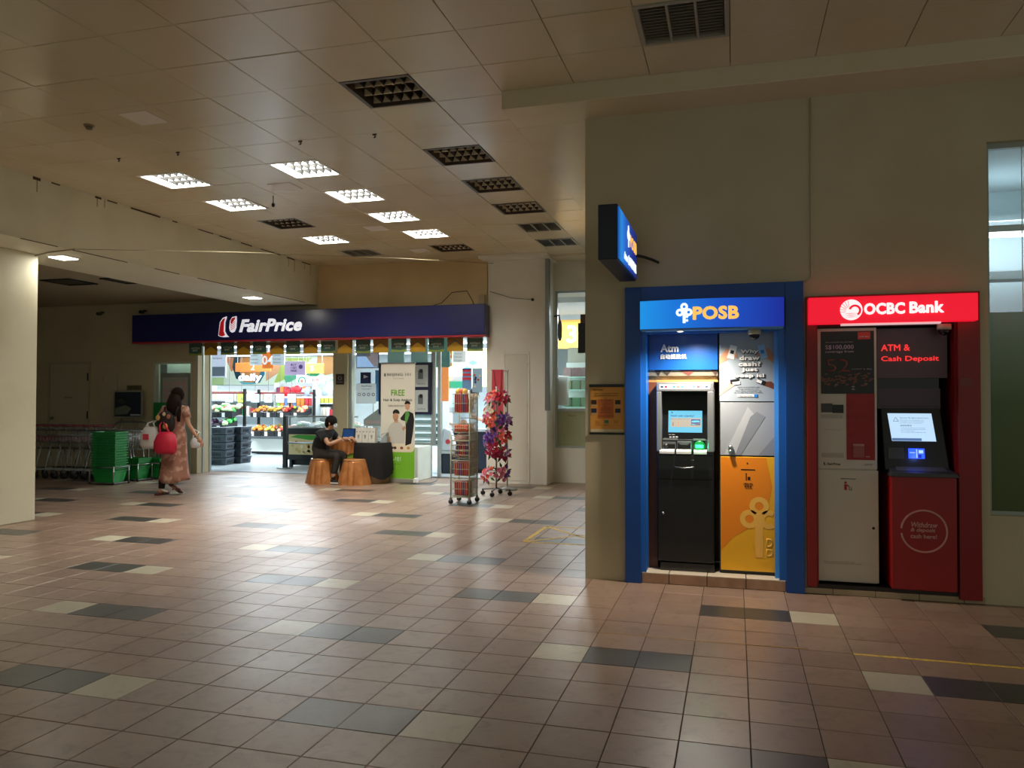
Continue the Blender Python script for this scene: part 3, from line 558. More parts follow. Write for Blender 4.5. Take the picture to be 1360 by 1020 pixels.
# notice on the wall end
N_ = thing('wall_poster', 'small orange poster between two black clips on the beige wall left of the blue booth', 'poster', (-1.03, WY, 1.2))
bx(-1.165, -.885, WY-.004, WY, 1.225, 1.605).build('sheet', mat('orange sheet', 'E09A3E', .5), N_)
bx(-1.175, -.885, WY-.012, WY, 1.60, 1.625).build('top_clip', BLACK, N_); bx(-1.172, -.882, WY-.012, WY, 1.205, 1.222).build('bottom_clip', BLACK, N_)
bx(-1.162, -.888, WY-.005, WY-.003, 1.225, 1.25).build('sponsor_band', mat('sheet cream', 'D9C9A4', .5), N_); bx(-1.10, -.97, WY-.0052, WY-.0035, 1.34, 1.50).build('text_block', mat('deep orange', 'CC6C2E', .5), N_)
NB = mat('poster brown ink', '3A1E12', .5)
for s1, w1, h1, x, z in (('Heritage', .085, .018, -1.10, 1.578), ('Join us and learn about', .20, .012, -1.03, 1.548), ('Food Waste Reduction', .19, .012, -1.03, 1.53), ('Date', .025, .006, -1.035, 1.508), ('22 - 26 Nov 2022', .085, .009, -1.035, 1.49), ('Time', .025, .006, -1.035, 1.474), ('11am to 7pm', .065, .009, -1.035, 1.458), ('Where', .03, .006, -1.035, 1.442), ('Event Hall', .07, .009, -1.035, 1.426), ('Shopping Centre', .09, .009, -1.035, 1.41), ('Level 1 Concourse', .10, .009, -1.035, 1.392), ('Participate and get a free gift', .14, .006, -1.03, 1.36)): text(s1, w1, h1, NB, N_, (x, WY-.0058, z), depth=.0006)
for x in (-1.135, -.935):
    for z, c in ((1.465, '3A1C1A'), (1.395, '1E2A48')): bx(x-.022, x+.022, WY-.0055, WY-.0035, z-.008, z+.028).build('photo', mat('photo '+c, c, .5), N_); bx(x-.02, x+.02, WY-.0052, WY-.0035, z-.024, z-.012).build('caption', mat('caption beige', 'C9A878', .5), N_)
for x, c in ((-1.10, 'C8872E'), (-1.03, '4E7A62'), (-.95, 'C8872E')): bx(x-.018, x+.018, WY-.0055, WY-.0035, 1.30, 1.325).build('icon', mat('icon '+c, c, .5), N_); 
for x, s1 in ((-1.10, 'Workshops'), (-1.03, 'Exhibits'), (-.95, 'Food tasting')): text(s1, .045, .006, NB, N_, (x, WY-.0058, 1.285), depth=.0006)

# ================================================================== red booth
RD = mat('booth red paint', '860B10', .4); RD2 = mat('kiosk red', '941418', .35); WLAM = mat('aged white laminate', 'CFC6B8', .4)
R = thing('red_bank_booth', 'red framed booth in the wall below a lit red sign', 'booth', (1.1, WY, 0))
for n_, x0, x1, z0, z1 in (('side_frame', .535, .605, .06, 2.30), ('side_frame', 1.585, 1.735, .03, 2.30), ('top_frame', .605, 1.585, 2.22, 2.30)): bx(x0, x1, WY-.05, WY+.005, z0, z1).build(n_, RD, R, bevel=.004)
bx(.60, .62, WY, WY+.55, .06, 2.22).build('inner_jamb', RD, R); bx(1.575, 1.60, WY, WY+.55, .06, 2.22).build('inner_jamb', RD, R); bx(.62, 1.575, WY, WY+.55, 2.06, 2.22).build('inner_soffit', mat('booth black', '100C0D', .5), R)
bx(.62, 1.575, WY+.5, WY+.55, .06, 2.06).build('back_panel', mat('dark red back', '5A0A0E', .4), R); bx(.54, 1.74, WY-.018, WY+.5, .045, .075).build('sill', mat('sill black', '1A1310', .5), R)
pl = thing('red_booth_plinth', 'low beige tiled kerb under the red booth', 'step', (1.1, WY, 0)); xs_ = [.50, .72, 1.02, 1.32, 1.62, 1.76]
bx(.50, 1.76, WY-.008, WY-.001, 0, .045).build('core', GROUT, pl)
for k in range(5): bx(xs_[k]+.002, xs_[k+1]-.002, WY-.020, WY-.008, .002, .046).build('tile', mat('kerb tile', 'A69478', .4), pl, bevel=.002)
Q = thing('red_bank_sign', 'lit red sign with a white sailing boat disc and OCBC Bank letters', 'sign', (1.1, WY, 2.06))
RX = MB().box(.545, 1.695, WY-.15, WY-.05, 2.075, 2.275); RX.build('light_box', mat('lit red face', 'E8142E', .35, emit='F01530', es=.85), Q, bevel=.004)
WT = mat('lit white sign print', 'FFF2F2', .5, emit='FFE9EA', es=1.0); RT = mat('lit red print', 'E8142E', .35, emit='F01530', es=.85); QY_ = WY-.153
MB().ring((.845, 2.175), .0005, .078, QY_, QY_+.003, n=36).build('disc', WT, Q)
lg = MB(); lg.ring((.87, 2.17), .028, .044, QY_-.002, QY_, a0=-60, a1=165, n=20)
for a in range(6): t0 = math.radians(100+a*18); lg.hexa([(.835+.03*math.cos(t0)-.0015, QY_-.002, 2.165+.03*math.sin(t0)), (.835+.072*math.cos(t0)-.0015, QY_-.002, 2.17+.072*math.sin(t0)), (.835+.072*math.cos(t0)+.0015, QY_, 2.17+.072*math.sin(t0)), (.835+.03*math.cos(t0)+.0015, QY_, 2.165+.03*math.sin(t0)), (.835+.03*math.cos(t0)-.0015, QY_-.002, 2.168+.03*math.sin(t0)), (.835+.072*math.cos(t0)-.0015, QY_-.002, 2.173+.072*math.sin(t0)), (.835+.072*math.cos(t0)+.0015, QY_, 2.173+.072*math.sin(t0)), (.835+.03*math.cos(t0)+.0015, QY_, 2.168+.03*math.sin(t0))])
for k in range(3): lg.prism([(.78+.01*k, 2.145-.013*k), (.84, 2.150-.013*k), (.90, 2.147-.013*k), (.84, 2.146-.013*k)], QY_-.002, QY_)
lg.build('boat_emblem', RT, Q)
text('OCBC', .275, .082, WT, Q, (.935, QY_, 2.178), bold=.02, align='l', heavy=.03); text('Bank', .225, .082, WT, Q, (1.245, QY_, 2.18), bold=.02, align='l', heavy=.03)
bx(.78, 1.46, WY-.12, WY-.06, 2.062, 2.074).build('lit_strip', mat('pale strip', 'E8D8DA', .4, emit='FFE4E6', es=.5), Q)
dome(1.50, 6.50, 2.062, 'pale dome camera under the red sign at its right end')
V = thing('brochure_cabinet', 'tall aged white cabinet with black poster and red brochure slot in the red booth', 'cabinet', (.83, WY, .075)); VY = WY+.04
bx(.625, 1.045, VY+.012, VY+.40, .09, 2.055).build('carcass', WLAM, V); up = bx(.622, 1.048, VY, VY+.012, .965, 2.055).build('upper_panel', WLAM, V, bevel=.003); lo = bx(.622, 1.055, VY, VY+.012, .095, .955).build('lower_door', WLAM, V, bevel=.003)
bp_ = bx(.648, 1.03, VY-.004, VY, 1.545, 2.03).build('black_poster', mat('poster black', '141216', .35), up)
bx(.915, 1.005, VY-.006, VY-.003, 1.965, 2.022).build('logo_tag', mat('tag red', 'C0392F', .4), bp_); text('OCBC Bank', .07, .011, PALE, bp_, (.96, VY-.007, 1.985), depth=.001)
LV = mat('poster lilac type', 'B9B2C8', .5); text('Get yourself insured with', .20, .011, LV, bp_, (.68, VY-.006, 1.945), align='l', depth=.001); text('S$100,000', .205, .038, LV, bp_, (.68, VY-.006, 1.905), align='l', bold=.01, depth=.001); text('coverage from', .205, .024, LV, bp_, (.68, VY-.006, 1.87), align='l', bold=.01, depth=.001)
CO = mat('coin copper', '7A4A3C', .45); text('52', .17, .10, CO, bp_, (.69, VY-.006, 1.765), align='l', bold=-.006, shear=-.1, depth=.002); text('cents* a day', .145, .014, LV, bp_, (.87, VY-.006, 1.735), align='l', depth=.001)
co = MB()
for k in range(70): co.ring((.655+random.random()*.365, 1.66+random.gauss(0, .022)), .002, .009+random.random()*.006, VY-.007-random.random()*.004, VY-.004, n=8, sxz=(1, .55))
co.build('coin_print', CO, bp_, kind='stuff')
for x, z in ((.76, 1.615), (.88, 1.60), (.97, 1.62), (.88, 1.58)): MB().ring((x, z), .0005, .013, VY-.006, VY-.003, n=12, sxz=(1, .5)).build('silver_coin', mat('coin silver', '8A8A90', .4), bp_)
rs = bx(.83, 1.032, VY-.003, VY+.001, 1.035, 1.545).build('brochure_rack', mat('rack red', '9C1014', .4), up)
for z in (1.13, 1.22, 1.30, 1.37, 1.45): bx(.845, 1.02, VY-.010, VY-.002, z, z+.012).build('rack_lip', mat('rack red', '9C1014', .4), rs)
bx(.875, .955, VY-.014, VY-.002, 1.055, 1.14).build('leaflet', mat('leaflet pink', 'A0544E', .5), rs); bx(.875, .955, VY-.010, VY-.002, 1.142, 1.158).build('leaflet', mat('leaflet top', 'B98880', .5), rs); bx(.965, .995, VY-.010, VY-.002, 1.058, 1.066).build('leaflet', mat('leaflet top', 'B98880', .5), rs)
bx(.648, .73, VY-.003, VY, 1.40, 1.47).build('photo_print', mat('photo grey', '4A4A4C', .5), up); bx(.73, .81, VY-.004, VY, 1.395, 1.46).build('card_print', mat('print black', '17181B', .4), up)
INK = mat('print ink', '3C3836', .6)
for k, s1 in enumerate(('Pick up a form here and hand it to our', 'friendly staff at any branch to open', 'your new account today')): text(s1, .155, .007, INK, up, (.648, VY-.002, 1.38-k*.011), align='l', depth=.0006)
text('Drop form in slot', .11, .006, INK, up, (.67, VY-.002, 1.265), align='l', depth=.0006); bx(.65, .81, VY-.002, VY, 1.05, 1.085).build('tape_band', mat('tape beige', 'B5AA9A', .5), up)
text('FairPrice', .095, .020, INK, up, (.69, VY-.002, 1.0), align='l', shear=.25, bold=.02, depth=.001); MB().prism([(.662, 1.012), (.668, .99), (.680, .988), (.674, .994), (.672, 1.012)], VY-.002, VY).build('logo_mark', INK, up); text('plus!', .06, .018, mat('print faded', '8C8072', .6), up, (.985, VY-.002, 1.0), shear=.3, depth=.001)
bx(.785, .895, VY-.002, VY+.001, .885, .890).build('bin_slot', BLACK, lo)
tr = MB(); tr.box(.812, .830, VY-.003, VY, .80, .845); tr.ring((.821, .858), .0003, .009, VY-.003, VY, n=10); tr.prism([(.83, .835), (.85, .825), (.85, .832), (.83, .845)], VY-.003, VY); tr.build('litter_symbol', mat('symbol red', 'A3201E', .5), lo)
tb = MB(); 
for a in ((.846, .850, .80, .825), (.862, .866, .80, .825), (.85, .862, .80, .803)): tb.box(a[0], a[1], VY-.003, VY, a[2], a[3])
tb.build('bin_symbol', INK, lo); MB().lathe([(.010, 0), (.010, -.004)], (1.018, VY, .515), 14, 'y').build('keyhole', BLACK, lo)
text('Please do not place any items on top of or beside', .22, .006, INK, lo, (.66, VY-.002, .245), align='l', depth=.0006); text('this cabinet. For assistance please call our hotline', .27, .006, INK, lo, (.66, VY-.002, .233), align='l', depth=.0006)
# upper panels of red booth
U = bx(1.06, 1.55, WY+.10, WY+.12, 1.665, 2.05).build('name_panel', mat('mauve panel', '5A4652', .35), R)
LRED = mat('lit red lettering', 'FF4A48', .5, emit='FF3A3C', es=.75)
text('ATM &', .20, .048, LRED, U, (1.09, WY+.096, 1.90), align='l', bold=.0, heavy=.02); text('Cash Deposit', .40, .048, LRED, U, (1.09, WY+.096, 1.81), align='l', bold=.0, heavy=.02)
bx(1.06, 1.50, WY+.14, WY+.16, 1.585, 1.665).build('dark_glass_strip', mat('strip glass', '0B0D0C', .12), R); u2 = bx(1.06, 1.50, WY+.10, WY+.12, 1.43, 1.585).build('lower_panel', mat('mauve panel dim', '4A3C46', .35), R)
text('For account enquiries call the bank hotline', .40, .010, mat('ink dim', '1A1418', .5), u2, (1.09, WY+.097, 1.448), align='l', depth=.001)
K = thing('deposit_kiosk', 'red cash deposit machine with a black sloping top and white lit screen', 'cash machine', (1.34, WY, .075)); KY = WY-.07
body = bx(1.125, 1.565, KY, WY+.45, .085, .93).build('body', RD2, K, bevel=.006)
MB().hexa([(1.115, KY-.02, .925), (1.58, KY-.02, .925), (1.56, WY+.3, .925), (1.115, WY+.3, .925), (1.125, KY-.015, .955), (1.57, KY-.015, .955), (1.52, WY+.06, 1.0), (1.13, WY+.06, 1.0)]).build('console_top', mat('console grey', '34353A', .35), K, bevel=.004)
MB().hexa([(1.17, KY+.012, .958), (1.52, KY+.012, .958), (1.50, WY+.03, .992), (1.17, WY+.03, .992), (1.17, KY+.012, .962), (1.52, KY+.012, .962), (1.50, WY+.03, .996), (1.17, WY+.03, .996)]).build('tray', mat('tray grey', '6C6F74', .3, .5), K)
KB = mat('kiosk charcoal', '1C1B1D', .35)
MB().hexa([(1.10, WY+.02, .965), (1.545, WY+.02, .965), (1.545, WY+.3, .965), (1.10, WY+.3, .965), (1.085, WY+.10, 1.44), (1.50, WY+.10, 1.44), (1.50, WY+.3, 1.44), (1.085, WY+.3, 1.44)]).build('head', KB, K, bevel=.008)
def ks(x, z, d=0): t = (z-.965)/.475; return (x, WY+.02+.08*t-d, z)
def kq(n_, x0, x1, z0, z1, m, par=None, d0=.004, sk=0): return MB().hexa([ks(a, b, d) for b in (z0, z1) for a, d in ((x0-sk*(b-z0), d0), (x1-sk*(b-z0), d0), (x1-sk*(b-z0), -.002), (x0-sk*(b-z0), -.002))]).build(n_, m, par or K)
sc_ = kq('screen', 1.155, 1.46, 1.185, 1.395, mat('kiosk screen', 'B5D9F5', .3, emit='BFDFFA', es=.92), sk=.12)
kq('screen_bar', 1.155, 1.36, 1.187, 1.207, mat('screen slate', '5F7CA8', .3, emit='5F7CA8', es=.7), sc_, .006); KI = mat('screen ink', '27405F', .5)
tri = MB()
for p, q2 in (((1.168, 1.335), (1.205, 1.335)), ((1.168, 1.335), (1.186, 1.365)), ((1.205, 1.335), (1.186, 1.365))): tri.tube([ks(*p, .006), ks(*q2, .006)], .0012, 5)
tri.build('warning_sign', KI, sc_)
kb = lambda p: ks(p[0], p[2], .006)
for s1, w1, h1, x, z in (('Stay alert. Be vigilant against scams.', .20, .010, 1.215, 1.360), ('Never disclose your banking details or one', .165, .006, 1.215, 1.343), ('time password to anyone. The bank will not', .17, .006, 1.215, 1.332), ('ask for them by phone, message or email.', .155, .006, 1.215, 1.321), ('请提高警惕', .08, .011, 1.215, 1.302), ('Do not click on links sent to you by people', .165, .006, 1.22, 1.284), ('you do not know, and call the hotline when', .17, .006, 1.22, 1.273), ('you are in doubt. Call us', .09, .006, 1.22, 1.262), ('Anti scam helpline 1800 722 6688 always open', .17, .006, 1.22, 1.251)): text(s1, w1, h1, KI, sc_, (x, 0, z), align='l', bend=kb, depth=.0005)
kq('plate', 1.125, 1.235, 1.05, 1.135, mat('plate grey', '4B4A4C', .3, .5), d0=.008)
bl = kq('card_reader', 1.265, 1.375, 1.055, 1.13, mat('blue glow', '2A55FF', .3, emit='2A50FF', es=1.6), d0=.010)
for x0, x1, z0, z1, c in ((1.272, 1.31, 1.095, 1.103, '7FA0FF'), (1.318, 1.324, 1.06, 1.125, 'A8BCFF'), (1.33, 1.352, 1.06, 1.085, '0A1E88'), (1.335, 1.365, 1.095, 1.118, '9FC4FF')): kq('reader_mark', x0, x1, z0, z1, mat('reader '+c, c, .3, emit=c, es=1.2), bl, .012)
gl = bpy.data.lights.new('reader_glow', 'POINT'); gl.energy = .25; gl.color = (.15, .25, 1); gl.shadow_soft_size = .02; go = bpy.data.objects.new('reader_glow', gl); C.objects.link(go); go.location = (1.32, WY-.06, 1.09)
PR = mat('faded pink print', 'C08A84', .5); MB().ring((1.345, .525), .148, .160, KY-.003, KY, a0=-172, a1=174, n=48).build('ring_print', PR, body)
text('Withdraw', .175, .036, PR, body, (1.26, KY-.001, .572), align='l', shear=.2, heavy=.03, depth=.001); text('& deposit', .165, .034, PR, body, (1.255, KY-.001, .53), align='l', shear=.2, heavy=.03, depth=.001); text('cash here!', .175, .030, PR, body, (1.255, KY-.001, .487), align='l', heavy=.03, depth=.001)
bx(1.60, 1.68, WY-.052, WY-.049, 1.60, 1.66).build('sticker', mat('sticker mauve', '7A3A3C', .5), R)
# ================================================================== shop front
BW = 13.40; OLIVE = mat('olive wall paint', 'B9AE90', .62, noise=(1.2, 'A89C7C', .45, .8), bump=(60, .08))  # olive tone with slightly darker noise patches
w = MB(); w.box(-7.645, -4.25, BW, BW+.2, 3.05, 4.15); w.build('wall_back', mat('warm wall paint', 'D2B98C', .6, noise=(1.2, 'BFA577', .4, .8)), kind='structure')
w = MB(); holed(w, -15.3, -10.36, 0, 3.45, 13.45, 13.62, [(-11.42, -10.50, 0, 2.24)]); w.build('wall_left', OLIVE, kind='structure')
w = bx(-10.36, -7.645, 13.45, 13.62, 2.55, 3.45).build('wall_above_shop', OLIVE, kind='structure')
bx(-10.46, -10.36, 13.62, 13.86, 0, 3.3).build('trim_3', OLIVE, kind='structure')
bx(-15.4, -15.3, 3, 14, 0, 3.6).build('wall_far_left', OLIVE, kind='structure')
colr = MB(); colr.box(-4.27, -3.16, 13.40, 13.95, 0, 3.97); colr.box(-4.34, -3.10, 13.10, 13.95, 3.97, 4.15)
colr.build('column', mat('white column paint', 'E4E2D8', .6, noise=(1.5, 'D8D3C4', .5, .8), bump=(50, .08)), kind='structure', bevel=.008)
wr = MB(); holed(wr, -3.16, -1.05, 0, 4.0, 13.90, 14.05, [(-3.13, -1.5, .62, 3.46)]); wr.build('wall_back_right', mat('white column paint'), kind='structure')
hd = thing('column_hatch', 'tall flush painted hatch door in the white column', 'door', (-3.72, 13.40, 0))
f = MB()
for a in ((-3.97, -3.93, .04, 2.33), (-3.51, -3.47, .04, 2.33), (-3.93, -3.51, 2.29, 2.33)): f.box(a[0], a[1], 13.385, 13.40, a[2], a[3])
f.build('frame', mat('white column paint'), hd, bevel=.003); bx(-3.925, -3.515, 13.390, 13.399, .06, 2.285).build('leaf', mat('hatch paint', 'D3CFC2', .5), hd)
for z in (.7, 1.45, 2.1): MB().tube([(-3.512, 13.382, z-.03), (-3.512, 13.382, z+.03)], .008, 6).build('hinge', mat('white column paint'), hd)
MB().lathe([(.012, 0), (.012, -.01)], (-3.89, 13.39, 1.15), 10, 'y').build('latch', DSTEEL, hd)
tag(MB().tube([(-4.2, 13.385, 3.42), (-3.8, 13.37, 3.29), (-3.42, 13.385, 3.25)], .004, 5).build('loose_cable', BLACK), 'thin dark cable drooping across the white column top', 'cable')
tag(MB().lathe([(.028, 0), (.022, -.03)], (-3.42, 13.40, 3.25), 10, 'y').build('cable_socket', BLACK), 'small dark cable socket on the white column', 'socket')
tag(bx(-3.18, -3.10, 13.315, 13.395, 1.30, 3.95).build('drain_pipe', mat('galvanised', '7E8480', .45, .5), bevel=.01), 'grey galvanised duct down the right edge of the white column', 'pipe')

# fascia sign
F = thing('shop_fascia', 'long navy shop sign with red and white emblem and white FairPrice letters', 'sign', (-7.93, 13.15, 2.6))
FN = mat('fascia navy', '171C64', .28, noise=(.35, '10154A', .35, .7)); 
bx(-11.65, -4.21, 13.10, 13.385, 2.63, 3.17).build('panel', FN, F, bevel=.006); bx(-11.65, -4.21, 13.095, 13.38, 2.595, 2.628).build('red_strip', mat('strip maroon', 'A02530', .35), F)
FW = mat('fascia white', 'F4F6FF', .4, emit='F4F6FF', es=.55); FR = mat('fascia red', 'D81F2C', .4, emit='D81F2C', es=.25)
text('FairPrice', 1.34, .235, FW, F, (-9.15, 13.094, 2.895), align='l', bold=.02, shear=.25, depth=.01, heavy=.025)
def shp(pts, m, n, y=13.094, d=.014): return MB().prism(pts, y-d, y).build(n, m, F, fix=True)
shp([(-9.62, 2.72), (-9.585, 2.98), (-9.52, 3.06), (-9.44, 3.085), (-9.44, 3.06), (-9.47, 2.98), (-9.475, 2.80), (-9.42, 2.715), (-9.38, 2.69), (-9.50, 2.685), (-9.585, 2.70)], FW, 'emblem_left')
shp([(-9.605, 2.735), (-9.568, 2.97), (-9.515, 3.035), (-9.465, 3.055), (-9.488, 2.97), (-9.495, 2.80), (-9.462, 2.725), (-9.52, 2.70), (-9.585, 2.712)], FR, 'emblem_left_red', 13.079, .006)
shp([(-9.36, 3.00), (-9.31, 3.07), (-9.22, 3.085), (-9.215, 3.0), (-9.225, 2.86), (-9.26, 2.79), (-9.31, 2.77), (-9.36, 2.80), (-9.375, 2.87)], FW, 'emblem_right')
shp([(-9.345, 2.97), (-9.335, 3.015), (-9.30, 3.055), (-9.235, 3.065), (-9.25, 3.02), (-9.32, 2.94)], FR, 'emblem_right_red', 13.079, .006)
for k in range(4): shp([(-9.35+k*.004, 2.93-k*.035), (-9.24, 2.985-k*.035), (-9.24, 2.975-k*.035), (-9.35+k*.004, 2.917-k*.035)], FR, 'emblem_stripe', 13.079, .006)
ORD = 'first second third fourth fifth sixth seventh eighth ninth tenth'.split()
# bunting under the fascia
BG1, BG2, BY1, BY2 = mat('flag green', '3C5F52', .6), mat('flag light green', '8FA048', .6), mat('flag gold', 'C99B22', .6), mat('flag brown', '8A6420', .6)
FT = mat('flag type', 'D5E0D0', .6); n_ = 0; x = -10.45
while x < -4.35:
    g = n_ % 2 == 0; t = thing('bunting_flag', f'{"green" if g else "gold"} paper flag below the navy shop sign, {ORD[n_//2]} {"green" if g else "gold"} one from the left', 'flag', (x+.15, 13.3, 2.59), ('green' if g else 'gold')+' flags under the shop sign')
    z1, z0, yy = 2.595, 2.355+random.uniform(-.006, .006), 13.30+random.uniform(-.02, .02); w_ = .30
    bx(x, x+w_, yy, yy+.004, z0, z1).build('sheet', BG1 if g else BY2, t)
    if g: MB().prism([(x, z0), (x+w_, z0), (x+w_, z0+.05), (x+.18, z0+.03), (x, z0+.045)], yy-.003, yy).build('lower_band', BG2, t, fix=True); text('AUSTRALIA', .20, .032, FT, t, (x+.15, yy-.003, z0+.145), shear=.2, bold=.02, depth=.001); text('DAYS', .11, .034, FT, t, (x+.14, yy-.003, z0+.10), shear=.2, bold=.02, depth=.001)
    else: MB().prism([(x, z0), (x+w_, z0), (x+w_, z0+.07), (x+.17, z0+.165), (x+.13, z0+.165), (x, z0+.07)], yy-.003, yy).build('hill_print', BY1, t, fix=True); MB().prism([(x+.05, z0+.12), (x+.15, z0+.185), (x+.25, z0+.12), (x+.25, z0+.13), (x+.15, z0+.20), (x+.05, z0+.13)], yy-.004, yy-.0025).build('arc_print', BG1, t, fix=True)
    x += .365; n_ += 1
tag(MB().tube([(-10.5, 13.31, 2.592), (-4.3, 13.31, 2.592)], .004, 5).build('flag_string', WHITE), 'white cord carrying the paper flags', 'cord')

# front glazing, pillar and ledge
PILL = mat('pillar paint', 'B6AE90', .6); ALU = mat('door aluminium', 'AEB6B6', .35, .6)
bx(-7.66, -7.34, 14.02, 14.32, 0, 3.2).build('trim_4', PILL, kind='structure', bevel=.004)
lw = bx(-7.34, -5.56, 13.33, 14.06, 0, .62).build('trim_5', mat('ledge paint', 'DDE2D8', .5, noise=(2, 'CDD2C6', .4, .7)), kind='structure', bevel=.012)
wf = MB()
for a in ((-7.34, -7.28, .0, 3.0), (-5.60, -5.52, .62, 3.0), (-5.47, -5.41, 0, 3.0), (-7.28, -5.60, .62, .66), (-7.28, -5.60, 2.95, 3.0)): wf.box(a[0], a[1], 14.08, 14.14, a[2], a[3])
wf = wf.build('window_2', ALU, kind='structure'); bx(-7.28, -5.60, 14.105, 14.113, .66, 2.95).build('pane', GLASS, wf)
jf = MB(); jf.box(-10.40, -10.345, 13.82, 13.88, 0, 3.0); jf.box(-10.38, -10.345, 13.60, 13.64, 0, 2.6); jf.build('door_frame', ALU, kind='structure')
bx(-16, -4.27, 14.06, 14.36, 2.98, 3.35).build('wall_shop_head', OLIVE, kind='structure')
t = thing('notice_plate', 'small black no smoking plate on the pillar between the two shop openings', 'sign', (-7.5, 14.02, 1.88)); bx(-7.59, -7.41, 14.008, 14.02, 1.78, 1.99).build('plate', mat('plate black', '1C0F10', .35), t)
MB().ring((-7.50, 1.905), .030, .038, 14.004, 14.008, n=16).build('ring_mark', mat('plate print', 'A8988E', .5), t); text('NO SMOKING', .13, .016, mat('plate print', 'A8988E', .5), t, (-7.5, 14.007, 1.83), depth=.001)

# lit door at the left of the shop
dw = MB()
for a in ((-11.42, -11.38, 0, 2.24), (-10.54, -10.50, 0, 2.24), (-11.38, -10.54, 2.20, 2.24)): dw.box(a[0], a[1], 13.46, 13.52, a[2], a[3])
dw = dw.build('door_1', mat('door frame pale', 'B8C4B4', .4), kind='structure')
bx(-11.38, -10.54, 13.49, 13.496, .02, 2.20).build('pane', GLASS, dw); bx(-11.38, -11.22, 13.60, 13.62, .02, 2.2).build('curtain_strip', mat('curtain blue grey', '5E7C84', .6), dw)
pb = thing('poster_board', 'dark framed notice board hanging inside the lit glass door', 'board', (-10.93, 13.53, 1.0))
bx(-11.30, -10.60, 13.525, 13.56, .98, 2.02).build('frame', BLACK, pb); sh_ = bx(-11.25, -10.65, 13.515, 13.525, 1.02, 1.93).build('sheet', mat('sheet mauve', '8E7A74', .5), pb)
for k in range(6):
    for q in range(4): bx(-11.22+q*.14, -11.11+q*.14, 13.512, 13.515, 1.1+k*.13, 1.19+k*.13).build('item_print', mat(('item pink', 'item cream', 'item rust')[(k*q+q) % 3], ('A86A68', 'A89C8A', '8A4A34')[(k*q+q) % 3], .5), sh_)
tag(bx(-11.37, -10.95, 13.40, 13.455, .42, 1.42).build('green_screen', mat('green fabric', '0E7A36', .6), bevel=.006), 'dark green screen panel leaning behind the walking woman', 'screen')
# store room behind the lit door
bx(-11.9, -10.46, 13.80, 13.88, 0, 3.3).build('wall_store', mat('store paint', 'BFD8D0', .6), kind='structure'); area('store_lamp', (-11.0, 13.71, 2.9), .15, 14, (.85, 1, .95))
bx(-12.0, -11.9, 13.62, 13.88, 0, 3.3).build('wall_store_side', mat('store paint'), kind='structure')
bx(-12, -10.46, 13.62, 13.80, 3.0, 3.1).build('ceiling_store', mat('store paint'), kind='structure')
# left door and things on the wall
ld = thing('service_door', 'plain cream service door in the dim left wall behind the trolleys', 'door', (-13.54, 13.45, 0)); f = MB()
for a in ((-14.09, -14.04, 0, 2.27), (-13.04, -12.99, 0, 2.27), (-14.04, -13.04, 2.22, 2.27)): f.box(a[0], a[1], 13.43, 13.45, a[2], a[3])
f.build('frame', mat('door cream dark', 'A89F84', .5), ld); bx(-14.035, -13.045, 13.437, 13.449, .01, 2.215).build('leaf', mat('door cream', 'B5AC92', .5), ld, bevel=.002)
for z in (1.15, 1.95): bx(-13.06, -13.03, 13.425, 13.437, z-.08, z+.08).build('hinge', BLACK, ld)
MB().lathe([(.015, 0), (.015, -.03), (.032, -.04), (.032, -.06), (.02, -.07)], (-13.96, 13.437, 1.08), 12, 'y').build('knob', DSTEEL, ld); text('STAFF ONLY', .22, .028, mat('ink dark', '2B2924', .6), ld, (-13.55, 13.435, 1.52), depth=.001)
for nm, x0, x1, z0, z1, y, lab, cat in (('wall_hatch', -12.72, -11.75, .9, 2.22, 13.44, 'flush painted hatch beside the cream service door', 'hatch'),):
    h = thing(nm, lab, cat, ((x0+x1)/2, 13.45, z0)); bx(x0, x1, y, 13.45, z0, z1).build('leaf', mat('door cream', 'B5AC92', .5), h, bevel=.003)
    for z in (1.25, 1.9): bx(x0+.05, x0+.07, y-.006, y, z-.06, z+.06).build('hinge', mat('door cream dark', 'A89F84', .5), h)
dc = thing('trolley_sign', 'silver framed dark display sign on a stand above the parked trolleys', 'sign', (-11.95, 13.3, 0)); f = MB()
for a in ((-12.29, -12.26, 1.10, 1.66), (-11.61, -11.58, 1.10, 1.66), (-12.26, -11.61, 1.10, 1.13), (-12.26, -11.61, 1.63, 1.66)): f.box(a[0], a[1], 13.32, 13.36, a[2], a[3])
f.build('frame', STEEL, dc); db = bx(-12.26, -11.61, 13.33, 13.35, 1.13, 1.63).build('display_board', mat('display navy', '182338', .35), dc)
MB().prism([(-12.25, 1.30), (-12.0, 1.36), (-11.85, 1.30), (-11.95, 1.18), (-12.25, 1.16)], 13.327, 13.33).build('picture_print', mat('display grey', '6A7464', .4), db, fix=True); MB().prism([(-12.22, 1.45), (-12.1, 1.5), (-11.98, 1.42), (-12.1, 1.39)], 13.327, 13.33).build('picture_print', mat('display dim', '3E463E', .4), db, fix=True); bx(-11.87, -11.63, 13.327, 13.33, 1.145, 1.18).build('white_bar', mat('display white', 'AEB6BC', .4), db)
for x in (-12.12, -11.74): bx(x-.012, x+.012, 13.33, 13.35, 0, 1.10).build('leg', STEEL, dc)
t = thing('wall_label', 'small olive label plate above the framed trolley sign', 'sign', (-11.88, 13.45, 1.64)); bx(-12.06, -11.70, 13.435, 13.45, 1.67, 1.77).build('plate', mat('label olive', '5F5A3E', .5), t); text('EXIT ONLY', .26, .04, mat('ink dark', '2B2924', .6), t, (-11.88, 13.433, 1.72), depth=.001)
tag(MB().tube([(-12.28, 13.42, 1.66), (-12.28, 13.42, 2.02), (-12.20, 13.42, 2.03)], .008, 6).build('wall_wire', mat('wire grey', 'A9A890', .5)), 'thin pale wire hanger above the framed trolley sign', 'wire')
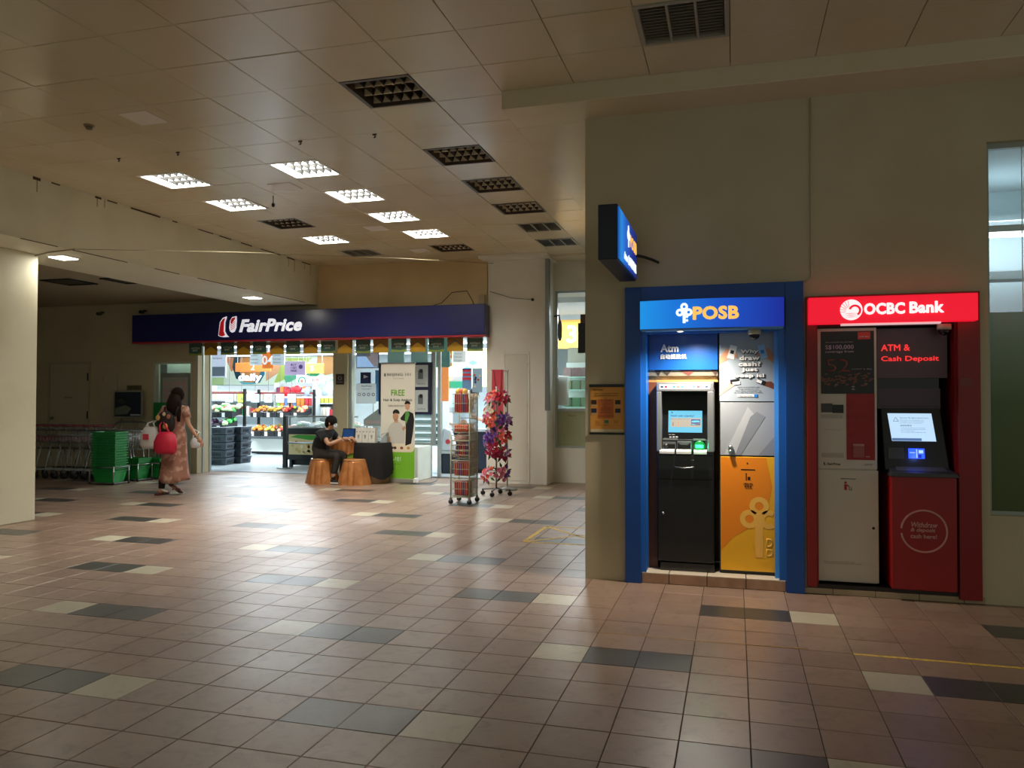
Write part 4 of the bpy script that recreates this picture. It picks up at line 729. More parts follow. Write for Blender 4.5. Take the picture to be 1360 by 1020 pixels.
for x, z, l in ((-12.68, 3.28, 'on the dim left wall near the ceiling'), (-11.62, 3.29, 'at the left end of the navy shop sign')):
    t = thing('security_camera', f'small dark security camera {l}', 'camera', (x, 13.45, z)); bx(x-.02, x+.02, 13.38, 13.45, z-.01, z+.02).build('bracket', DGREY, t); MB().lathe([(.03, 0), (.035, -.10), (.02, -.12)], (x, 13.38, z-.03), 12, 'y').build('camera_body', DGREY, t)
tag(MB().tube([(-5.4, 13.38, 3.17), (-5.1, 13.33, 3.24), (-4.9, 13.32, 3.42), (-4.62, 13.33, 3.44), (-4.52, 13.36, 3.25), (-4.5, 13.38, 3.17)], .007, 5).build('loose_cable', BLACK), 'black looped cable on top of the navy sign near the white column', 'cable')
tag(bx(-4.40, -4.29, 13.33, 13.40, 3.19, 3.36).build('junction_box', mat('box cream', 'B0A080', .5), bevel=.005), 'small junction box between the sign and the white column', 'box')

# ------------------------------------------------------------------ supermarket interior shell
SF = mat('shop floor', 'C9D2D6', .22, spec=.6, noise=(.8, 'BCC6CA', .4, .8)); SWL = mat('shop wall', 'AEB8BC', .6)
bx(-22, -1.05, 14.3, 27, -.12, -.001).build('floor_shop', SF, kind='structure'); bx(-22, -1.05, 14.36, 27, 3.3, 3.4).build('ceiling_shop', mat('shop ceiling', 'B9C0C4', .7), kind='structure')
bx(-22, -1.0, 26.0, 26.2, 0, 3.3).build('wall_shop_back', SWL, kind='structure'); bx(-22.1, -22, 14, 26.2, 0, 3.3).build('wall_shop_left', SWL, kind='structure'); bx(-1.05, -.95, 13.9, 26.2, 0, 4.0).build('wall_shop_right', SWL, kind='structure')
bx(-22, -12, 13.80, 13.88, 0, 3.3).build('wall_shop_front', SWL, kind='structure')
tb = MB(); tb.box(-16, -7.66, 14.06, 14.36, -.0035, .0015); tb.build('threshold', mat('threshold grey', '7F8C98', .4), kind='structure')
# ceiling tracks, tubes and ducts
STB = mat('shop tube', 'FFFFFF', .4, emit='F2FBFF', es=5)
for k, (y, x0, x1) in enumerate(((17.8, -17, -6), (19.6, -18, -6), (21.6, -19, -6), (23.6, -20, -6))):
    t = thing('tube_row', 'long white lit tube row under the shop ceiling', 'ceiling light', ((x0+x1)/2, y, 3.1), 'tube rows under the shop ceiling')
    bx(x0, x1, y-.05, y+.05, 3.0, 3.05).build('tray', WHITE, t); [MB().tube([(q_, y, 3.05), (q_, y, 3.3)], .006, 5).build('drop_rod', WHITE, t) for q_ in (x0+1, (x0+x1)/2, x1-1)]; MB().tube([(x0, y, 2.975), (x1, y, 2.975)], .018, 6).build('tube', STB, t)
for y, z, l in ((18.6, 2.80, 'nearer'), (20.8, 2.92, 'farther')): tag(bx(-18, -5.6, y, y+.14, z, z+.07).build('ceiling_rail', mat('rail grey', 'A8AEB2', .4, .4)), f'grey hanging rail across the shop ceiling, {l} one', 'rail')

# back graphics
G = thing('wall_graphic', 'long fresh produce wall graphic with the word daily', 'wall graphic', (-15, 24, 1.9))
gy = 24.0
bx(-18.4, -12.7, gy, gy+.05, 1.98, 2.95).build('board', mat('graphic cream', 'E6EFD8', .5), G)
def gp(pts, c, n='graphic_shape', d=.002): MB().prism(pts, gy-d, gy-d+.0015).build(n, mat('graphic '+c, c, .5), G, fix=True)
gp([(-17.35, 2.95), (-16.9, 2.95), (-16.85, 2.6), (-17.1, 2.45)], 'D98858', d=.003); gp([(-17.0, 2.95), (-16.75, 2.95), (-16.78, 2.5), (-16.6, 2.1), (-16.9, 2.2), (-17.05, 2.6)], '143C46', d=.005)
gp([(-16.75, 2.95), (-15.9, 2.95), (-15.85, 2.4), (-16.1, 2.05), (-16.6, 2.05), (-16.8, 2.5)], 'D28B4C', d=.003); gp([(-15.95, 2.75), (-15.8, 2.75), (-15.75, 2.35), (-15.95, 2.05), (-16.2, 2.05), (-15.92, 2.4)], '2E6F86', d=.006)
gp([(-16.8, 2.1), (-16.6, 2.0), (-16.2, 2.0), (-15.9, 2.12), (-16.3, 2.06)], '67B8C4', d=.006); gp([(-15.7, 2.75), (-14.9, 2.75), (-15.2, 2.4), (-15.7, 2.1)], 'E8A878', d=.003)
gp([(-15.0, 2.9), (-13.9, 2.9), (-14.6, 2.3), (-15.4, 2.0), (-15.2, 2.45)], 'B8C860', d=.004); gp([(-14.9, 2.0), (-14.1, 2.4), (-13.9, 2.7), (-14.3, 2.7), (-15.0, 2.25)], '5FB88C', d=.005); gp([(-14.1, 2.0), (-13.6, 2.35), (-13.9, 2.5), (-14.4, 2.1)], '2E9A62', d=.006)
gp([(-13.7, 2.95), (-12.75, 2.95), (-12.85, 2.4), (-13.4, 2.3), (-13.75, 2.5)], 'D89A5C', d=.004); gp([(-13.0, 2.6), (-12.7, 2.8), (-12.7, 2.0), (-13.1, 2.0)], '8CCFB4', d=.005)
gp([(-18.4, 2.3), (-17.4, 2.3), (-17.4, 1.98), (-18.4, 1.98)], 'C4DC9A', d=.003)
GW = mat('graphic white type', 'FFFFFF', .5, emit='FFFFFF', es=.5)
text('daily', .92, .30, GW, G, (-16.33, gy-.012, 2.22), bold=.02, heavy=.06); text('poultry', 1.15, .26, GW, G, (-13.55, gy-.012, 2.18), bold=.03)
bx(-20, -6, 24.4, 24.5, 0, 3.3).build('wall_shop_mid', SWL, kind='structure')
def hang(lab, x0, x1, z0, z1, y, c, cat='hanging sign', s1=None, tc='FFFFFF', frac=.5, group=None, extra=None):
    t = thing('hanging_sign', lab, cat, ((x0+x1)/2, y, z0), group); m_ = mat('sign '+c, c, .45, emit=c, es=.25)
    bx(x0, x1, y, y+.03, z0, z1).build('board', m_, t, bevel=.006)
    for x in (x0+.06, x1-.06): MB().tube([(x, y+.015, z1), (x, y+.015, 3.3)], .005, 5).build('cord', WHITE, t)
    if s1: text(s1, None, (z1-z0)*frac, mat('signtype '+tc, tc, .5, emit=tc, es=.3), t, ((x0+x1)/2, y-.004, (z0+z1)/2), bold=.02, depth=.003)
    if extra: extra(t)
    return t
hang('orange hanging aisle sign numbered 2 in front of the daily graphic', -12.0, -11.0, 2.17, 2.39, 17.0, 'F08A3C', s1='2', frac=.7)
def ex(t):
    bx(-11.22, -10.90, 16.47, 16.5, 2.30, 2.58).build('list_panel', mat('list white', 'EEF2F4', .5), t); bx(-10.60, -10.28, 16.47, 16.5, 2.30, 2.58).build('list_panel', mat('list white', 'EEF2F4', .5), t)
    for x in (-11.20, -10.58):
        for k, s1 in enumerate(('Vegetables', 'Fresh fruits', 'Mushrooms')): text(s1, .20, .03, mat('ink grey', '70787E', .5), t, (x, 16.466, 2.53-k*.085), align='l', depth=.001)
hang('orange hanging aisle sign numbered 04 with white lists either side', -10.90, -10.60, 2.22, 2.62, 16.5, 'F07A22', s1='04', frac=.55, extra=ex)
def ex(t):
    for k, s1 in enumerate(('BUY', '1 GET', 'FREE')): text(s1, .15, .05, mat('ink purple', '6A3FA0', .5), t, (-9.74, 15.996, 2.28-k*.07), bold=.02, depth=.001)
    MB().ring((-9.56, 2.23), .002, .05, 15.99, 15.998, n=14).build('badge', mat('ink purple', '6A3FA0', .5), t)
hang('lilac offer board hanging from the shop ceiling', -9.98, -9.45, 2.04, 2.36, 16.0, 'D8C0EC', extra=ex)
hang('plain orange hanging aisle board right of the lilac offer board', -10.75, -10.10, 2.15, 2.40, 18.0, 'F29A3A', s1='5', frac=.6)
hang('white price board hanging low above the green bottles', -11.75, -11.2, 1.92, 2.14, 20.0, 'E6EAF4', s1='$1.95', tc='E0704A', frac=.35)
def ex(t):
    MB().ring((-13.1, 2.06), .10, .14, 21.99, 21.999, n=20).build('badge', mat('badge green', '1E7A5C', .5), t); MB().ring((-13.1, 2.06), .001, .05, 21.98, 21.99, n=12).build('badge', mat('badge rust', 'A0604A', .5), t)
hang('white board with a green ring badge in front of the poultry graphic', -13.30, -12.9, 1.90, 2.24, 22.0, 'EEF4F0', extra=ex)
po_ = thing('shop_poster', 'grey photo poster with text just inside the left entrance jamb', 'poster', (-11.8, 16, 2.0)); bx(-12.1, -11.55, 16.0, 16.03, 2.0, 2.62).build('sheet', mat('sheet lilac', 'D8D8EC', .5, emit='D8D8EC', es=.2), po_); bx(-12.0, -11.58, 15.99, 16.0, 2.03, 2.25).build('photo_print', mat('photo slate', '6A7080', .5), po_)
[MB().tube([(q_, 16.015, 2.62), (q_, 16.015, 3.3)], .005, 5).build('cord', WHITE, po_) for q_ in (-12.0, -11.65)]
text('Recipes', .3, .06, mat('ink grey', '70787E', .5), po_, (-11.8, 15.995, 2.45), depth=.001)
# crates
CRM = mat('crate blue black', '2A323C', .5); CRL = mat('crate lid', 'C9D2D6', .5)
def crate():
    t = thing('produce_crate', 'x', 'crate', (0, 0, 0), 'dark crates stacked inside the entrance'); w2, d2, h = .24, .19, .165
    MB().hexa([(-w2*.94, -d2*.94, 0), (w2*.94, -d2*.94, 0), (w2*.94, d2*.94, 0), (-w2*.94, d2*.94, 0), (-w2, -d2, h-.03), (w2, -d2, h-.03), (w2, d2, h-.03), (-w2, d2, h-.03)]).build('body', CRM, t)
    bx(-w2-.01, w2+.01, -d2-.01, d2+.01, h-.03, h-.008).build('rim', mat('crate rim', '363F4A', .45), t)
    g = MB()
    for k in range(5): g.box(-.10+.045*k, -.08+.045*k, -d2-.006, -d2+.005, .04, .10)
    for k in range(4): g.box(w2-.005, w2+.004, -.10+.055*k, -.075+.055*k, .04, .10)
    g.build('vent_slots', BLACK, t, kind='stuff'); return t
c0 = crate(); n_ = 0
pos_ = ['bottom', 'second from the bottom', 'middle', 'second from the top', 'top']
for (x, y, s1, rz) in ((-11.28, 15.45, 'left', .12), (-11.20, 15.98, 'right', -.05)):
    for k in range(5):
        lab = f'dark blue crate in the {s1} stack by the entrance, {pos_[k]}'
        if n_ == 0: c0.location = (x, y, 0); c0['label'] = lab; c0.rotation_euler = (0, 0, rz)
        else: dup(c0, (x, y, .172*k), rz, lab)
        n_ += 1
# produce stands
VEG = [mat('green lettuce', '3FA24E', .5), mat('pale green cabbage', '9BD08A', .5), mat('cream cabbage', 'C8E0A8', .5), mat('red radish bunch', 'B8433A', .5), mat('dark aubergine', '4A2E4E', .4)]
FRU = [mat('round orange', 'F2963A', .45), mat('yellow mango', 'F6CC5C', .45), mat('red apple', 'C83A2E', .4), mat('peach', 'F0B088', .45), mat('lime', 'A8C84A', .45)]
BOXM = mat('display box', '1E2024', .5); SPN = mat('stand panel', 'DDE0D8', .4); WTAG = mat('price tag', 'F2F4F2', .5)
SHARED = {}
def fruit(kind, c, r, lab, cat, group, m):
    key = (kind, m.name)
    if key not in SHARED: SHARED[key] = MB().ball((0, 0, 0), 1, 8, (1, 1, .92), .04).build(kind, m); o = SHARED[key]
    else: o = SHARED[key].copy(); C.objects.link(o)
    o.location = c; o.scale = (r, r, r); o.rotation_euler = (0, 0, random.random()*6); tag(o, lab, cat, group); return o
def stand(lab, x0, x1, y, tiers, mats, r, dens, kind, white=True, grp='x'):
    t = thing('produce_stand', lab, 'stand', ((x0+x1)/2, y+.4, 0))
    if white: bx(x0+.02, x1-.02, y+.05, y+.8, .08, .42).build('base_panel', SPN, t); bx(x0, x1, y+.1, y+.8, .02, .08).build('kick', BLACK, t); bx(x0, x1, y+.02, y+.8, .42, .48).build('base_rail', DSTEEL, t)
    for x in (x0, x1-.05): bx(x, x+.05, y+.35, y+.42, 0, 1.75).build('post', BLACK, t)
    bx(x0, x1, y+.42, y+.45, 1.62, 1.68).build('top_rail', mat('rail rust', '8A4A4A', .5), t)
    nb = max(2, int((x1-x0)/.42))
    for z, yy in tiers:
        for q in range(nb):
            a = x0+.06+(x1-x0-.12)*q/nb; b = x0+.06+(x1-x0-.12)*(q+1)/nb-.02
            MB().hexa([(a, yy, z), (b, yy, z), (b, yy+.42, z+.10), (a, yy+.42, z+.10), (a, yy, z+.13), (b, yy, z+.13), (b, yy+.42, z+.24), (a, yy+.42, z+.24)]).build('display_box', BOXM, t)
            bx(a+.1, a+.18, yy-.012, yy-.002, z+.01, z+.12).build('price_tag', WTAG, t)
            for k in range(dens):
                mt = mats[(q+int(z*10)) % len(mats)] if random.random() < .8 else random.choice(mats)
                u, v = random.random(), random.random(); px = a+.05+(b-a-.1)*u; py = yy+.05+.34*v
                fruit(kind, (px, py, z+.15+.11*v+random.random()*r*.8*(1-abs(u-.5))), r*random.uniform(.85, 1.1), f'{mt.name} among the goods heaped in the produce stand boxes', kind, grp+' '+mt.name, mt)
    return t
stand('long fruit stand with white base panel behind the entrance', -12.6, -10.85, 18.5, [(1.00, 18.45), (.50, 18.35)], FRU, .05, 12, 'fruit', grp='loose')
stand('vegetable stand with leafy greens left of the fruit stand', -13.9, -12.1, 17.2, [(1.02, 17.15), (.70, 16.95)], VEG, .075, 9, 'vegetable', False, grp='loose')
t = thing('leafy_bunch', 'heap of leafy greens in the vegetable stand end box', 'vegetables', (-12.5, 17.2, 1.1)); 
for k in range(14):
    m = MB().ball((-12.75+random.random()*.75, 17.2+random.random()*.25, 1.20+random.random()*.14), .085, 7, (1.4, .8, .5), .25); m.build('leaf', random.choice(VEG[:3]), t)
# notices hanging over the stands
for k, (x, c) in enumerate(((-13.1, 'D8ECF4'), (-12.72, 'C8D85A'), (-12.3, 'D8ECF4'), (-11.9, 'E6EEF8'), (-11.55, 'D5DEE6'), (-11.2, 'E4EAF0'))):
    t = thing('price_card', ('first', 'second', 'third', 'fourth', 'fifth', 'sixth')[k]+' price card from the left above the produce', 'sign', (x, 18.3, 1.4), 'price cards above the produce')
    bx(x-.13, x+.13, 18.31, 18.32, 1.39, 1.63).build('card_frame', mat('card frame', '3A4048', .5), t); bx(x-.12, x+.12, 18.30, 18.31, 1.40, 1.62).build('card', mat('card '+c, c, .5), t); text(('2.95', '1.80', '3.50', '2', '4.20', '1.65')[k], .14, .08, mat('ink grey', '70787E', .5), t, (x, 18.296, 1.50), depth=.001); MB().tube([(x, 18.305, 1.62), (x, 18.305, 3.3)], .005, 5).build('hook', DSTEEL, t)
# shelves with bottles at the back
def shelfunit(lab, x0, x1, y, zs, top, prods):
    t = thing('shelf_unit', lab, 'shelf', ((x0+x1)/2, y+.2, 0)); W2 = mat('shelf white', 'C2CACC', .4)
    bx(x0, x1, y+.38, y+.42, 0, top).build('back', W2, t)
    for x in (x0-.02, x1): bx(x, x+.02, y, y+.4, 0, top).build('side', W2, t)
    for z in zs: bx(x0, x1, y, y+.38, z-.03, z).build('shelf', W2, t)
    for z, kind, r, h, cols, lb in prods:
        x = x0+r+.01; k = 0
        while x < x1-r:
            m_ = random.choice(cols); key = (kind, m_.name)
            if key not in SHARED:
                SHARED[key] = (MB().lathe([(r*.9, 0), (r, .02), (r, h*.68), (r*.45, h*.85), (r*.45, h)], (0, 0, 0), 8).build(kind, m_) if kind == 'bottle' else bx(-r*.9, r*.9, -r, r, 0, h).build(kind, m_, bevel=.004)); o = SHARED[key]
            else: o = SHARED[key].copy(); C.objects.link(o)
            o.location = (x, y+.14, z); tag(o, f'{m_.name} {kind} {lb}', kind, f'{m_.name} {kind}s {lb}'); x += r*2.15; k += 1
GBT = [mat('green glass', '3C9A5C', .3), mat('lime label', '8CC25A', .4), mat('mint carton', '9ED8C0', .4), mat('rust label', 'B07050', .4)]
RBT = [mat('red label', 'C8404A', .4), mat('cream carton', 'E8DCC8', .5), mat('white tub', 'EEF0F0', .4)]
shelfunit('white shelf unit of green bottles in the shop centre', -13.0, -11.7, 21.0, (.5, 1.05, 1.58), 2.0, [(1.58, 'bottle', .042, .26, GBT, 'on the upper centre shelf'), (1.05, 'bottle', .045, .34, GBT, 'on the middle centre shelf'), (.5, 'bottle', .05, .34, GBT, 'on the low centre shelf')])
shelfunit('narrow shelf of red packets behind the fruit stand', -12.55, -11.35, 19.6, (1.30, 1.62), 1.95, [(1.30, 'packet', .06, .22, [RBT[0], GBT[1], mat('blue pouch', '6A86B8', .4), mat('orange pouch', 'E09040', .4)], 'on the narrow shelf'), (1.62, 'packet', .055, .20, [RBT[0], mat('plum pouch', '8A3A5A', .4), mat('orange pouch'), GBT[0]], 'on top of the narrow shelf')])
shelfunit('white shelf unit of tubs and packets beside the pillar', -11.55, -10.5, 20.0, (.45, .98, 1.38), 1.75, [(1.38, 'packet', .07, .20, [mat('yellow carton', 'D8D05A', .5), mat('blue carton', 'C8D4EC', .5)], 'on the upper right shelf'), (.98, 'packet', .055, .28, RBT, 'on the middle right shelf'), (.45, 'packet', .07, .3, RBT, 'on the low right shelf')])
shelfunit('long white shelf unit along the left of the shop', -15.3, -13.05, 20.4, (.5, 1.0, 1.45), 1.9, [(1.45, 'packet', .07, .22, RBT+[GBT[2]], 'on the long left shelf'), (1.0, 'packet', .07, .26, RBT+GBT, 'on the long left lower shelf')])
cs = [mat('crisp red', 'C8202C', .5), mat('bag blue', '9FB4D8', .5), mat('bag white', 'E4ECF4', .5)]
for k in range(9):
    x = -11.75+k*.16; y = 18.95; o = MB().ball((0, 0, 0), .11, 8, (1, .5, 1.1), .12).build('goods_bag', cs[0] if k < 3 else random.choice(cs[1:])); o.location = (x, y+.1*(k % 2), 1.66+.04*(k % 3)); tag(o, ('red' if k < 3 else 'pale')+' bag of goods stacked above the fruit stand', 'bag', ('red' if k < 3 else 'pale')+' bags above the fruit')
bx_ = bx(-11.85, -10.3, 18.9, 19.25, 1.52, 1.56).build('bag_shelf', WHITE); tag(bx_, 'white shelf board carrying bags above the fruit stand', 'shelf')
for x in (-11.8, -10.36): tag(bx(x-.02, x+.02, 19.18, 19.22, 0, 1.52).build('shelf_post', DGREY), 'thin dark post holding the bag shelf', 'post', 'posts of the bag shelf')
# chiller in front
FCH = thing('chiller_island', 'black open chiller with a vegetable picture on its front, behind the seated man', 'chiller', (-8.6, 15.7, 0)); CB = mat('chiller black', '1A2026', .4)
cb = bx(-9.50, -7.75, 15.3, 16.3, .16, .86).build('body', CB, FCH, bevel=.01); bx(-9.45, -7.80, 15.4, 16.2, .04, .16).build('plinth', CB, FCH)
for x in (-9.4, -8.5, -7.9): bx(x-.03, x+.03, 15.33, 15.40, 0, .16).build('foot', BLACK, FCH)
bx(-9.5, -7.75, 15.29, 15.305, .86, 1.10).build('glass_front', GLASS, FCH); bx(-9.5, -7.75, 15.28, 15.32, 1.10, 1.13).build('glass_rail', STEEL, FCH); bx(-9.5, -7.75, 15.28, 15.31, .85, .875).build('glass_rail', STEEL, FCH)
pc = bx(-9.42, -8.2, 15.288, 15.30, .28, .72).build('picture', mat('picture cream', 'D8C898', .5), cb)
MB().prism([(-9.38, .66), (-9.2, .71), (-8.22, .70), (-8.3, .62), (-8.9, .60)], 15.282, 15.288).build('leek_print', mat('leek green', '3E9A34', .5), pc, fix=True)
for k in range(26): 
    c_ = random.choice(('E0D8A8', 'C83A2C', '6E9A44', 'E8E4C8', '8A2A34', 'C8B070')); x, z = random.uniform(-9.36, -8.26), random.uniform(.31, .55)
    MB().ring((x, z), .001, random.uniform(.03, .05), 15.280, 15.286, n=9).build('vegetable_print', mat('veg print '+c_, c_, .5), pc)
for k in range(22): 
    o = MB().ball((0, 0, 0), .09, 7, (1.2, .9, .5), .2).build('wrapped_pack', random.choice([mat('pack clear', 'C8D4DC', .25), mat('pack pale', 'DDE2E2', .3), mat('pack green', 'A8C8A8', .3), mat('pack pink', 'D8B0A8', .3)])); o.location = (-9.38+(k % 11)*.15, 15.45+.3*(k//11), .89+.03*(k % 3)); tag(o, 'wrapped pack lying in the open chiller', 'food pack', 'packs in the open chiller')
rl = thing('trolley_rail', 'dark post with steel guard rails in front of the black chiller', 'rail', (-9.3, 14.95, 0))
bx(-9.34, -9.26, 14.92, 15.0, .02, 1.13).build('post', DGREY, rl); bx(-9.44, -9.18, 14.85, 15.07, 0, .02).build('foot_plate', STEEL, rl)
for z in (.55,): MB().tube([(-9.3, 14.95, z), (-7.7, 14.95, z+.02)], .022, 8).build('rail', STEEL, rl)
# ceiling-high notices in the window bay
tv = thing('wall_screen', 'screen showing a carriageway video behind the shop window', 'screen', (-7.17, 14.6, 2.1)); bx(-7.42, -6.93, 14.55, 14.59, 2.12, 2.44).build('panel', DGREY, tv); v2 = bx(-7.40, -6.95, 14.54, 14.55, 2.14, 2.42).build('picture', mat('tv sky', '8FB4E8', .3, emit='8FB4E8', es=.7), tv)
MB().prism([(-7.25, 2.42), (-6.95, 2.42), (-6.95, 2.15), (-7.02, 2.15)], 14.535, 14.54).build('road_print', mat('tv road', '8A7480', .4, emit='8A7480', es=.4), v2, fix=True); bx(-7.40, -7.1, 14.535, 14.54, 2.36, 2.42).build('skyline_print', mat('tv navy', '2A4A8A', .4), v2)
for x in (-6.72, -6.20, -5.72): tag(bx(x-.17, x+.19, 14.9, 14.94, 2.14, 3.3).build('window_sheet', mat('sheet teal', '5F9088', .5)), 'teal backed notice sheet high in the shop window', 'notice', 'teal sheets high in the shop window')
pl_ = thing('play_notice', 'small dark blue notice with a white arrow on the shop window', 'notice', (-6.97, 14.07, 1.8)); bx(-7.08, -6.86, 14.06, 14.07, 1.78, 2.02).build('sheet', mat('notice navy', '15285A', .4), pl_); MB().prism([(-7.01, 1.97), (-6.91, 1.93), (-7.01, 1.90)], 14.054, 14.06).build('arrow_print', PALE, pl_, fix=True)
wn_ = thing('rules_notice', 'pale blue entry rules notice on the shop window left of the banner', 'notice', (-6.95, 14.07, 1.4)); bx(-7.17, -6.74, 14.055, 14.068, 1.41, 1.80).build('sheet', mat('notice pale', 'CFE4EE', .5, emit='CFE4EE', es=.15), wn_); text('FairPrice', .22, .035, mat('ink navy', '22305A', .5), wn_, (-6.95, 14.053, 1.75), shear=.2, depth=.001)
text('Welcome shoppers', .2, .02, mat('ink navy', '22305A', .5), wn_, (-6.95, 14.053, 1.69), depth=.001)
for k in range(4): MB().ring((-7.10+k*.10, 1.585), .022, .032, 14.05, 14.055, n=12).build('rule_symbol', mat(('ink grey', 'ink navy', 'ink navy', 'ink navy')[k]), wn_)
tag(bx(-6.76, -6.66, 14.055, 14.068, 1.45, 2.06).build('blue_strip', mat('strip blue', '5A9AD8', .5)), 'narrow sky blue strip notice beside the rules notice', 'notice')
sb = thing('bulletin_board', 'navy framed bulletin board with posters on the shop window behind the banner', 'board', (-6.12, 14.0, 1.2)); NV = mat('frame navy', '10163E', .35)
bx(-6.67, -5.58, 14.02, 14.06, 1.20, 2.20).build('frame', NV, sb)
for x0, x1, z0, z1 in ((-6.62, -6.29, 1.25, 2.14), (-6.25, -5.93, 1.25, 2.14), (-5.90, -5.64, 1.73, 2.15), (-5.90, -5.64, 1.25, 1.67)):
    s2 = bx(x0, x1, 14.012, 14.02, z0, z1).build('poster_sheet', mat('sheet pale grey', 'C9CFCF', .5), sb)
    if x0 > -5.91:
        bx(x0+.06, x0+.16, 14.008, 14.012, z0+.15, z0+.32).build('print_block', mat('block grey', '6C7274', .5), s2); bx(x0+.09, x0+.15, 14.006, 14.010, z0+.27, z0+.34).build('print_block', BLACK, s2); text('Scan & Go', .16, .025, mat('ink dark'), s2, (x0+.13, 14.010, z0+.06), depth=.001)
sl_ = thing('drink_shelf', 'pale shelf of folded goods low behind the shop window', 'shelf', (-6.2, 15.0, .5))
for k in range(5): z = .55+k*.14; bx(-7.2, -5.7, 14.9, 15.3, z, z+.03).build('shelf', mat('shelf white', 'C2CACC', .4), sl_); bx(-6.35, -5.8, 14.92, 15.28, z+.03, z+.09).build('goods_row', mat('goods teal', '4E9098', .5), sl_)
for x in (-7.22, -5.70): bx(x, x+.02, 14.9, 15.3, 0, 1.45).build('side', mat('shelf white'), sl_)
br = thing('magazine_rack', 'black sloping rack of magazines behind the shop window', 'rack', (-7.2, 14.65, 1.0))
MB().hexa([(-7.25, 14.55, .95), (-6.80, 14.55, .95), (-6.80, 14.8, .95), (-7.25, 14.8, .95), (-7.25, 14.55, 1.08), (-6.80, 14.55, 1.38), (-6.80, 14.8, 1.38), (-7.25, 14.8, 1.08)]).build('body', mat('rack black', '17181C', .4), br); bx(-7.22, -6.84, 14.54, 14.55, 1.0, 1.06).build('label_strip', mat('strip red', '7A2A34', .5), br)
for x in (-7.22, -6.84): bx(x, x+.02, 14.6, 14.64, 0, .95).build('leg', BLACK, br)
# right opening: signs, kiosk and checkout
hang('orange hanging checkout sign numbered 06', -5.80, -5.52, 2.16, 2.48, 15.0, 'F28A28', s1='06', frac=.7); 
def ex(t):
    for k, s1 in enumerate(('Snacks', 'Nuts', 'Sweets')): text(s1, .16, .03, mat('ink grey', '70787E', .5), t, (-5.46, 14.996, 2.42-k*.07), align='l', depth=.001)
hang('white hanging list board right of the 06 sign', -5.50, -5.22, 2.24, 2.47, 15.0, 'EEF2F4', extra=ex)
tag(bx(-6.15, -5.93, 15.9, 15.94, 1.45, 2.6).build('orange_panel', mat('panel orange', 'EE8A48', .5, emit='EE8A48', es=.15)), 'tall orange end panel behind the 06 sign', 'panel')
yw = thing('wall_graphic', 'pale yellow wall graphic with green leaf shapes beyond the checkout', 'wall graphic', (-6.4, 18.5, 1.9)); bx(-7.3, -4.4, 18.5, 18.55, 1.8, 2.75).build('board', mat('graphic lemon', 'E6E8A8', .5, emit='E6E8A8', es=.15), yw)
for x, z in ((-6.4, 2.25), (-6.25, 2.4), (-6.15, 2.15), (-6.3, 2.05)): MB().prism([(x-.13, z), (x, z+.07), (x+.13, z), (x, z-.07)], 18.49, 18.5).build('leaf_print', mat('leaf mint', '5FC0A0', .5), yw, fix=True)
kk_ = thing('self_service_kiosk', 'white self service kiosk with green header in the right opening', 'kiosk', (-5.75, 16.0, 0)); bx(-6.0, -5.5, 16.0, 16.25, 1.2, 2.0).build('housing', mat('kiosk white', 'E4ECF0', .35), kk_, bevel=.02); bx(-5.9, -5.62, 16.1, 16.25, 0, 1.2).build('post', mat('kiosk white'), kk_); bx(-5.94, -5.56, 15.985, 16.0, 1.74, 1.88).build('green_header', mat('header green', '3FB08A', .4, emit='3FB08A', es=.4), kk_); bx(-5.94, -5.56, 15.985, 16.0, 1.32, 1.72).build('screen', mat('kiosk pale screen', 'C8E4EA', .3, emit='C8E4EA', es=.6), kk_)
ct = thing('checkout_counter', 'dark blue checkout counter inside the right opening', 'counter', (-5.4, 15.2, 0)); bx(-5.85, -4.6, 15.15, 15.8, .08, .84).build('body', mat('counter navy', '1B2538', .4), ct, bevel=.01); bx(-5.88, -4.57, 15.1, 15.85, .84, .89).build('worktop', mat('worktop pale', 'C0CCD8', .35), ct); bx(-5.8, -4.65, 15.2, 15.75, 0, .08).build('kick', BLACK, ct)
bag_ = thing('carrier_bag', 'white carrier bag with a red print standing on a low shelf by the checkout', 'bag', (-5.55, 14.98, .45)); MB().hexa([(-5.72, 14.9, .46), (-5.40, 14.9, .46), (-5.40, 15.06, .46), (-5.72, 15.06, .46), (-5.66, 14.93, .92), (-5.50, 14.93, .86), (-5.50, 15.03, .86), (-5.66, 15.03, .92)]).build('bag_body', mat('bag film', 'DCE6F0', .4), bag_, bevel=.02); MB().ring((-5.56, .64), .002, .05, 14.885, 14.90, n=10).build('red_print', mat('print red', 'C83A4A', .5), bag_)
tag(bx(-5.76, -5.36, 14.88, 15.10, .40, .455).build('bag_shelf', mat('shelf white')), 'low pale shelf carrying the carrier bag', 'shelf'); tag(bx(-5.72, -5.40, 14.9, 15.08, 0, .40).build('low_cabinet', mat('counter navy'), bevel=.006), 'dark blue low cabinet under the carrier bag', 'cabinet')
for x, y, c_, l in ((-5.15, 16.8, 'D84A3A', 'red'), (-4.8, 17.2, '4AA070', 'green'), (-4.5, 16.6, 'E0B040', 'yellow')):
    t = thing('goods_shelf', f'shelf end of {l} packets behind the basket rack', 'shelf', (x, y, 0)); bx(x-.2, x+.2, y, y+.4, 0, .1).build('base', DGREY, t); bx(x-.2, x+.2, y+.3, y+.34, .1, 1.8).build('back', mat('shelf white'), t)
    for k in range(5): bx(x-.2, x+.2, y, y+.3, .3+.33*k, .33+.33*k).build('shelf', mat('shelf white'), t); bx(x-.18, x+.18, y+.04, y+.28, .33+.33*k, .55+.33*k).build('packets', mat('packs '+c_, c_, .5), t)
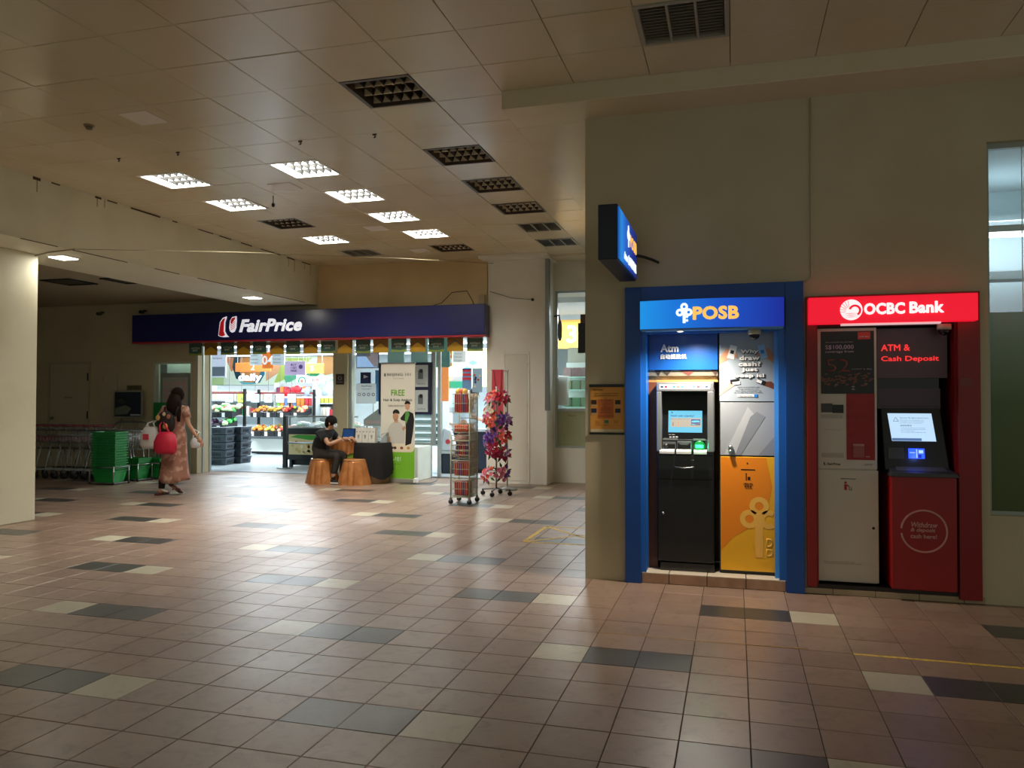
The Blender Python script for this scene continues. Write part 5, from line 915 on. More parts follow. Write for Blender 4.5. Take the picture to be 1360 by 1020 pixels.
# right window bay
rw = MB()
for a in ((-3.13, -3.09, .62, 3.46), (-1.55, -1.5, .62, 3.46), (-3.09, -1.55, 3.42, 3.46), (-3.09, -1.55, .62, .66), (-3.09, -1.55, 1.28, 1.33)): rw.box(a[0], a[1], 13.92, 13.98, a[2], a[3])
rw = rw.build('window_3', ALU, kind='structure'); bx(-3.09, -1.55, 13.95, 13.957, 1.33, 3.42).build('pane', GLASS, rw); bx(-3.09, -1.55, 13.95, 13.957, .66, 1.28).build('film_pane', mat('window film', 'A8AE8C', .5), rw)
text('Fairprice', .16, .04, mat('ink rust', '8A4030', .5), rw, (-2.82, 13.946, 1.20), shear=.2, depth=.001); text('Fair', .08, .04, mat('ink rust', '8A4030', .5), rw, (-2.55, 13.946, 1.20), shear=.2, depth=.001)
gs = thing('glass_shelf', 'glass shelves of green and pink boxes behind the right window', 'shelf', (-2.6, 14.5, 1.3))
bx(-3.12, -1.6, 14.85, 14.9, 0, 2.2).build('back', mat('shelf mint', 'D8EEEA', .4), gs)
for z in (1.36, 1.68, 1.92): bx(-3.10, -1.6, 14.4, 14.85, z-.02, z).build('shelf', mat('shelf glass edge', '9FD8CC', .2), gs)
for z, c1_, c2_ in ((1.36, '1F7A48', '2E5A3C'), (1.68, '3E6A3A', '6A7A48'), (1.92, '6A3A44', '8A6A70')):
    for k in range(8):
        o = bx(-.07, .07, 0, .2, 0, .17).build('gift_box', mat('box '+(c1_ if k % 3 else c2_), c1_ if k % 3 else c2_, .45), bevel=.004); o.location = (-3.02+k*.17, 14.45, z); tag(o, ('pink' if z > 1.9 else 'green')+' boxed goods on the glass shelves behind the right window', 'box', ('pink' if z > 1.9 else 'green')+' boxes on the glass shelves')
tag(bx(-3.16, -2.92, 14.0, 14.12, 1.38, 1.92).build('white_box', WHITE, bevel=.01), 'white cabinet box fixed at the left edge of the right window', 'box')
tag(bx(-3.12, -1.04, 15.0, 15.05, 0, 2.50).build('grey_bulkhead', mat('bulkhead grey', 'A8AA9C', .5)), 'grey bulkhead above the glass shelves', 'panel')
hang('yellow hanging aisle sign numbered 3 behind the right window', -3.85, -2.85, 2.58, 3.20, 16.5, 'F2B030', s1='3', frac=.62)
pj = thing('arm_lamp', 'dark bent lamp arm fixed left of the right window', 'lamp', (-3.1, 13.9, 2.5)); MB().tube([(-3.14, 13.9, 3.0), (-3.02, 13.75, 3.0), (-3.0, 13.72, 2.9)], .015, 6).build('arm', BLACK, pj); MB().lathe([(.02, 0), (.04, -.08), (.04, -.28), (.02, -.36)], (-3.0, 13.72, 2.9), 12).build('lamp_head', mat('lamp grey', '6A6E6C', .4), pj)
bs = thing('hanging_box_sign', 'dark box sign hanging beside the grey wall end above the right window', 'sign', (-2.3, 12.5, 2.3)); bx(-2.42, -2.18, 12.42, 12.5, 2.24, 2.72).build('box', BLACK, bs); bx(-2.38, -2.1, 12.42, 12.5, 2.72, 2.86).build('upper_box', mat('box brown', '4A3A2A', .5), bs); MB().tube([(-2.2, 12.46, 2.86), (-2.2, 12.46, 4.02)], .012, 6).build('drop_rod', BLACK, bs)
# ================================================================== people
def skin(name, pts, edges, m, parent, sub=2):
    og = ORG.get(parent, (0, 0, 0)); me = bpy.data.meshes.new(name)
    me.from_pydata([tuple(Vector(p)-Vector(og)) for p, r in pts], edges, []); me.update()
    o = bpy.data.objects.new(name, me); C.objects.link(o); o.parent = parent; ORG[o] = og
    s = o.modifiers.new('skin', 'SKIN'); s.use_smooth_shade = True
    for i, (p, r) in enumerate(pts):
        v = me.skin_vertices[0].data[i]; v.radius = r if isinstance(r, tuple) else (r, r); v.use_root = (i == 0)
    ss = o.modifiers.new('sub', 'SUBSURF'); ss.levels = sub; ss.render_levels = sub
    me.materials.append(m); return o
def hand(parent, wrist, d, side, m, up=(0, 0, 1), k=1.0):
    """palm, four unequal bent fingers and a thumb off the side of the palm"""
    w = Vector(wrist); d = Vector(d).normalized(); s = Vector(side).normalized(); u = d.cross(s).normalized(); mb = MB()
    mb.tube([w-d*.01, w+d*.02*k, w+d*.06*k, w+d*.085*k], [.022*k, .030*k, .036*k, .028*k], 8)
    for q, (off, l) in enumerate(((-.028, .062), (-.010, .075), (.009, .070), (.026, .055))):
        b = w+d*.08*k+s*off*k; c = b+d*l*.45*k-u*.008; e = c+d*l*.35*k-u*.026*k; f_ = e+d*l*.1*k-u*.02*k
        mb.tube([b-d*.015, c, e, f_], [.0095*k, .009*k, .008*k, .006*k], 6)
    b = w+d*.025*k-s*.026*k; mb.tube([b, b-s*.022*k+d*.022*k, b-s*.030*k+d*.048*k-u*.01], [.011*k, .010*k, .007*k], 6)
    return mb.build('hand', m, parent)
SKM = mat('skin light brown', 'B98A6C', .5); SKD = mat('skin brown', '8A5C44', .5); HAIR = mat('black hair', '100C0A', .7, spec=.2); HAIRB = mat('dark brown hair', '1C110C', .85, spec=.15)
def head(parent, c, fwd, skn, hair=None, r=.098, lying=None):
    c = Vector(c); f = Vector(fwd).normalized(); s = f.cross(Vector((0, 0, 1))).normalized()
    m = MB(); m.tube([c+f*.088-Vector((0, 0, .00)), c+f*.108-Vector((0, 0, .028)), c+f*.092-Vector((0, 0, .034))], [.008, .014, .010], 6); m.build('nose', skn, parent)
    for q in (-1, 1):
        MB().ball(tuple(c+s*q*.036+f*.084+Vector((0, 0, .004))), .011, 6).build('eye', mat('eye dark', '1A1210', .3), parent); MB().ball(tuple(c+s*q*.088-f*.004-Vector((0, 0, .012))), .026, 7, (.5, .8, 1.1)).build('ear', skn, parent)
    MB().tube([c+f*.086+s*.020-Vector((0, 0, .060)), c+f*.094-Vector((0, 0, .062)), c+f*.086-s*.020-Vector((0, 0, .060))], [.004, .006, .004], 6).build('mouth', mat('lips', '8A4A40', .5), parent)

# ---- woman walking away from us towards the shop
w0 = (-8.46, 10.42, 0); W = thing('person', 'woman walking away in a long brown dress with carrier bags and long dark hair', 'person', w0)
def P(x, y, z): return (w0[0]+x, w0[1]+y, z)
body = skin('body', [(P(0, 0, .92), .12), (P(.01, .02, 1.10), .105), (P(.02, .03, 1.26), .115), (P(.02, .03, 1.37), .075), (P(.025, .045, 1.43), .045), (P(.03, .06, 1.50), .068), (P(.03, .065, 1.565), .085), (P(.03, .06, 1.62), .055),
    (P(-.17, .02, 1.33), .05), (P(-.30, .03, 1.14), .038), (P(-.36, .12, 1.17), .028), (P(.20, .02, 1.33), .05), (P(.29, -.03, 1.10), .037), (P(.41, .03, .90), .026),
    (P(-.09, 0, .86), .085), (P(-.11, -.06, .48), .058), (P(-.13, -.10, .11), .036), (P(.08, .01, .86), .085), (P(.07, .12, .50), .058), (P(.05, -.03, .17), .036)],
    [(0, 1), (1, 2), (2, 3), (3, 4), (4, 5), (5, 6), (6, 7), (3, 8), (8, 9), (9, 10), (3, 11), (11, 12), (12, 13), (0, 14), (14, 15), (15, 16), (0, 17), (17, 18), (18, 19)], SKM, W)
hand(W, P(-.365, .13, 1.17), (-.3, .5, .25), (0, .2, 1), SKM); hand(W, P(.42, .035, .885), (.6, .15, -.65), (.1, 1, 0), SKM); head(W, P(.03, .065, 1.55), (.15, 1, 0), SKM)
DRS = mat('dress brown', '9A6A58', .7, noise=(11, 'C29A86', .50, .60)); DRD = mat('dress dark print', '1E1718', .7)
n_ = 26; rings = [(1.40, .11, .09), (1.34, .20, .11), (1.24, .205, .125), (1.05, .165, .115), (.92, .20, .15), (.70, .19, .17), (.48, .20, .19), (.30, .215, .22), (.22, .225, .23)]; vs = []; fs = []
for i, (z, rx, ry) in enumerate(rings):
    for q in range(n_):
        t = 2*math.pi*q/n_; fold = 1+.06*max(0, (1.0-z))*math.sin(t*7+z*3); sw = .05*max(0, .9-z)
        vs.append(P(rx*fold*math.cos(t)+sw*1.2, ry*fold*math.sin(t)+.02-sw, z+(.03*math.sin(t*2+1) if i == len(rings)-1 else 0)))
for i in range(len(rings)-1):
    for q in range(n_): fs.append((i*n_+q, (i+1)*n_+q, (i+1)*n_+(q+1) % n_, i*n_+(q+1) % n_))
m = MB(); m.add(vs, fs, True); dress = m.build('dress', DRS, W); sd = dress.modifiers.new('thick', 'SOLIDIFY'); sd.thickness = .006
for x0, x1, y1, z0 in ((-.17, -.27, .02, 1.20), (.20, .26, -.01, 1.20)): MB().tube([P(x0*.9, .02, 1.35), P(x1, y1, z0)], [.068, .058], 10).build('sleeve', DRS, W)
for (x, y, z), (x2, y2, z2) in (((-.11, -.06, .50), (-.13, -.10, .10)), ((.07, .10, .50), (.05, -.03, .19))): MB().tube([P(x, y, z), P((x+x2)/2, (y+y2)/2-.01, (z+z2)/2), P(x2, y2, z2)], [.072, .062, .046], 10).build('trouser_leg', mat('trouser black', '111114', .7), W)
for q, (x, y, z, tilt) in enumerate(((-.14, -.10, 0, 0), (.05, -.02, .055, 1))):
    m = MB()
    if tilt: m.hexa([P(x-.04, y-.10, z+.10), P(x+.04, y-.10, z+.10), P(x+.04, y+.14, z-.05), P(x-.04, y+.14, z-.05), P(x-.04, y-.09, z+.125), P(x+.04, y-.09, z+.125), P(x+.04, y+.145, z-.03), P(x-.04, y+.145, z-.03)])
    else: m.box(w0[0]+x-.042, w0[0]+x+.042, w0[1]+y-.10, w0[1]+y+.15, 0, .03)
    m.build('sandal', mat('sandal brown', '5E2E20', .5), W, bevel=.006); MB().tube([P(x, y-.05, z+.06+.03*tilt), P(x, y+.02, z+.045), P(x, y+.12, z+.028-.02*tilt)], [.032, .034, .026], 8).build('foot', SKM, W)
    for yy in (.0, .07): MB().tube([P(x-.042, y+yy, z+.02), P(x, y+yy, z+.078-.02*(yy > 0)), P(x+.042, y+yy, z+.02)], .009, 6).build('strap', mat('sandal brown'), W)
hm = MB(); hm.ball(P(.03, .045, 1.56), .115, 14, (.9, .95, 1.05)); hm.tube([P(.03, -.005, 1.54), P(.03, -.05, 1.43), P(.05, -.08, 1.34), P(.06, -.10, 1.24)], [.09, .10, .095, .04], 12); hm.tube([P(.10, -.02, 1.45), P(.13, -.05, 1.30), P(.14, -.06, 1.14)], [.05, .045, .02], 8); hm.build('hair', HAIRB, W)
# patterned backpack
bk = thing('backpack', 'black rucksack with cream and red round prints on the walking woman\'s back', 'backpack', P(.0, -.15, 1.0))
bb = MB().ball(P(.0, -.175, 1.12), .18, 16, (.85, .45, 1.08)); bb = bb.build('pack_body', DRD, bk)
for x, z, r, c in ((-.13, 1.18, .042, 'C89A58'), (.0, 1.06, .050, 'D9B45C'), (-.10, .99, .034, '8A2A22'), (.06, 1.20, .034, 'B06A4A'), (-.02, 1.24, .03, 'D8C0A0')): MB().ball(P(x+.035, -.238, z+.02), r*1.05, 12, (1, .35, 1)).build('round_print', mat('pack print '+c, c, .6), bb)
for q in (-1, 1): MB().tube([P(.02+.10*q, -.12, 1.22), P(.02+.12*q, -.08, 1.36), P(.02+.11*q, .05, 1.41), P(.02+.12*q, .15, 1.30)], .014, 6).build('shoulder_strap', BLACK, bk)
def carrier(lab, c, w_, h, d, m, hand_pt, nm='carrier_bag'):
    t = thing(nm, lab, 'bag', c); x, y, z = c
    b = MB(); vs = []; n_ = 14
    for zz, k in ((0, .80), (.06, 1.0), (h*.55, 1.02), (h*.85, .80), (h, .55)):
        for q in range(n_): a = 2*math.pi*q/n_; kk = k*(1+.07*math.sin(q*2.3+zz*20)); vs.append((x+w_/2*kk*math.cos(a), y+d/2*kk*math.sin(a), z+zz))
    fs = [(i*n_+q, i*n_+(q+1) % n_, (i+1)*n_+(q+1) % n_, (i+1)*n_+q) for i in range(4) for q in range(n_)]+[tuple(range(n_-1, -1, -1)), tuple(4*n_+q for q in range(n_))]
    b.add(vs, fs, True); b.build('bag_body', m, t)
    for q in (-1, 1): MB().tube([(x+q*w_*.22, y-.02, z+h-.01), ((x+hand_pt[0])/2+q*.05, y, z+h+(hand_pt[2]-z-h)*.6), hand_pt], [.014, .012, .008], 6).build('handle', m, t)
    return t
RB = mat('bag red', 'C81C3E', .5); WB = mat('bag milky', 'D9D4D2', .4)
cb1 = carrier('bright red carrier bag hanging behind the walking woman', P(.10, -.30, .66), .38, .33, .22, RB, P(-.02, -.22, 1.16))
cb2 = carrier('milky white plastic carrier bag with a red print on the woman\'s left arm', P(-.30, -.14, .72), .38, .34, .20, WB, P(-.32, .0, 1.155)); bx(w0[0]-.36, w0[0]-.26, w0[1]-.255, w0[1]-.24, .86, .95).build('red_print', mat('print red', 'C83A4A', .5), cb2)
cb3 = carrier('small white plastic bag behind the woman\'s right side', P(.25, .20, .72), .16, .16, .12, mat('bag white', 'E4ECF4', .5), P(.30, .10, 1.02))

# ---- seated man in black
M0 = (-7.06, 12.56, 0); MN = thing('person', 'man in black T-shirt and face mask seated at a small table, writing', 'person', M0)
def Q(x, y, z): return (M0[0]+x, M0[1]+y, z)
skin('body', [(Q(-.04, 0, .54), .11), (Q(-.02, 0, .68), .105), (Q(.05, 0, .82), .115), (Q(.10, 0, .91), .08), (Q(.14, 0, .965), .050), (Q(.175, -.005, 1.03), .07), (Q(.19, -.005, 1.085), .088), (Q(.185, -.005, 1.14), .055),
    (Q(.10, -.17, .88), .052), (Q(.24, -.22, .70), .042), (Q(.44, -.06, .80), .030), (Q(.10, .17, .88), .052), (Q(.26, .24, .72), .042), (Q(.46, .16, .80), .030),
    (Q(0, -.09, .53), .088), (Q(.36, -.10, .50), .062), (Q(.26, -.10, .10), .040), (Q(0, .09, .53), .088), (Q(.36, .12, .50), .062), (Q(.32, .12, .10), .040)],
    [(0, 1), (1, 2), (2, 3), (3, 4), (4, 5), (5, 6), (6, 7), (3, 8), (8, 9), (9, 10), (3, 11), (11, 12), (12, 13), (0, 14), (14, 15), (15, 16), (0, 17), (17, 18), (18, 19)], SKM, MN)
TB = mat('shirt black', '0E0E10', .8); TR = mat('trouser dark', '2B2723', .8)
skin('tshirt', [(Q(-.06, 0, .50), .165), (Q(-.05, 0, .66), .155), (Q(.02, 0, .81), .165), (Q(.09, 0, .905), .11), (Q(.08, -.17, .875), .092), (Q(.18, -.205, .765), .078), (Q(.08, .17, .875), .092), (Q(.19, .22, .775), .078), (Q(.125, 0, .965), .068)], [(0, 1), (1, 2), (2, 3), (3, 4), (4, 5), (3, 6), (6, 7), (3, 8)], TB, MN)
skin('trousers', [(Q(-.04, 0, .53), .12), (Q(0, -.09, .53), .10), (Q(.36, -.10, .505), .078), (Q(.27, -.10, .16), .056), (Q(0, .09, .53), .10), (Q(.36, .12, .505), .078), (Q(.33, .12, .16), .056)], [(0, 1), (1, 2), (2, 3), (0, 4), (4, 5), (5, 6)], TR, MN)
hand(MN, Q(.44, -.06, .80), (.9, .35, -.1), (-.3, .9, 0), SKM); hand(MN, Q(.46, .16, .80), (.9, -.3, -.1), (.3, .9, 0), SKM); head(MN, Q(.19, -.005, 1.07), (1, 0, -.35), SKM)
hm = MB(); hm.ball(Q(.17, -.005, 1.105), .112, 14, (1.0, .92, .92)); hm.ball(Q(.12, -.005, 1.06), .085, 10, (.8, .95, 1.0)); hm.build('hair', HAIR, MN)
MB().ball(Q(.255, -.005, 1.02), .05, 10, (.7, 1.1, 1.0)).build('face_mask', mat('mask pale', 'C9D4DA', .6), MN)
for x, y in ((.27, -.10), (.33, .12)):
    m = MB(); m.hexa([Q(x-.07, y-.04, 0), Q(x+.19, y-.04, 0), Q(x+.19, y+.04, 0), Q(x-.07, y+.04, 0), Q(x-.06, y-.035, .09), Q(x+.16, y-.03, .05), Q(x+.16, y+.03, .05), Q(x-.06, y+.035, .09)]); m.build('shoe', mat('shoe black', '18181A', .5), MN, bevel=.01)
    bx(M0[0]+x-.05, M0[0]+x+.12, M0[1]+y-.046, M0[1]+y-.038, .015, .035).build('shoe_stripe', WHITE, MN); MB().tube([Q(x, y, .09), Q(x+.01, y, .17)], .036, 8).build('sock', TR, MN)
text('CREATIVE', .16, .02, mat('print faded grey', '6A6E70', .6), MN, Q(.0, -.185, .85), depth=.001)
# ---- shoppers inside the right opening
def stander(lab, x, y, rz, hgt, shirt, trous, hair, bend=.12):
    t = thing('person', lab, 'person', (x, y, 0), rz=rz); ORG[t] = (0, 0, 0); k = hgt/1.7; S = lambda a, b, c: (a*k, b*k, c*k)
    skin('body', [(S(0, 0, .92), .11), (S(bend*.3, 0, 1.12), .105), (S(bend*.7, 0, 1.30), .11), (S(bend, 0, 1.40), .07), (S(bend+.03, 0, 1.46), .048), (S(bend+.07, 0, 1.53), .07), (S(bend+.09, 0, 1.60), .085), (S(bend+.08, 0, 1.65), .05),
        (S(bend, -.18, 1.36), .05), (S(bend+.05, -.24, 1.10), .04), (S(bend+.28, -.16, 1.02), .028), (S(bend, .18, 1.36), .05), (S(bend+.05, .24, 1.10), .04), (S(bend+.28, .14, 1.02), .028), (S(0, -.09, .88), .08), (S(0, -.10, .48), .055), (S(0, -.10, .08), .038), (S(0, .09, .88), .08), (S(0, .10, .48), .055), (S(0, .10, .08), .038)],
        [(0, 1), (1, 2), (2, 3), (3, 4), (4, 5), (5, 6), (6, 7), (3, 8), (8, 9), (9, 10), (3, 11), (11, 12), (12, 13), (0, 14), (14, 15), (15, 16), (0, 17), (17, 18), (18, 19)], SKM, t)
    skin('shirt', [(S(0, 0, .88), .135), (S(bend*.3, 0, 1.12), .13), (S(bend*.7, 0, 1.30), .135), (S(bend, 0, 1.40), .07), (S(bend, -.18, 1.36), .066), (S(bend+.04, -.23, 1.16), .056), (S(bend, .18, 1.36), .066), (S(bend+.04, .23, 1.16), .056)], [(0, 1), (1, 2), (2, 3), (2, 4), (4, 5), (2, 6), (6, 7)], shirt, t)
    skin('trousers', [(S(0, 0, .90), .12), (S(0, -.09, .86), .095), (S(0, -.10, .48), .075), (S(0, -.10, .10), .06), (S(0, .09, .86), .095), (S(0, .10, .48), .075), (S(0, .10, .10), .06)], [(0, 1), (1, 2), (2, 3), (0, 4), (4, 5), (5, 6)], trous, t)
    hand(t, S(bend+.28, -.16, 1.02), (1, .2, -.2), (0, 1, 0), SKM); hand(t, S(bend+.28, .14, 1.02), (1, -.2, -.2), (0, 1, 0), SKM); head(t, S(bend+.09, 0, 1.58), (1, 0, -.2), SKM)
    MB().ball(S(bend+.075, 0, 1.625), .108, 12, (1, .95, .9)).build('hair', hair, t)
    for q in (-1, 1): bx(-.08, .17, q*.10*k-.045, q*.10*k+.045, 0, .08).build('shoe', BLACK, t, bevel=.02)
    return t
stander('grey haired man in a pale shirt bending over the checkout', -5.62, 15.98, .35, 1.72, mat('shirt pale', 'C8D4DE', .7), mat('trouser navy', '1C2438', .8), mat('grey hair', '3A3A3C', .6), .16)
stander('dark haired woman in a white blouse at the left edge of the right opening', -6.17, 16.55, -.6, 1.58, mat('blouse white', 'E8E4E0', .7), mat('trouser dark'), HAIR, .06)

# ================================================================== promotion table
SAT = mat('copper satin', 'CC8A54', .30, metal=.35, noise=(6, 'B8743E', .4, .6)); 
def drape(name, c, r0, r1, h, m, parent, folds=9, amp=.03, flat_top=True, n=72, seed=0, sq=(1, 1), z0=0.):
    rnd = random.Random(seed); ph = [rnd.uniform(0, 6.3) for _ in range(4)]; vs = []; fs = []; rows = 9
    for i in range(rows):
        t = i/(rows-1); r = r0+(r1-r0)*(t**.75); z = h-(h-z0)*t
        for q in range(n):
            a = 2*math.pi*q/n; w_ = math.sin(folds*a+ph[0])*.6+math.sin((folds*2+1)*a+ph[1])*.35+math.sin(3*a+ph[2])*.4
            rr = r+amp*t*w_; vs.append((c[0]+rr*math.cos(a)*sq[0], c[1]+rr*math.sin(a)*sq[1], z))
    for i in range(rows-1):
        for q in range(n): fs.append((i*n+q, (i+1)*n+q, (i+1)*n+(q+1) % n, i*n+(q+1) % n))
    k = len(vs); vs += [(c[0]+r0*.92*math.cos(2*math.pi*q/n)*sq[0], c[1]+r0*.92*math.sin(2*math.pi*q/n)*sq[1], h+.008) for q in range(n)]
    for q in range(n): fs.append((q, (q+1) % n, k+(q+1) % n, k+q))
    fs.append(tuple(k+q for q in range(n)))
    return MB().add(vs, fs, True).build(name, m, parent)
for x, y, l, s in ((-7.07, 12.58, 'stool under the seated man, draped in copper satin', 1), (-6.43, 12.58, 'empty stool draped in copper satin right of the seated man', 4)):
    t = thing('draped_stool', l, 'stool', (x, y, 0)); drape('satin_cover', (x, y), .19, .275, .44, SAT, t, 9, .040, seed=s)
    MB().lathe([(.17, .40), (.17, .43)], (x, y, 0), 20).build('seat', DGREY, t)
    for a in range(4): c_, s_2 = math.cos(a*1.571+.78), math.sin(a*1.571+.78); MB().tube([(x+.12*c_, y+.12*s_2, .40), (x+.17*c_, y+.17*s_2, 0)], .012, 6).build('leg', DSTEEL, t)
    MB().tube([(x-.19*math.sin(k*.35), y-.20*math.cos(k*.35), .43) for k in range(-5, 6)], .012, 6).build('cover_seam', mat('copper seam', 'B88A5A', .5), t)
T = thing('writing_table', 'small white topped table with short copper satin skirt before the seated man', 'table', (-6.72, 12.98, 0))
bx(-7.02, -6.50, 12.74, 13.22, .745, .772).build('tabletop', mat('table white', 'E4E4E2', .35), T, bevel=.004)
for x in (-6.97, -6.55):
    for y in (12.79, 13.17): bx(x-.014, x+.014, y-.014, y+.014, 0, .745).build('leg', DSTEEL, T)
vs = []; fs = []; n_ = 60; per = [(-7.03+.54*k/20, 12.73) for k in range(20)]+[(-6.49, 12.73+.50*k/12) for k in range(12)]+[(-6.49-.54*k/20, 13.23) for k in range(20)]+[(-7.03, 13.23-.50*k/12) for k in range(12)]
n_ = len(per); cx, cy = -6.76, 12.98
for i, (z, e) in enumerate(((.742, .0), (.68, .012), (.60, .03), (.52, .035))):
    for q, (x, y) in enumerate(per):
        f_ = 1+(e+.018*i*math.sin(q*1.9)); vs.append((cx+(x-cx)*f_, cy+(y-cy)*f_, z+.012*math.sin(q*.8)*(i == 3)))
for i in range(3):
    for q in range(n_): fs.append((i*n_+q, (i+1)*n_+q, (i+1)*n_+(q+1) % n_, i*n_+(q+1) % n_))
MB().add(vs, fs, True).build('satin_skirt', SAT, T)
bx(-6.74, -6.56, 12.76, 12.78, .42, .545).build('green_label', mat('label lime', 'A8D048', .5), T); 
lp = thing('tablet_screen', 'small dark screen standing on the white writing table', 'tablet', (-6.82, 13.1, .772)); MB().hexa([(-6.95, 13.06, .774), (-6.70, 13.06, .774), (-6.70, 13.08, .774), (-6.95, 13.08, .774), (-6.95, 13.12, .955), (-6.70, 13.12, .955), (-6.70, 13.14, .955), (-6.95, 13.14, .955)]).build('panel', BLACK, lp)
MB().hexa([(-6.935, 13.058, .79), (-6.715, 13.058, .79), (-6.715, 13.07, .79), (-6.935, 13.07, .79), (-6.935, 13.112, .94), (-6.715, 13.112, .94), (-6.715, 13.124, .94), (-6.935, 13.124, .94)]).build('display', mat('tablet blue', '1A3A6A', .2, emit='1A3A6A', es=.4), lp); bx(-6.90, -6.75, 13.08, 13.16, .772, .778).build('stand', DGREY, lp)
tag(bx(-6.66, -6.52, 12.80, 12.98, .773, .778).build('paper_form', WHITE), 'white paper form under the seated man\'s hands', 'paper')
D2 = thing('display_table', 'round beige drum table under a black cloth left of the pull-up banner', 'table', (-6.27, 12.95, 0))
MB().lathe([(.31, 0), (.31, .25), (.30, .70)], (-6.27, 12.95, 0), 40).build('drum', mat('drum beige', 'A58A64', .5), D2)
cl = drape('black_cloth', (-6.27, 12.95), .335, .37, .712, mat('cloth black', '0E0D0E', .85), D2, 9, .022, seed=9, z0=.235)
for v in cl.data.vertices:
    a = math.atan2(v.co.y, v.co.x); k = max(0, math.cos(a+.75))**4
    if v.co.z < .6: v.co.z -= .17*k*(.7-v.co.z)*2; v.co.x += .05*k
for k, l in enumerate(('left', 'middle', 'right')):
    x = -6.50+k*.128; t = thing('paper_bag', f'white paper gift bag with a small black print, {l} of three on the black cloth', 'bag', (x+.06, 12.74, .72), 'white paper bags on the black cloth')
    MB().hexa([(x, 12.72, .722), (x+.122, 12.72, .722), (x+.122, 12.84, .722), (x, 12.84, .722), (x+.002, 12.735, .985), (x+.12, 12.735, .985), (x+.12, 12.82, .985), (x+.002, 12.82, .985)]).build('bag_body', mat('paper white', 'DEDBD2', .5), t, bevel=.002)
    MB().tube([(x+.035, 12.733, .98), (x+.045, 12.73, 1.02), (x+.075, 12.73, 1.02), (x+.087, 12.733, .98)], .003, 5).build('handle', mat('cord beige', 'A89A86', .6), t)
    for q in (.03, .09): MB().ring((x+q, .915), .001, .009, 12.720, 12.727, n=8).build('dot_print', BLACK, t)
    MB().prism([(x+.04, .86), (x+.08, .86), (x+.065, .79), (x+.055, .79)], 12.717, 12.725).build('tooth_print', mat('print taupe', '9A948A', .5), t, fix=True)
hl = thing('leaflet_holder', 'clear and grey leaflet holder at the right edge of the black cloth', 'holder', (-6.03, 12.95, .72)); MB().hexa([(-6.09, 12.85, .722), (-5.96, 12.85, .722), (-5.96, 12.95, .722), (-6.09, 12.95, .722), (-6.07, 12.90, .80), (-5.96, 12.90, .90), (-5.96, 12.95, .90), (-6.07, 12.95, .80)]).build('holder_body', mat('holder grey', '8E9496', .3), hl); MB().tube([(-6.08, 12.88, .86), (-5.97, 12.88, .90), (-5.965, 12.88, .75)], .006, 6).build('holder_edge', DSTEEL, hl)
# pull-up banner
BN = thing('pull_up_banner', 'tall white pull-up banner reading BEIJING 101 with green foot and two printed people', 'banner', (-5.80, 13.06, 0)); by = 13.05
BNW = mat('banner cream', 'E2DED0', .45); BGN = mat('banner green', '76B82A', .45); BDK = mat('banner type', '3C4540', .5)
x0, x1 = -6.16, -5.50; bx(x0-.01, x1+.02, by-.06, by+.06, .0, .075).build('base', mat('banner alu', 'A8A89C', .35, .6), BN, bevel=.01); bx(x1-.0, x1+.05, by-.07, by+.07, 0, .085).build('base_cap', WHITE, BN, bevel=.008)
shb = bx(x0, x1, by-.003, by+.003, .07, 2.14).build('sheet', BNW, BN); bx(x0-.01, x1+.01, by-.015, by+.015, 2.13, 2.155).build('top_rail', DSTEEL, BN); MB().tube([(-5.83, by+.03, .06), (-5.83, by+.03, 2.13)], .008, 6).build('support_pole', DSTEEL, BN)
yb = by-.004
def bp2(pts, m, n='print', d=0.): return MB().prism(pts, yb-.0015-d, yb-d).build(n, m, shb, fix=True)
bp2([(x0, .075), (x1, .075), (x1, .62), (x1-.03, .56), (x1-.10, .545), (x0, .545)], BGN, 'green_field'); 
text('BEIJING 101', .46, .062, BDK, shb, (-5.81, yb-.001, 1.93), depth=.001); bx(-6.10, -6.065, yb-.002, yb, 1.905, 1.96).build('seal_mark', mat('seal grey', '6A706A', .5), shb); text('Hair Consultants', .2, .014, BDK, shb, (-5.82, yb-.001, 1.865), depth=.001)
text('FREE', .26, .11, BGN, shb, (-5.83, yb-.001, 1.61), bold=.03, depth=.001); text('Hair & Scalp Analysis', .56, .058, BDK, shb, (-5.83, yb-.001, 1.475), bold=.015, depth=.001); text('免费头发及头皮检查', .36, .035, mat('type grey', '8A8C82', .5), shb, (-5.84, yb-.001, 1.375), depth=.001)
text('6588-101', .32, .085, PALE, shb, (-5.93, yb-.001, .42), bold=.02, depth=.001); text('beijing101.com.sg', .30, .026, BDK, shb, (-5.92, yb-.001, .33), depth=.001)
BS = mat('banner skin', 'C89878', .5); BSW = mat('banner shirt', 'C6C4BA', .5); BKB = mat('banner black', '17171A', .5)
bp2([(-6.04, .70), (-6.02, .95), (-5.96, 1.05), (-5.88, 1.10), (-5.78, 1.08), (-5.70, .98), (-5.69, .80), (-5.70, .70)], BSW, 'shirt_print', .001); bp2([(-6.06, .74), (-6.03, .82), (-5.97, .82), (-5.97, .72), (-6.02, .69)], BS, 'hand_print', .002)
MB().ring((-5.87, 1.185), .001, .065, yb-.0035, yb-.002, n=18, sxz=(.85, 1.15)).build('face_print', BS, shb); MB().ring((-5.86, 1.245), .001, .066, yb-.0035, yb-.0022, a0=-15, a1=195, n=14).build('hair_print', BKB, shb); bp2([(-5.90, 1.13), (-5.83, 1.12), (-5.82, 1.07), (-5.89, 1.07)], BS, 'neck_print', .002)
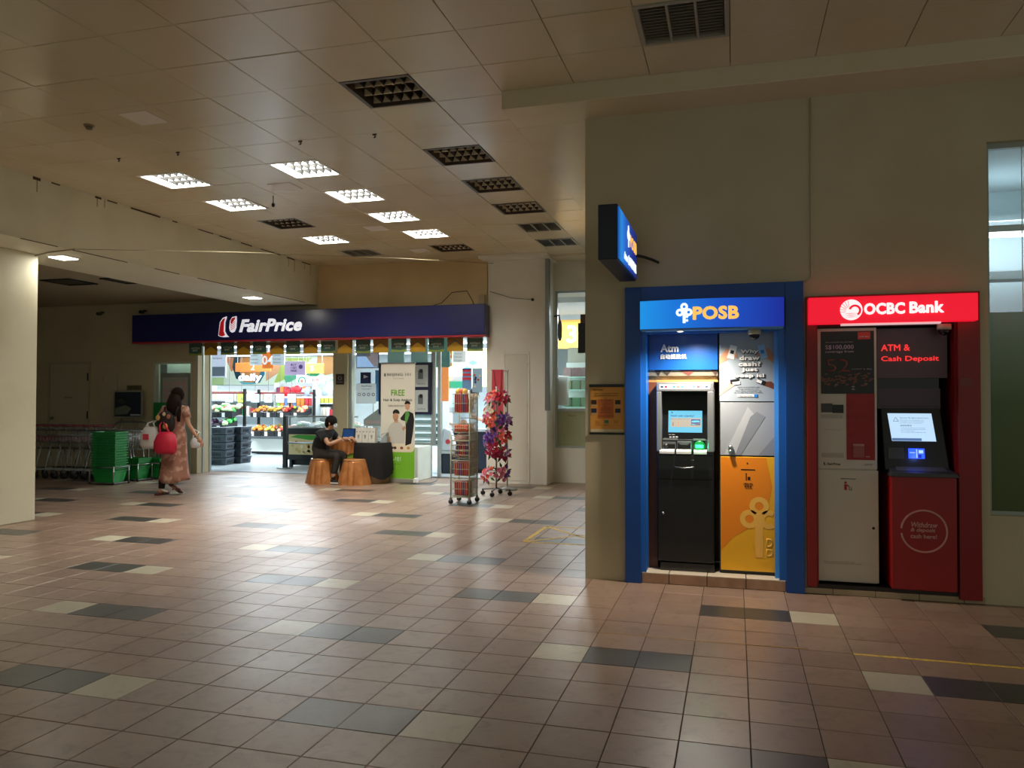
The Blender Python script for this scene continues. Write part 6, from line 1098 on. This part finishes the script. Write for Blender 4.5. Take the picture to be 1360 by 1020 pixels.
bp2([(-5.78, 1.15), (-5.68, 1.27), (-5.62, 1.28), (-5.53, 1.24), (-5.51, 1.12), (-5.53, .92), (-5.57, .70), (-5.68, .66), (-5.67, .95), (-5.68, 1.10), (-5.76, 1.12)], BKB, 'suit_print', .001); bp2([(-5.68, 1.26), (-5.62, 1.28), (-5.60, 1.22), (-5.66, 1.05), (-5.69, 1.12)], mat('scarf green', '5A9A4A', .5), 'scarf_print', .002)
MB().ring((-5.64, 1.365), .001, .052, yb-.0035, yb-.002, n=18, sxz=(.85, 1.25)).build('face_print', BS, shb); MB().ring((-5.64, 1.41), .001, .055, yb-.0035, yb-.0022, a0=-10, a1=190, n=14).build('hair_print', BKB, shb); bp2([(-5.75, .97), (-5.69, 1.02), (-5.67, .97), (-5.72, .93)], BS, 'hand_print', .003)
bp2([(x0+.02, .545), (x1-.06, .545), (x1-.02, .60), (x1-.02, .68), (-5.8, .70), (x0+.02, .72)], mat('banner beige', 'E8DCC0', .5), 'award_field', .0005)
for x, c_ in ((-6.03, '8A9A4A'), (-5.94, '1C1C20'), (-5.88, '5A2A24'), (-5.75, '9A4A3A'), (-5.62, 'C89A4A')): MB().ring((x, .62), .001, .032, yb-.004, yb-.002, n=10, sxz=(1, .8)).build('award_mark', mat('award '+c_, c_, .5), shb)
tag(MB().tube([(-5.45, 13.0, .012), (-5.5, 12.9, .01), (-5.2, 13.1, .01), (-5.25, 13.5, .012), (-5.4, 13.9, .012)], .006, 5).build('floor_cable', mat('cable grey', '6A6660', .5)), 'thin grey cable on the floor beside the banner base', 'cable')

# ================================================================== wire basket rack
WR = mat('wire grey', '8C9092', .35, .7); RK = thing('basket_rack', 'tall grey wire rack of baskets on casters in front of the white column', 'rack', (-3.76, 10.78, 0)); rx0, rx1, ry0, ry1 = -3.91, -3.63, 10.60, 10.95
for x, y, h in ((rx0, ry0, .99), (rx1, ry0, 1.62), (rx1, ry1, 1.62), (rx0, ry1, 1.62)):
    MB().tube([(x, y, .08), (x, y, h)], .010, 6).build('post', WR, RK); MB().tube([(x, y-.012, .035), (x, y+.012, .035)], .034, 12).build('caster_wheel', DGREY, RK); bx(x-.014, x+.014, y-.02, y+.02, .045, .09).build('caster_fork', DSTEEL, RK)
for z in (.10, .34, .62, .90): 
    m = MB()
    for a, b in (((rx0, ry0), (rx1, ry0)), ((rx1, ry0), (rx1, ry1)), ((rx1, ry1), (rx0, ry1)), ((rx0, ry1), (rx0, ry0))): m.tube([(*a, z), (*b, z)], .007, 6)
    m.build('shelf_rail', WR, RK)
for z in (1.22, 1.5): MB().tube([(rx1, ry0, z), (rx1, ry1, z), (rx0, ry1, z)], .007, 6).build('shelf_rail', WR, RK)
bx(rx0, rx1, ry0, ry1, .095, .105).build('bottom_tray', DSTEEL, RK)
for k in range(12): MB().tube([(rx1+.008, ry0+.03*k, .12), (rx1+.008, ry0+.03*k, 1.58)], .0035, 4).build('side_wire', WR, RK)
for k in range(16): z = .15+k*.092; MB().tube([(rx1+.008, ry0, z), (rx1+.008, ry1, z)], .0035, 4).build('side_wire', WR, RK)
for k in range(5): z = .70+k*.07; MB().tube([(rx0, ry0, z), (rx1, ry0, z)], .006, 5).build('front_wire', WR, RK)
RPK = [mat('dark red packet', 'B01E2C', .4), mat('bright red packet', 'C83A3A', .4), mat('purple packet', '6A3A7A', .4)]
def wbasket(z, h, w_, d, lab, x=None, y=None):
    x = x or (rx0+rx1)/2; y = y or (ry0+ry1)/2; t = thing('wire_basket', lab, 'basket', (x, y, z)); a, b = w_/2, d/2
    for zz in (0, h*.5, h): MB().tube([(x-a, y-b, z+zz), (x+a, y-b, z+zz), (x+a, y+b, z+zz), (x-a, y+b, z+zz), (x-a, y-b, z+zz)], .005, 5).build('rim', WR, t)
    n = 9
    for k in range(n): xx = x-a+w_*k/(n-1); MB().tube([(xx, y-b, z+h), (xx, y-b, z), (xx, y+b, z), (xx, y+b, z+h)], .003, 4).build('wire', WR, t)
    for k in range(1, 6): yy = y-b+d*k/6; MB().tube([(x+a, yy, z+h), (x+a, yy, z), (x-a, yy, z), (x-a, yy, z+h)], .003, 4).build('wire', WR, t)
    return t
ci = 0
for z, h, l in ((.115, .20, 'lowest'), (.40, .19, 'second from the bottom'), (.67, .17, 'middle'), (1.30, .27, 'top')):
    wbasket(z, h, .25, .31, f'grey wire basket of red packets on the rack, {l}')
    for k in range(8):
        o = bx(-.03, .03, -.02, .02, 0, h+.0).build('goods_packet', RPK[(k+ci) % 3], bevel=.006); o.location = (-3.86+.05*(k % 4)+.02, 10.68+.15*(k//4), z+.01); o.rotation_euler = (.1, .1*random.uniform(-1, 1), random.uniform(-.4, .4)); tag(o, f'{RPK[(k+ci) % 3].name} standing in the wire rack basket, {l}', 'packet', f'{RPK[(k+ci) % 3].name}s in the basket, {l}')
    ci += 1
t = wbasket(1.02, .12, .25, .31, 'shallow basket filled with orange goods below the top basket'); bx(-3.88, -3.66, 10.64, 10.92, 1.03, 1.13).build('orange_liner', mat('liner orange', 'E0583A', .5), t, bevel=.02)
t = thing('goods_bundle', 'clear wrapped bundle of pink goods on the rack middle shelf', 'goods', (-3.8, 10.7, .9)); MB().ball((-3.80, 10.74, .93), .10, 10, (1.1, 1, .75), .06).build('wrapping', mat('wrap pink grey', 'C8A098', .25), t)
for x, c_ in ((-3.83, 'E8B84A'), (-3.78, 'D8605A'), (-3.74, 'F0C860')): o = MB().ball((x, 10.7, 1.60), .05, 8, (1, 1, 1.1), .1).build('toy_parcel', mat('parcel '+c_, c_, .5)); tag(o, f'small round {"yellow" if c_ != "D8605A" else "red"} parcel on the top basket', 'parcel', 'round parcels on the top basket')
cdp = thing('header_card', 'pale blue picture card standing on top of the wire rack', 'card', (rx1, 10.9, 1.6)); bx(-3.70, -3.55, 10.93, 10.936, 1.60, 1.95).build('card', mat('card blue', '9AC0DC', .5), cdp)
for k in range(7): x, z = random.uniform(-3.68, -3.57), random.uniform(1.65, 1.9); MB().ring((x, z), .001, .018, 10.926, 10.93, n=8).build('print_blob', mat(('blob navy', 'blob red', 'blob cream')[k % 3], ('2A4A7A', 'C05A5A', 'E0D8C8')[k % 3], .5), cdp)
cdp = thing('flag_card', 'blue card with red banded prints left of the pale blue rack card', 'card', (-3.85, 10.93, 1.6)); bx(-3.86, -3.72, 10.94, 10.946, 1.63, 1.95).build('card', mat('card sky', '6A9AD0', .5), cdp)
for z in (1.78, 1.84, 1.90): bx(-3.855, -3.725, 10.936, 10.94, z, z+.035).build('red_band', mat('band red', 'C8344A', .5), cdp)
bx(-3.86, -3.72, 10.934, 10.94, 1.93, 1.95).build('navy_band', mat('band navy', '1A2A7A', .5), cdp)

# ================================================================== artificial flower stand
FS = thing('flower_stand', 'grey tiered display stand on casters carrying artificial flowers', 'stand', (-3.58, 11.75, 0)); fx, fy = -3.58, 11.75
MB().tube([(fx, fy, .10), (fx, fy, 1.70)], .014, 8).build('post', DSTEEL, FS)
for a, b in ((-.22, 0), (.22, 0), (0, -.22), (0, .22)): MB().tube([(fx, fy, .11), (fx+a, fy+b, .09)], .012, 6).build('base_arm', DSTEEL, FS); MB().tube([(fx+a, fy+b-.015, .036), (fx+a, fy+b+.015, .036)], .035, 12).build('caster_wheel', BLACK, FS); bx(fx+a-.012, fx+a+.012, fy+b-.012, fy+b+.012, .05, .10).build('caster_fork', DGREY, FS)
for z in (.40, .72, .98, 1.24, 1.46):
    m = MB(); r = .17
    m.tube([(fx+r*math.cos(q*.524), fy+r*math.sin(q*.524), z) for q in range(13)], .005, 5)
    for q in range(4): m.tube([(fx, fy, z-.03), (fx+r*math.cos(q*1.571), fy+r*math.sin(q*1.571), z)], .004, 5)
    m.build('holder_ring', DSTEEL, FS)
GRL = mat('artificial leaf', '2E5A34', .5)
def petal_mesh(m_):
    key = ('blossom', m_.name)
    if key in SHARED: return SHARED[key]
    b = MB()
    for lay, (n, r, tl) in enumerate(((7, .050, .5), (6, .038, .9), (4, .022, 1.25))):
        for q in range(n):
            a = 2*math.pi*q/n+lay*.4; c_, s_2 = math.cos(a), math.sin(a); px, py = -s_2, c_; ct, st = math.cos(tl), math.sin(tl)
            p0 = Vector((0, 0, .0)); p1 = Vector((c_*r*.6*ct+px*r*.42, s_2*r*.6*ct+py*r*.42, r*.6*st)); p2 = Vector((c_*r*ct, s_2*r*ct, r*st*.95)); p3 = Vector((c_*r*.6*ct-px*r*.42, s_2*r*.6*ct-py*r*.42, r*.6*st))
            b.add([p0, p1, p2, p3], [(0, 1, 2, 3)], True)
    b.ball((0, 0, .012), .012, 6); SHARED[key] = b; return b
def bunch(c, d, cols, n, lab, spread=.11, stem=.22):
    c = Vector(c); d = Vector(d).normalized(); t = thing('flower_bunch', lab, 'artificial flowers', tuple(c-d*stem)); og = ORG[t]
    s1 = d.cross(Vector((0, 0, 1))).normalized(); s2 = d.cross(s1).normalized()
    for k in range(n):
        a = 2.4*k; rr = spread*math.sqrt((k+.5)/n); p = c+s1*rr*math.cos(a)+s2*rr*math.sin(a)-d*rr*.35*random.uniform(.6, 1.4); m_ = cols[k % len(cols)]
        b = petal_mesh(m_); o = MB(); q0 = (d+(p-c)*5).normalized().to_track_quat('Z', 'Y'); sc2 = random.uniform(.85, 1.2); o.v = [tuple(p+q0 @ (Vector(v)*sc2)) for v in b.v]; o.f = list(b.f); o.m = list(b.m); o.sm = list(b.sm); o.build('blossom', m_, t)
        if k % 2 == 0: MB().tube([p, c-d*stem*.5, c-d*stem], .003, 4).build('stem', GRL, t)
    for k in range(8):
        a = k*.785+.3; p = c-d*.05+(s1*math.cos(a)+s2*math.sin(a))*spread*1.05; q = (s1*math.cos(a)+s2*math.sin(a)-d*.3).normalized(); n2 = q.cross(d).normalized()*.022
        MB().add([p-q*.04, p+n2, p+q*.06, p-n2], [(0, 1, 2, 3)]).build('leaf', GRL, t)
    return t
fc = {k: mat('petal '+k, v, .6) for k, v in dict(red='C0243A', coral='F0705A', pink='E88AA4', purple='7A4AA8', magenta='B02A5A', lilac='B88AC8', cream='E8D8B8', blue='5A6AC0').items()}
for (x, y, z), dd, cl_, n, l in (((-3.66, 11.62, 1.55), (-.4, -.7, .6), ('pink', 'coral', 'red'), 10, 'pink and coral bunch at the top left of the flower stand'), ((-3.44, 11.62, 1.54), (.5, -.7, .5), ('red', 'magenta', 'red'), 10, 'deep red bunch at the top right of the flower stand'),
    ((-3.70, 11.60, 1.30), (-.5, -.8, .3), ('cream', 'pink'), 7, 'cream bunch below the top left flowers'), ((-3.64, 11.55, 1.20), (-.3, -.9, .3), ('coral', 'coral', 'pink'), 9, 'orange coral bunch in the second tier of the flower stand'), ((-3.40, 11.62, 1.18), (.6, -.8, .2), ('purple', 'lilac', 'purple'), 10, 'purple bunch hanging right in the second tier'),
    ((-3.62, 11.55, .95), (-.3, -.9, .2), ('purple', 'purple', 'lilac'), 9, 'violet bunch in the middle tier of the flower stand'), ((-3.42, 11.60, .96), (.5, -.8, .3), ('coral', 'red', 'pink'), 10, 'salmon red bunch right in the middle tier'), ((-3.72, 11.62, .86), (-.7, -.7, .1), ('blue', 'lilac'), 7, 'blue bunch at the left edge behind the rack'),
    ((-3.58, 11.52, .72), (-.1, -.9, .2), ('magenta', 'red', 'magenta'), 11, 'magenta bunch in the fourth tier of the flower stand'), ((-3.42, 11.60, .68), (.5, -.8, .1), ('magenta', 'lilac', 'red'), 10, 'dark red and lilac bunch right in the fourth tier'),
    ((-3.70, 11.60, .34), (-.4, -.8, .3), ('pink', 'coral'), 9, 'pink bunch low on the left of the flower stand'), ((-3.42, 11.62, .36), (.6, -.7, -.1), ('pink', 'purple', 'pink'), 9, 'pink and purple bunch low on the right of the flower stand')):
    bunch((x, y, z), dd, [fc[q] for q in cl_], n, l)
rs_ = thing('red_sheet', 'tall translucent red sheet hanging behind the artificial flowers', 'banner', (-3.75, 12.3, .75)); bx(-3.83, -3.63, 12.30, 12.306, .76, 1.98).build('sheet', mat('sheet red', 'B83A48', .5), rs_)
for x, x2 in ((-3.80, -3.74), (-3.66, -3.68)): MB().tube([(x, 12.29, 1.98), (x2, 12.29, 1.55)], .006, 5).build('cord', mat('cord red', '8A1A28', .5), rs_)
ps = thing('banner_stand', 'slim grey pole stand with round foot by the white column', 'stand', (-3.62, 12.5, 0)); MB().lathe([(.17, 0), (.17, .015), (.05, .04), (.018, .06)], (-3.62, 12.5, 0), 24).build('foot', mat('foot grey', '8A8A86', .4, .4), ps); MB().tube([(-3.62, 12.5, .05), (-3.62, 12.5, 1.96)], .010, 8).build('pole', DSTEEL, ps); MB().tube([(-3.84, 12.303, 1.975), (-3.62, 12.5, 1.96), (-3.60, 12.5, 1.98)], .008, 6).build('arm', DSTEEL, ps)

# ================================================================== trolleys and baskets
CH = mat('trolley chrome', 'A2A6A6', .3, .85); HB = mat('trolley handle', '6E1E34', .45); TRW = mat('tyre', '2A2A2C', .6)
def trolley():
    t = thing('shopping_trolley', 'x', 'trolley', (0, 0, 0), 'nested trolleys along the left wall')   # handle end at -x
    m = MB(); zt, zb = .92, .56; X0, X1 = -.42, .42
    def cor(u, z): w_ = .25-.06*u+(-.03 if z < .7 else 0); return w_
    for z in (zt, .80, .68, zb):
        a = X0+(zt-z)*.25; b = X1-(zt-z)*.12; z2 = z-.02 if z == zt else z
        m.tube([(a, -.27, z), (b, -.20, z2), (b, .20, z2), (a, .27, z), (a, -.27, z)], .006 if z == zt else .0035, 4)
    for k in range(13):
        x = X0+.04+(X1-X0-.06)*k/12; s = (x-X0)/(X1-X0); w_ = .27-.07*s; xb = X0+.09+(X1-X0-.14)*k/12
        m.tube([(x, -w_, zt), (xb, -w_+.02, zb), (xb, w_-.02, zb), (x, w_, zt)], .003, 4)
    for k in range(7): y = -.18+k*.06; m.tube([(X1, y, zt-.02), (X1-.04, y, zb), (X0+.09, y, zb)], .003, 4)
    m.build('wire_basket', CH, t)
    MB().tube([(X0-.03, -.27, .985), (X0-.03, .27, .985)], .017, 8).build('handle', HB, t)
    for y in (-.26, .26): MB().tube([(X0-.03, y, .985), (X0+.05, y*.98, .90)], .011, 6).build('handle_bracket', DSTEEL, t)
    for y in (-.22, .22): MB().tube([(X0+.04, y, .72), (X0+.10, y, .56), (X0-.02, y*1.05, .16), (X1-.10, y*.75, .20), (X1-.16, y*.8, .56)], .012, 6).build('chassis_tube', CH, t)
    MB().tube([(X0-.02, -.23, .17), (X0-.02, .23, .17)], .010, 6).build('cross_bar', CH, t); bx(X0+.02, X0+.03, -.12, .12, .66, .80).build('child_flap', mat('flap red', '8A2E2A', .5), t)
    for x, y in ((X0-.02, -.22), (X0-.02, .22), (X1-.10, -.16), (X1-.10, .16)):
        MB().tube([(x, y-.014, .062), (x, y+.014, .062)], .060, 14).build('wheel', TRW, t); bx(x-.012, x+.012, y-.020, y+.020, .10, .18).build('wheel_fork', DSTEEL, t)
    return t
t0 = trolley(); n_ = 9
for k in range(n_):
    x = -12.62+k*.215; lab = f'chrome shopping trolley in the nested row, {["first from the left", "second from the left", "third from the left", "fourth from the left", "fifth from the left", "fifth from the right", "third from the right", "second from the right", "rightmost"][k]}'
    if k == 5: lab = 'chrome shopping trolley in the nested row, fourth from the right'
    if k == 0: t0.location = (x, 12.0, 0); t0.rotation_euler = (0, 0, .06); t0['label'] = lab
    else: dup(t0, (x, 12.0+.012*k, 0), .06, lab)
rl = thing('trolley_barrier', 'bent chrome tube barrier at the right end of the trolley row', 'barrier', (-10.9, 12.6, 0)); MB().tube([(-11.62, 12.62, 0), (-11.62, 12.62, .95), (-11.57, 12.62, 1.02), (-11.50, 12.62, 1.05), (-10.95, 12.62, 1.05), (-10.86, 12.62, 1.02), (-10.82, 12.62, .95), (-10.82, 12.62, 0)], .022, 10).build('hoop', CH, rl)
for x in (-11.62, -10.82): MB().lathe([(.05, 0), (.05, .01), (.025, .02)], (x, 12.62, 0), 14).build('floor_flange', DSTEEL, rl)
GRN = mat('basket green', '169A44', .42); GRD = mat('basket dark green', '0F7A34', .45)
def sbasket():
    t = thing('shopping_basket', 'x', 'basket', (0, 0, 0), 'green shopping baskets in stacks'); w_, d, h = .225, .16, .20; k = .80
    m = MB(); o_, i_ = [(-w_*k, -d*k), (w_*k, -d*k), (w_*k, d*k), (-w_*k, d*k)], [(-w_, -d), (w_, -d), (w_, d), (-w_, d)]
    vs = [(x, y, 0) for x, y in o_]+[(x, y, h) for x, y in i_]; m.add(vs, [(3, 2, 1, 0), (0, 1, 5, 4), (1, 2, 6, 5), (2, 3, 7, 6), (3, 0, 4, 7)]); b = m.build('body', GRN, t); s_2 = b.modifiers.new('thick', 'SOLIDIFY'); s_2.thickness = .004
    m = MB()
    for a in ((-w_-.014, w_+.014, -d-.014, -d+.002), (-w_-.014, w_+.014, d-.002, d+.014), (-w_-.014, -w_+.002, -d, d), (w_-.002, w_+.014, -d, d)): m.box(*a, h-.018, h+.004)
    m.build('rim', GRD, t); g = MB()
    for q in range(8): g.box(-w_+.05+q*.047, -w_+.055+q*.047, -d*.93-.003, -d*.93+.002, .08, .15)
    g.build('side_ribs', GRD, t, kind='stuff')
    MB().tube([(-w_*.55, -d-.010, h-.005), (-w_*.5, -d-.016, h-.05), (w_*.5, -d-.016, h-.05), (w_*.55, -d-.010, h-.005)], .006, 5).build('handle', GRD, t)
    return t
b0 = sbasket(); first = True; ords = ['lowest', 'second', 'third', 'fourth', 'fifth', 'sixth', 'seventh', 'eighth', 'ninth', 'tenth', 'eleventh', 'twelfth', 'thirteenth', 'fourteenth', 'fifteenth', 'topmost']
for sx_, sy_, cnt, nm, rz in ((-10.60, 11.42, 16, 'tall front stack', .10), (-10.62, 12.02, 6, 'low middle stack', .05), (-10.48, 12.42, 5, 'low stack nearest the woman', 0)):
    for k in range(cnt):
        lab = f'green shopping basket in the {nm}, {ords[k]+" from the floor" if 0 < k < cnt-1 else ("lowest" if k == 0 else "topmost")}'; p = (sx_+random.uniform(-.004, .004), sy_+random.uniform(-.004, .004), .035+k*(.045 if cnt > 8 else .035))
        if first: b0.location = p; b0.rotation_euler = (0, 0, rz); b0['label'] = lab; first = False
        else: dup(b0, p, rz, lab)
    t = thing('basket_cart', f'chrome wheeled frame under the {nm} of green baskets', 'frame', (sx_, sy_, 0))
    for a, b in ((-.25, -.18), (.25, -.18), (.25, .18), (-.25, .18)): MB().tube([(sx_+a, sy_+b, .04), (sx_+a, sy_+b, .32)], .011, 6).build('post', CH, t); MB().tube([(sx_+a, sy_+b-.01, .02), (sx_+a, sy_+b+.01, .02)], .02, 8).build('caster', TRW, t)
    for z in (.30,): MB().tube([(sx_-.25, sy_-.18, z), (sx_+.25, sy_-.18, z), (sx_+.25, sy_+.18, z), (sx_-.25, sy_+.18, z), (sx_-.25, sy_-.18, z)], .009, 6).build('rail', CH, t)
    bx(sx_-.25, sx_+.25, sy_-.18, sy_+.18, .02, .033).build('base_plate', DSTEEL, t)
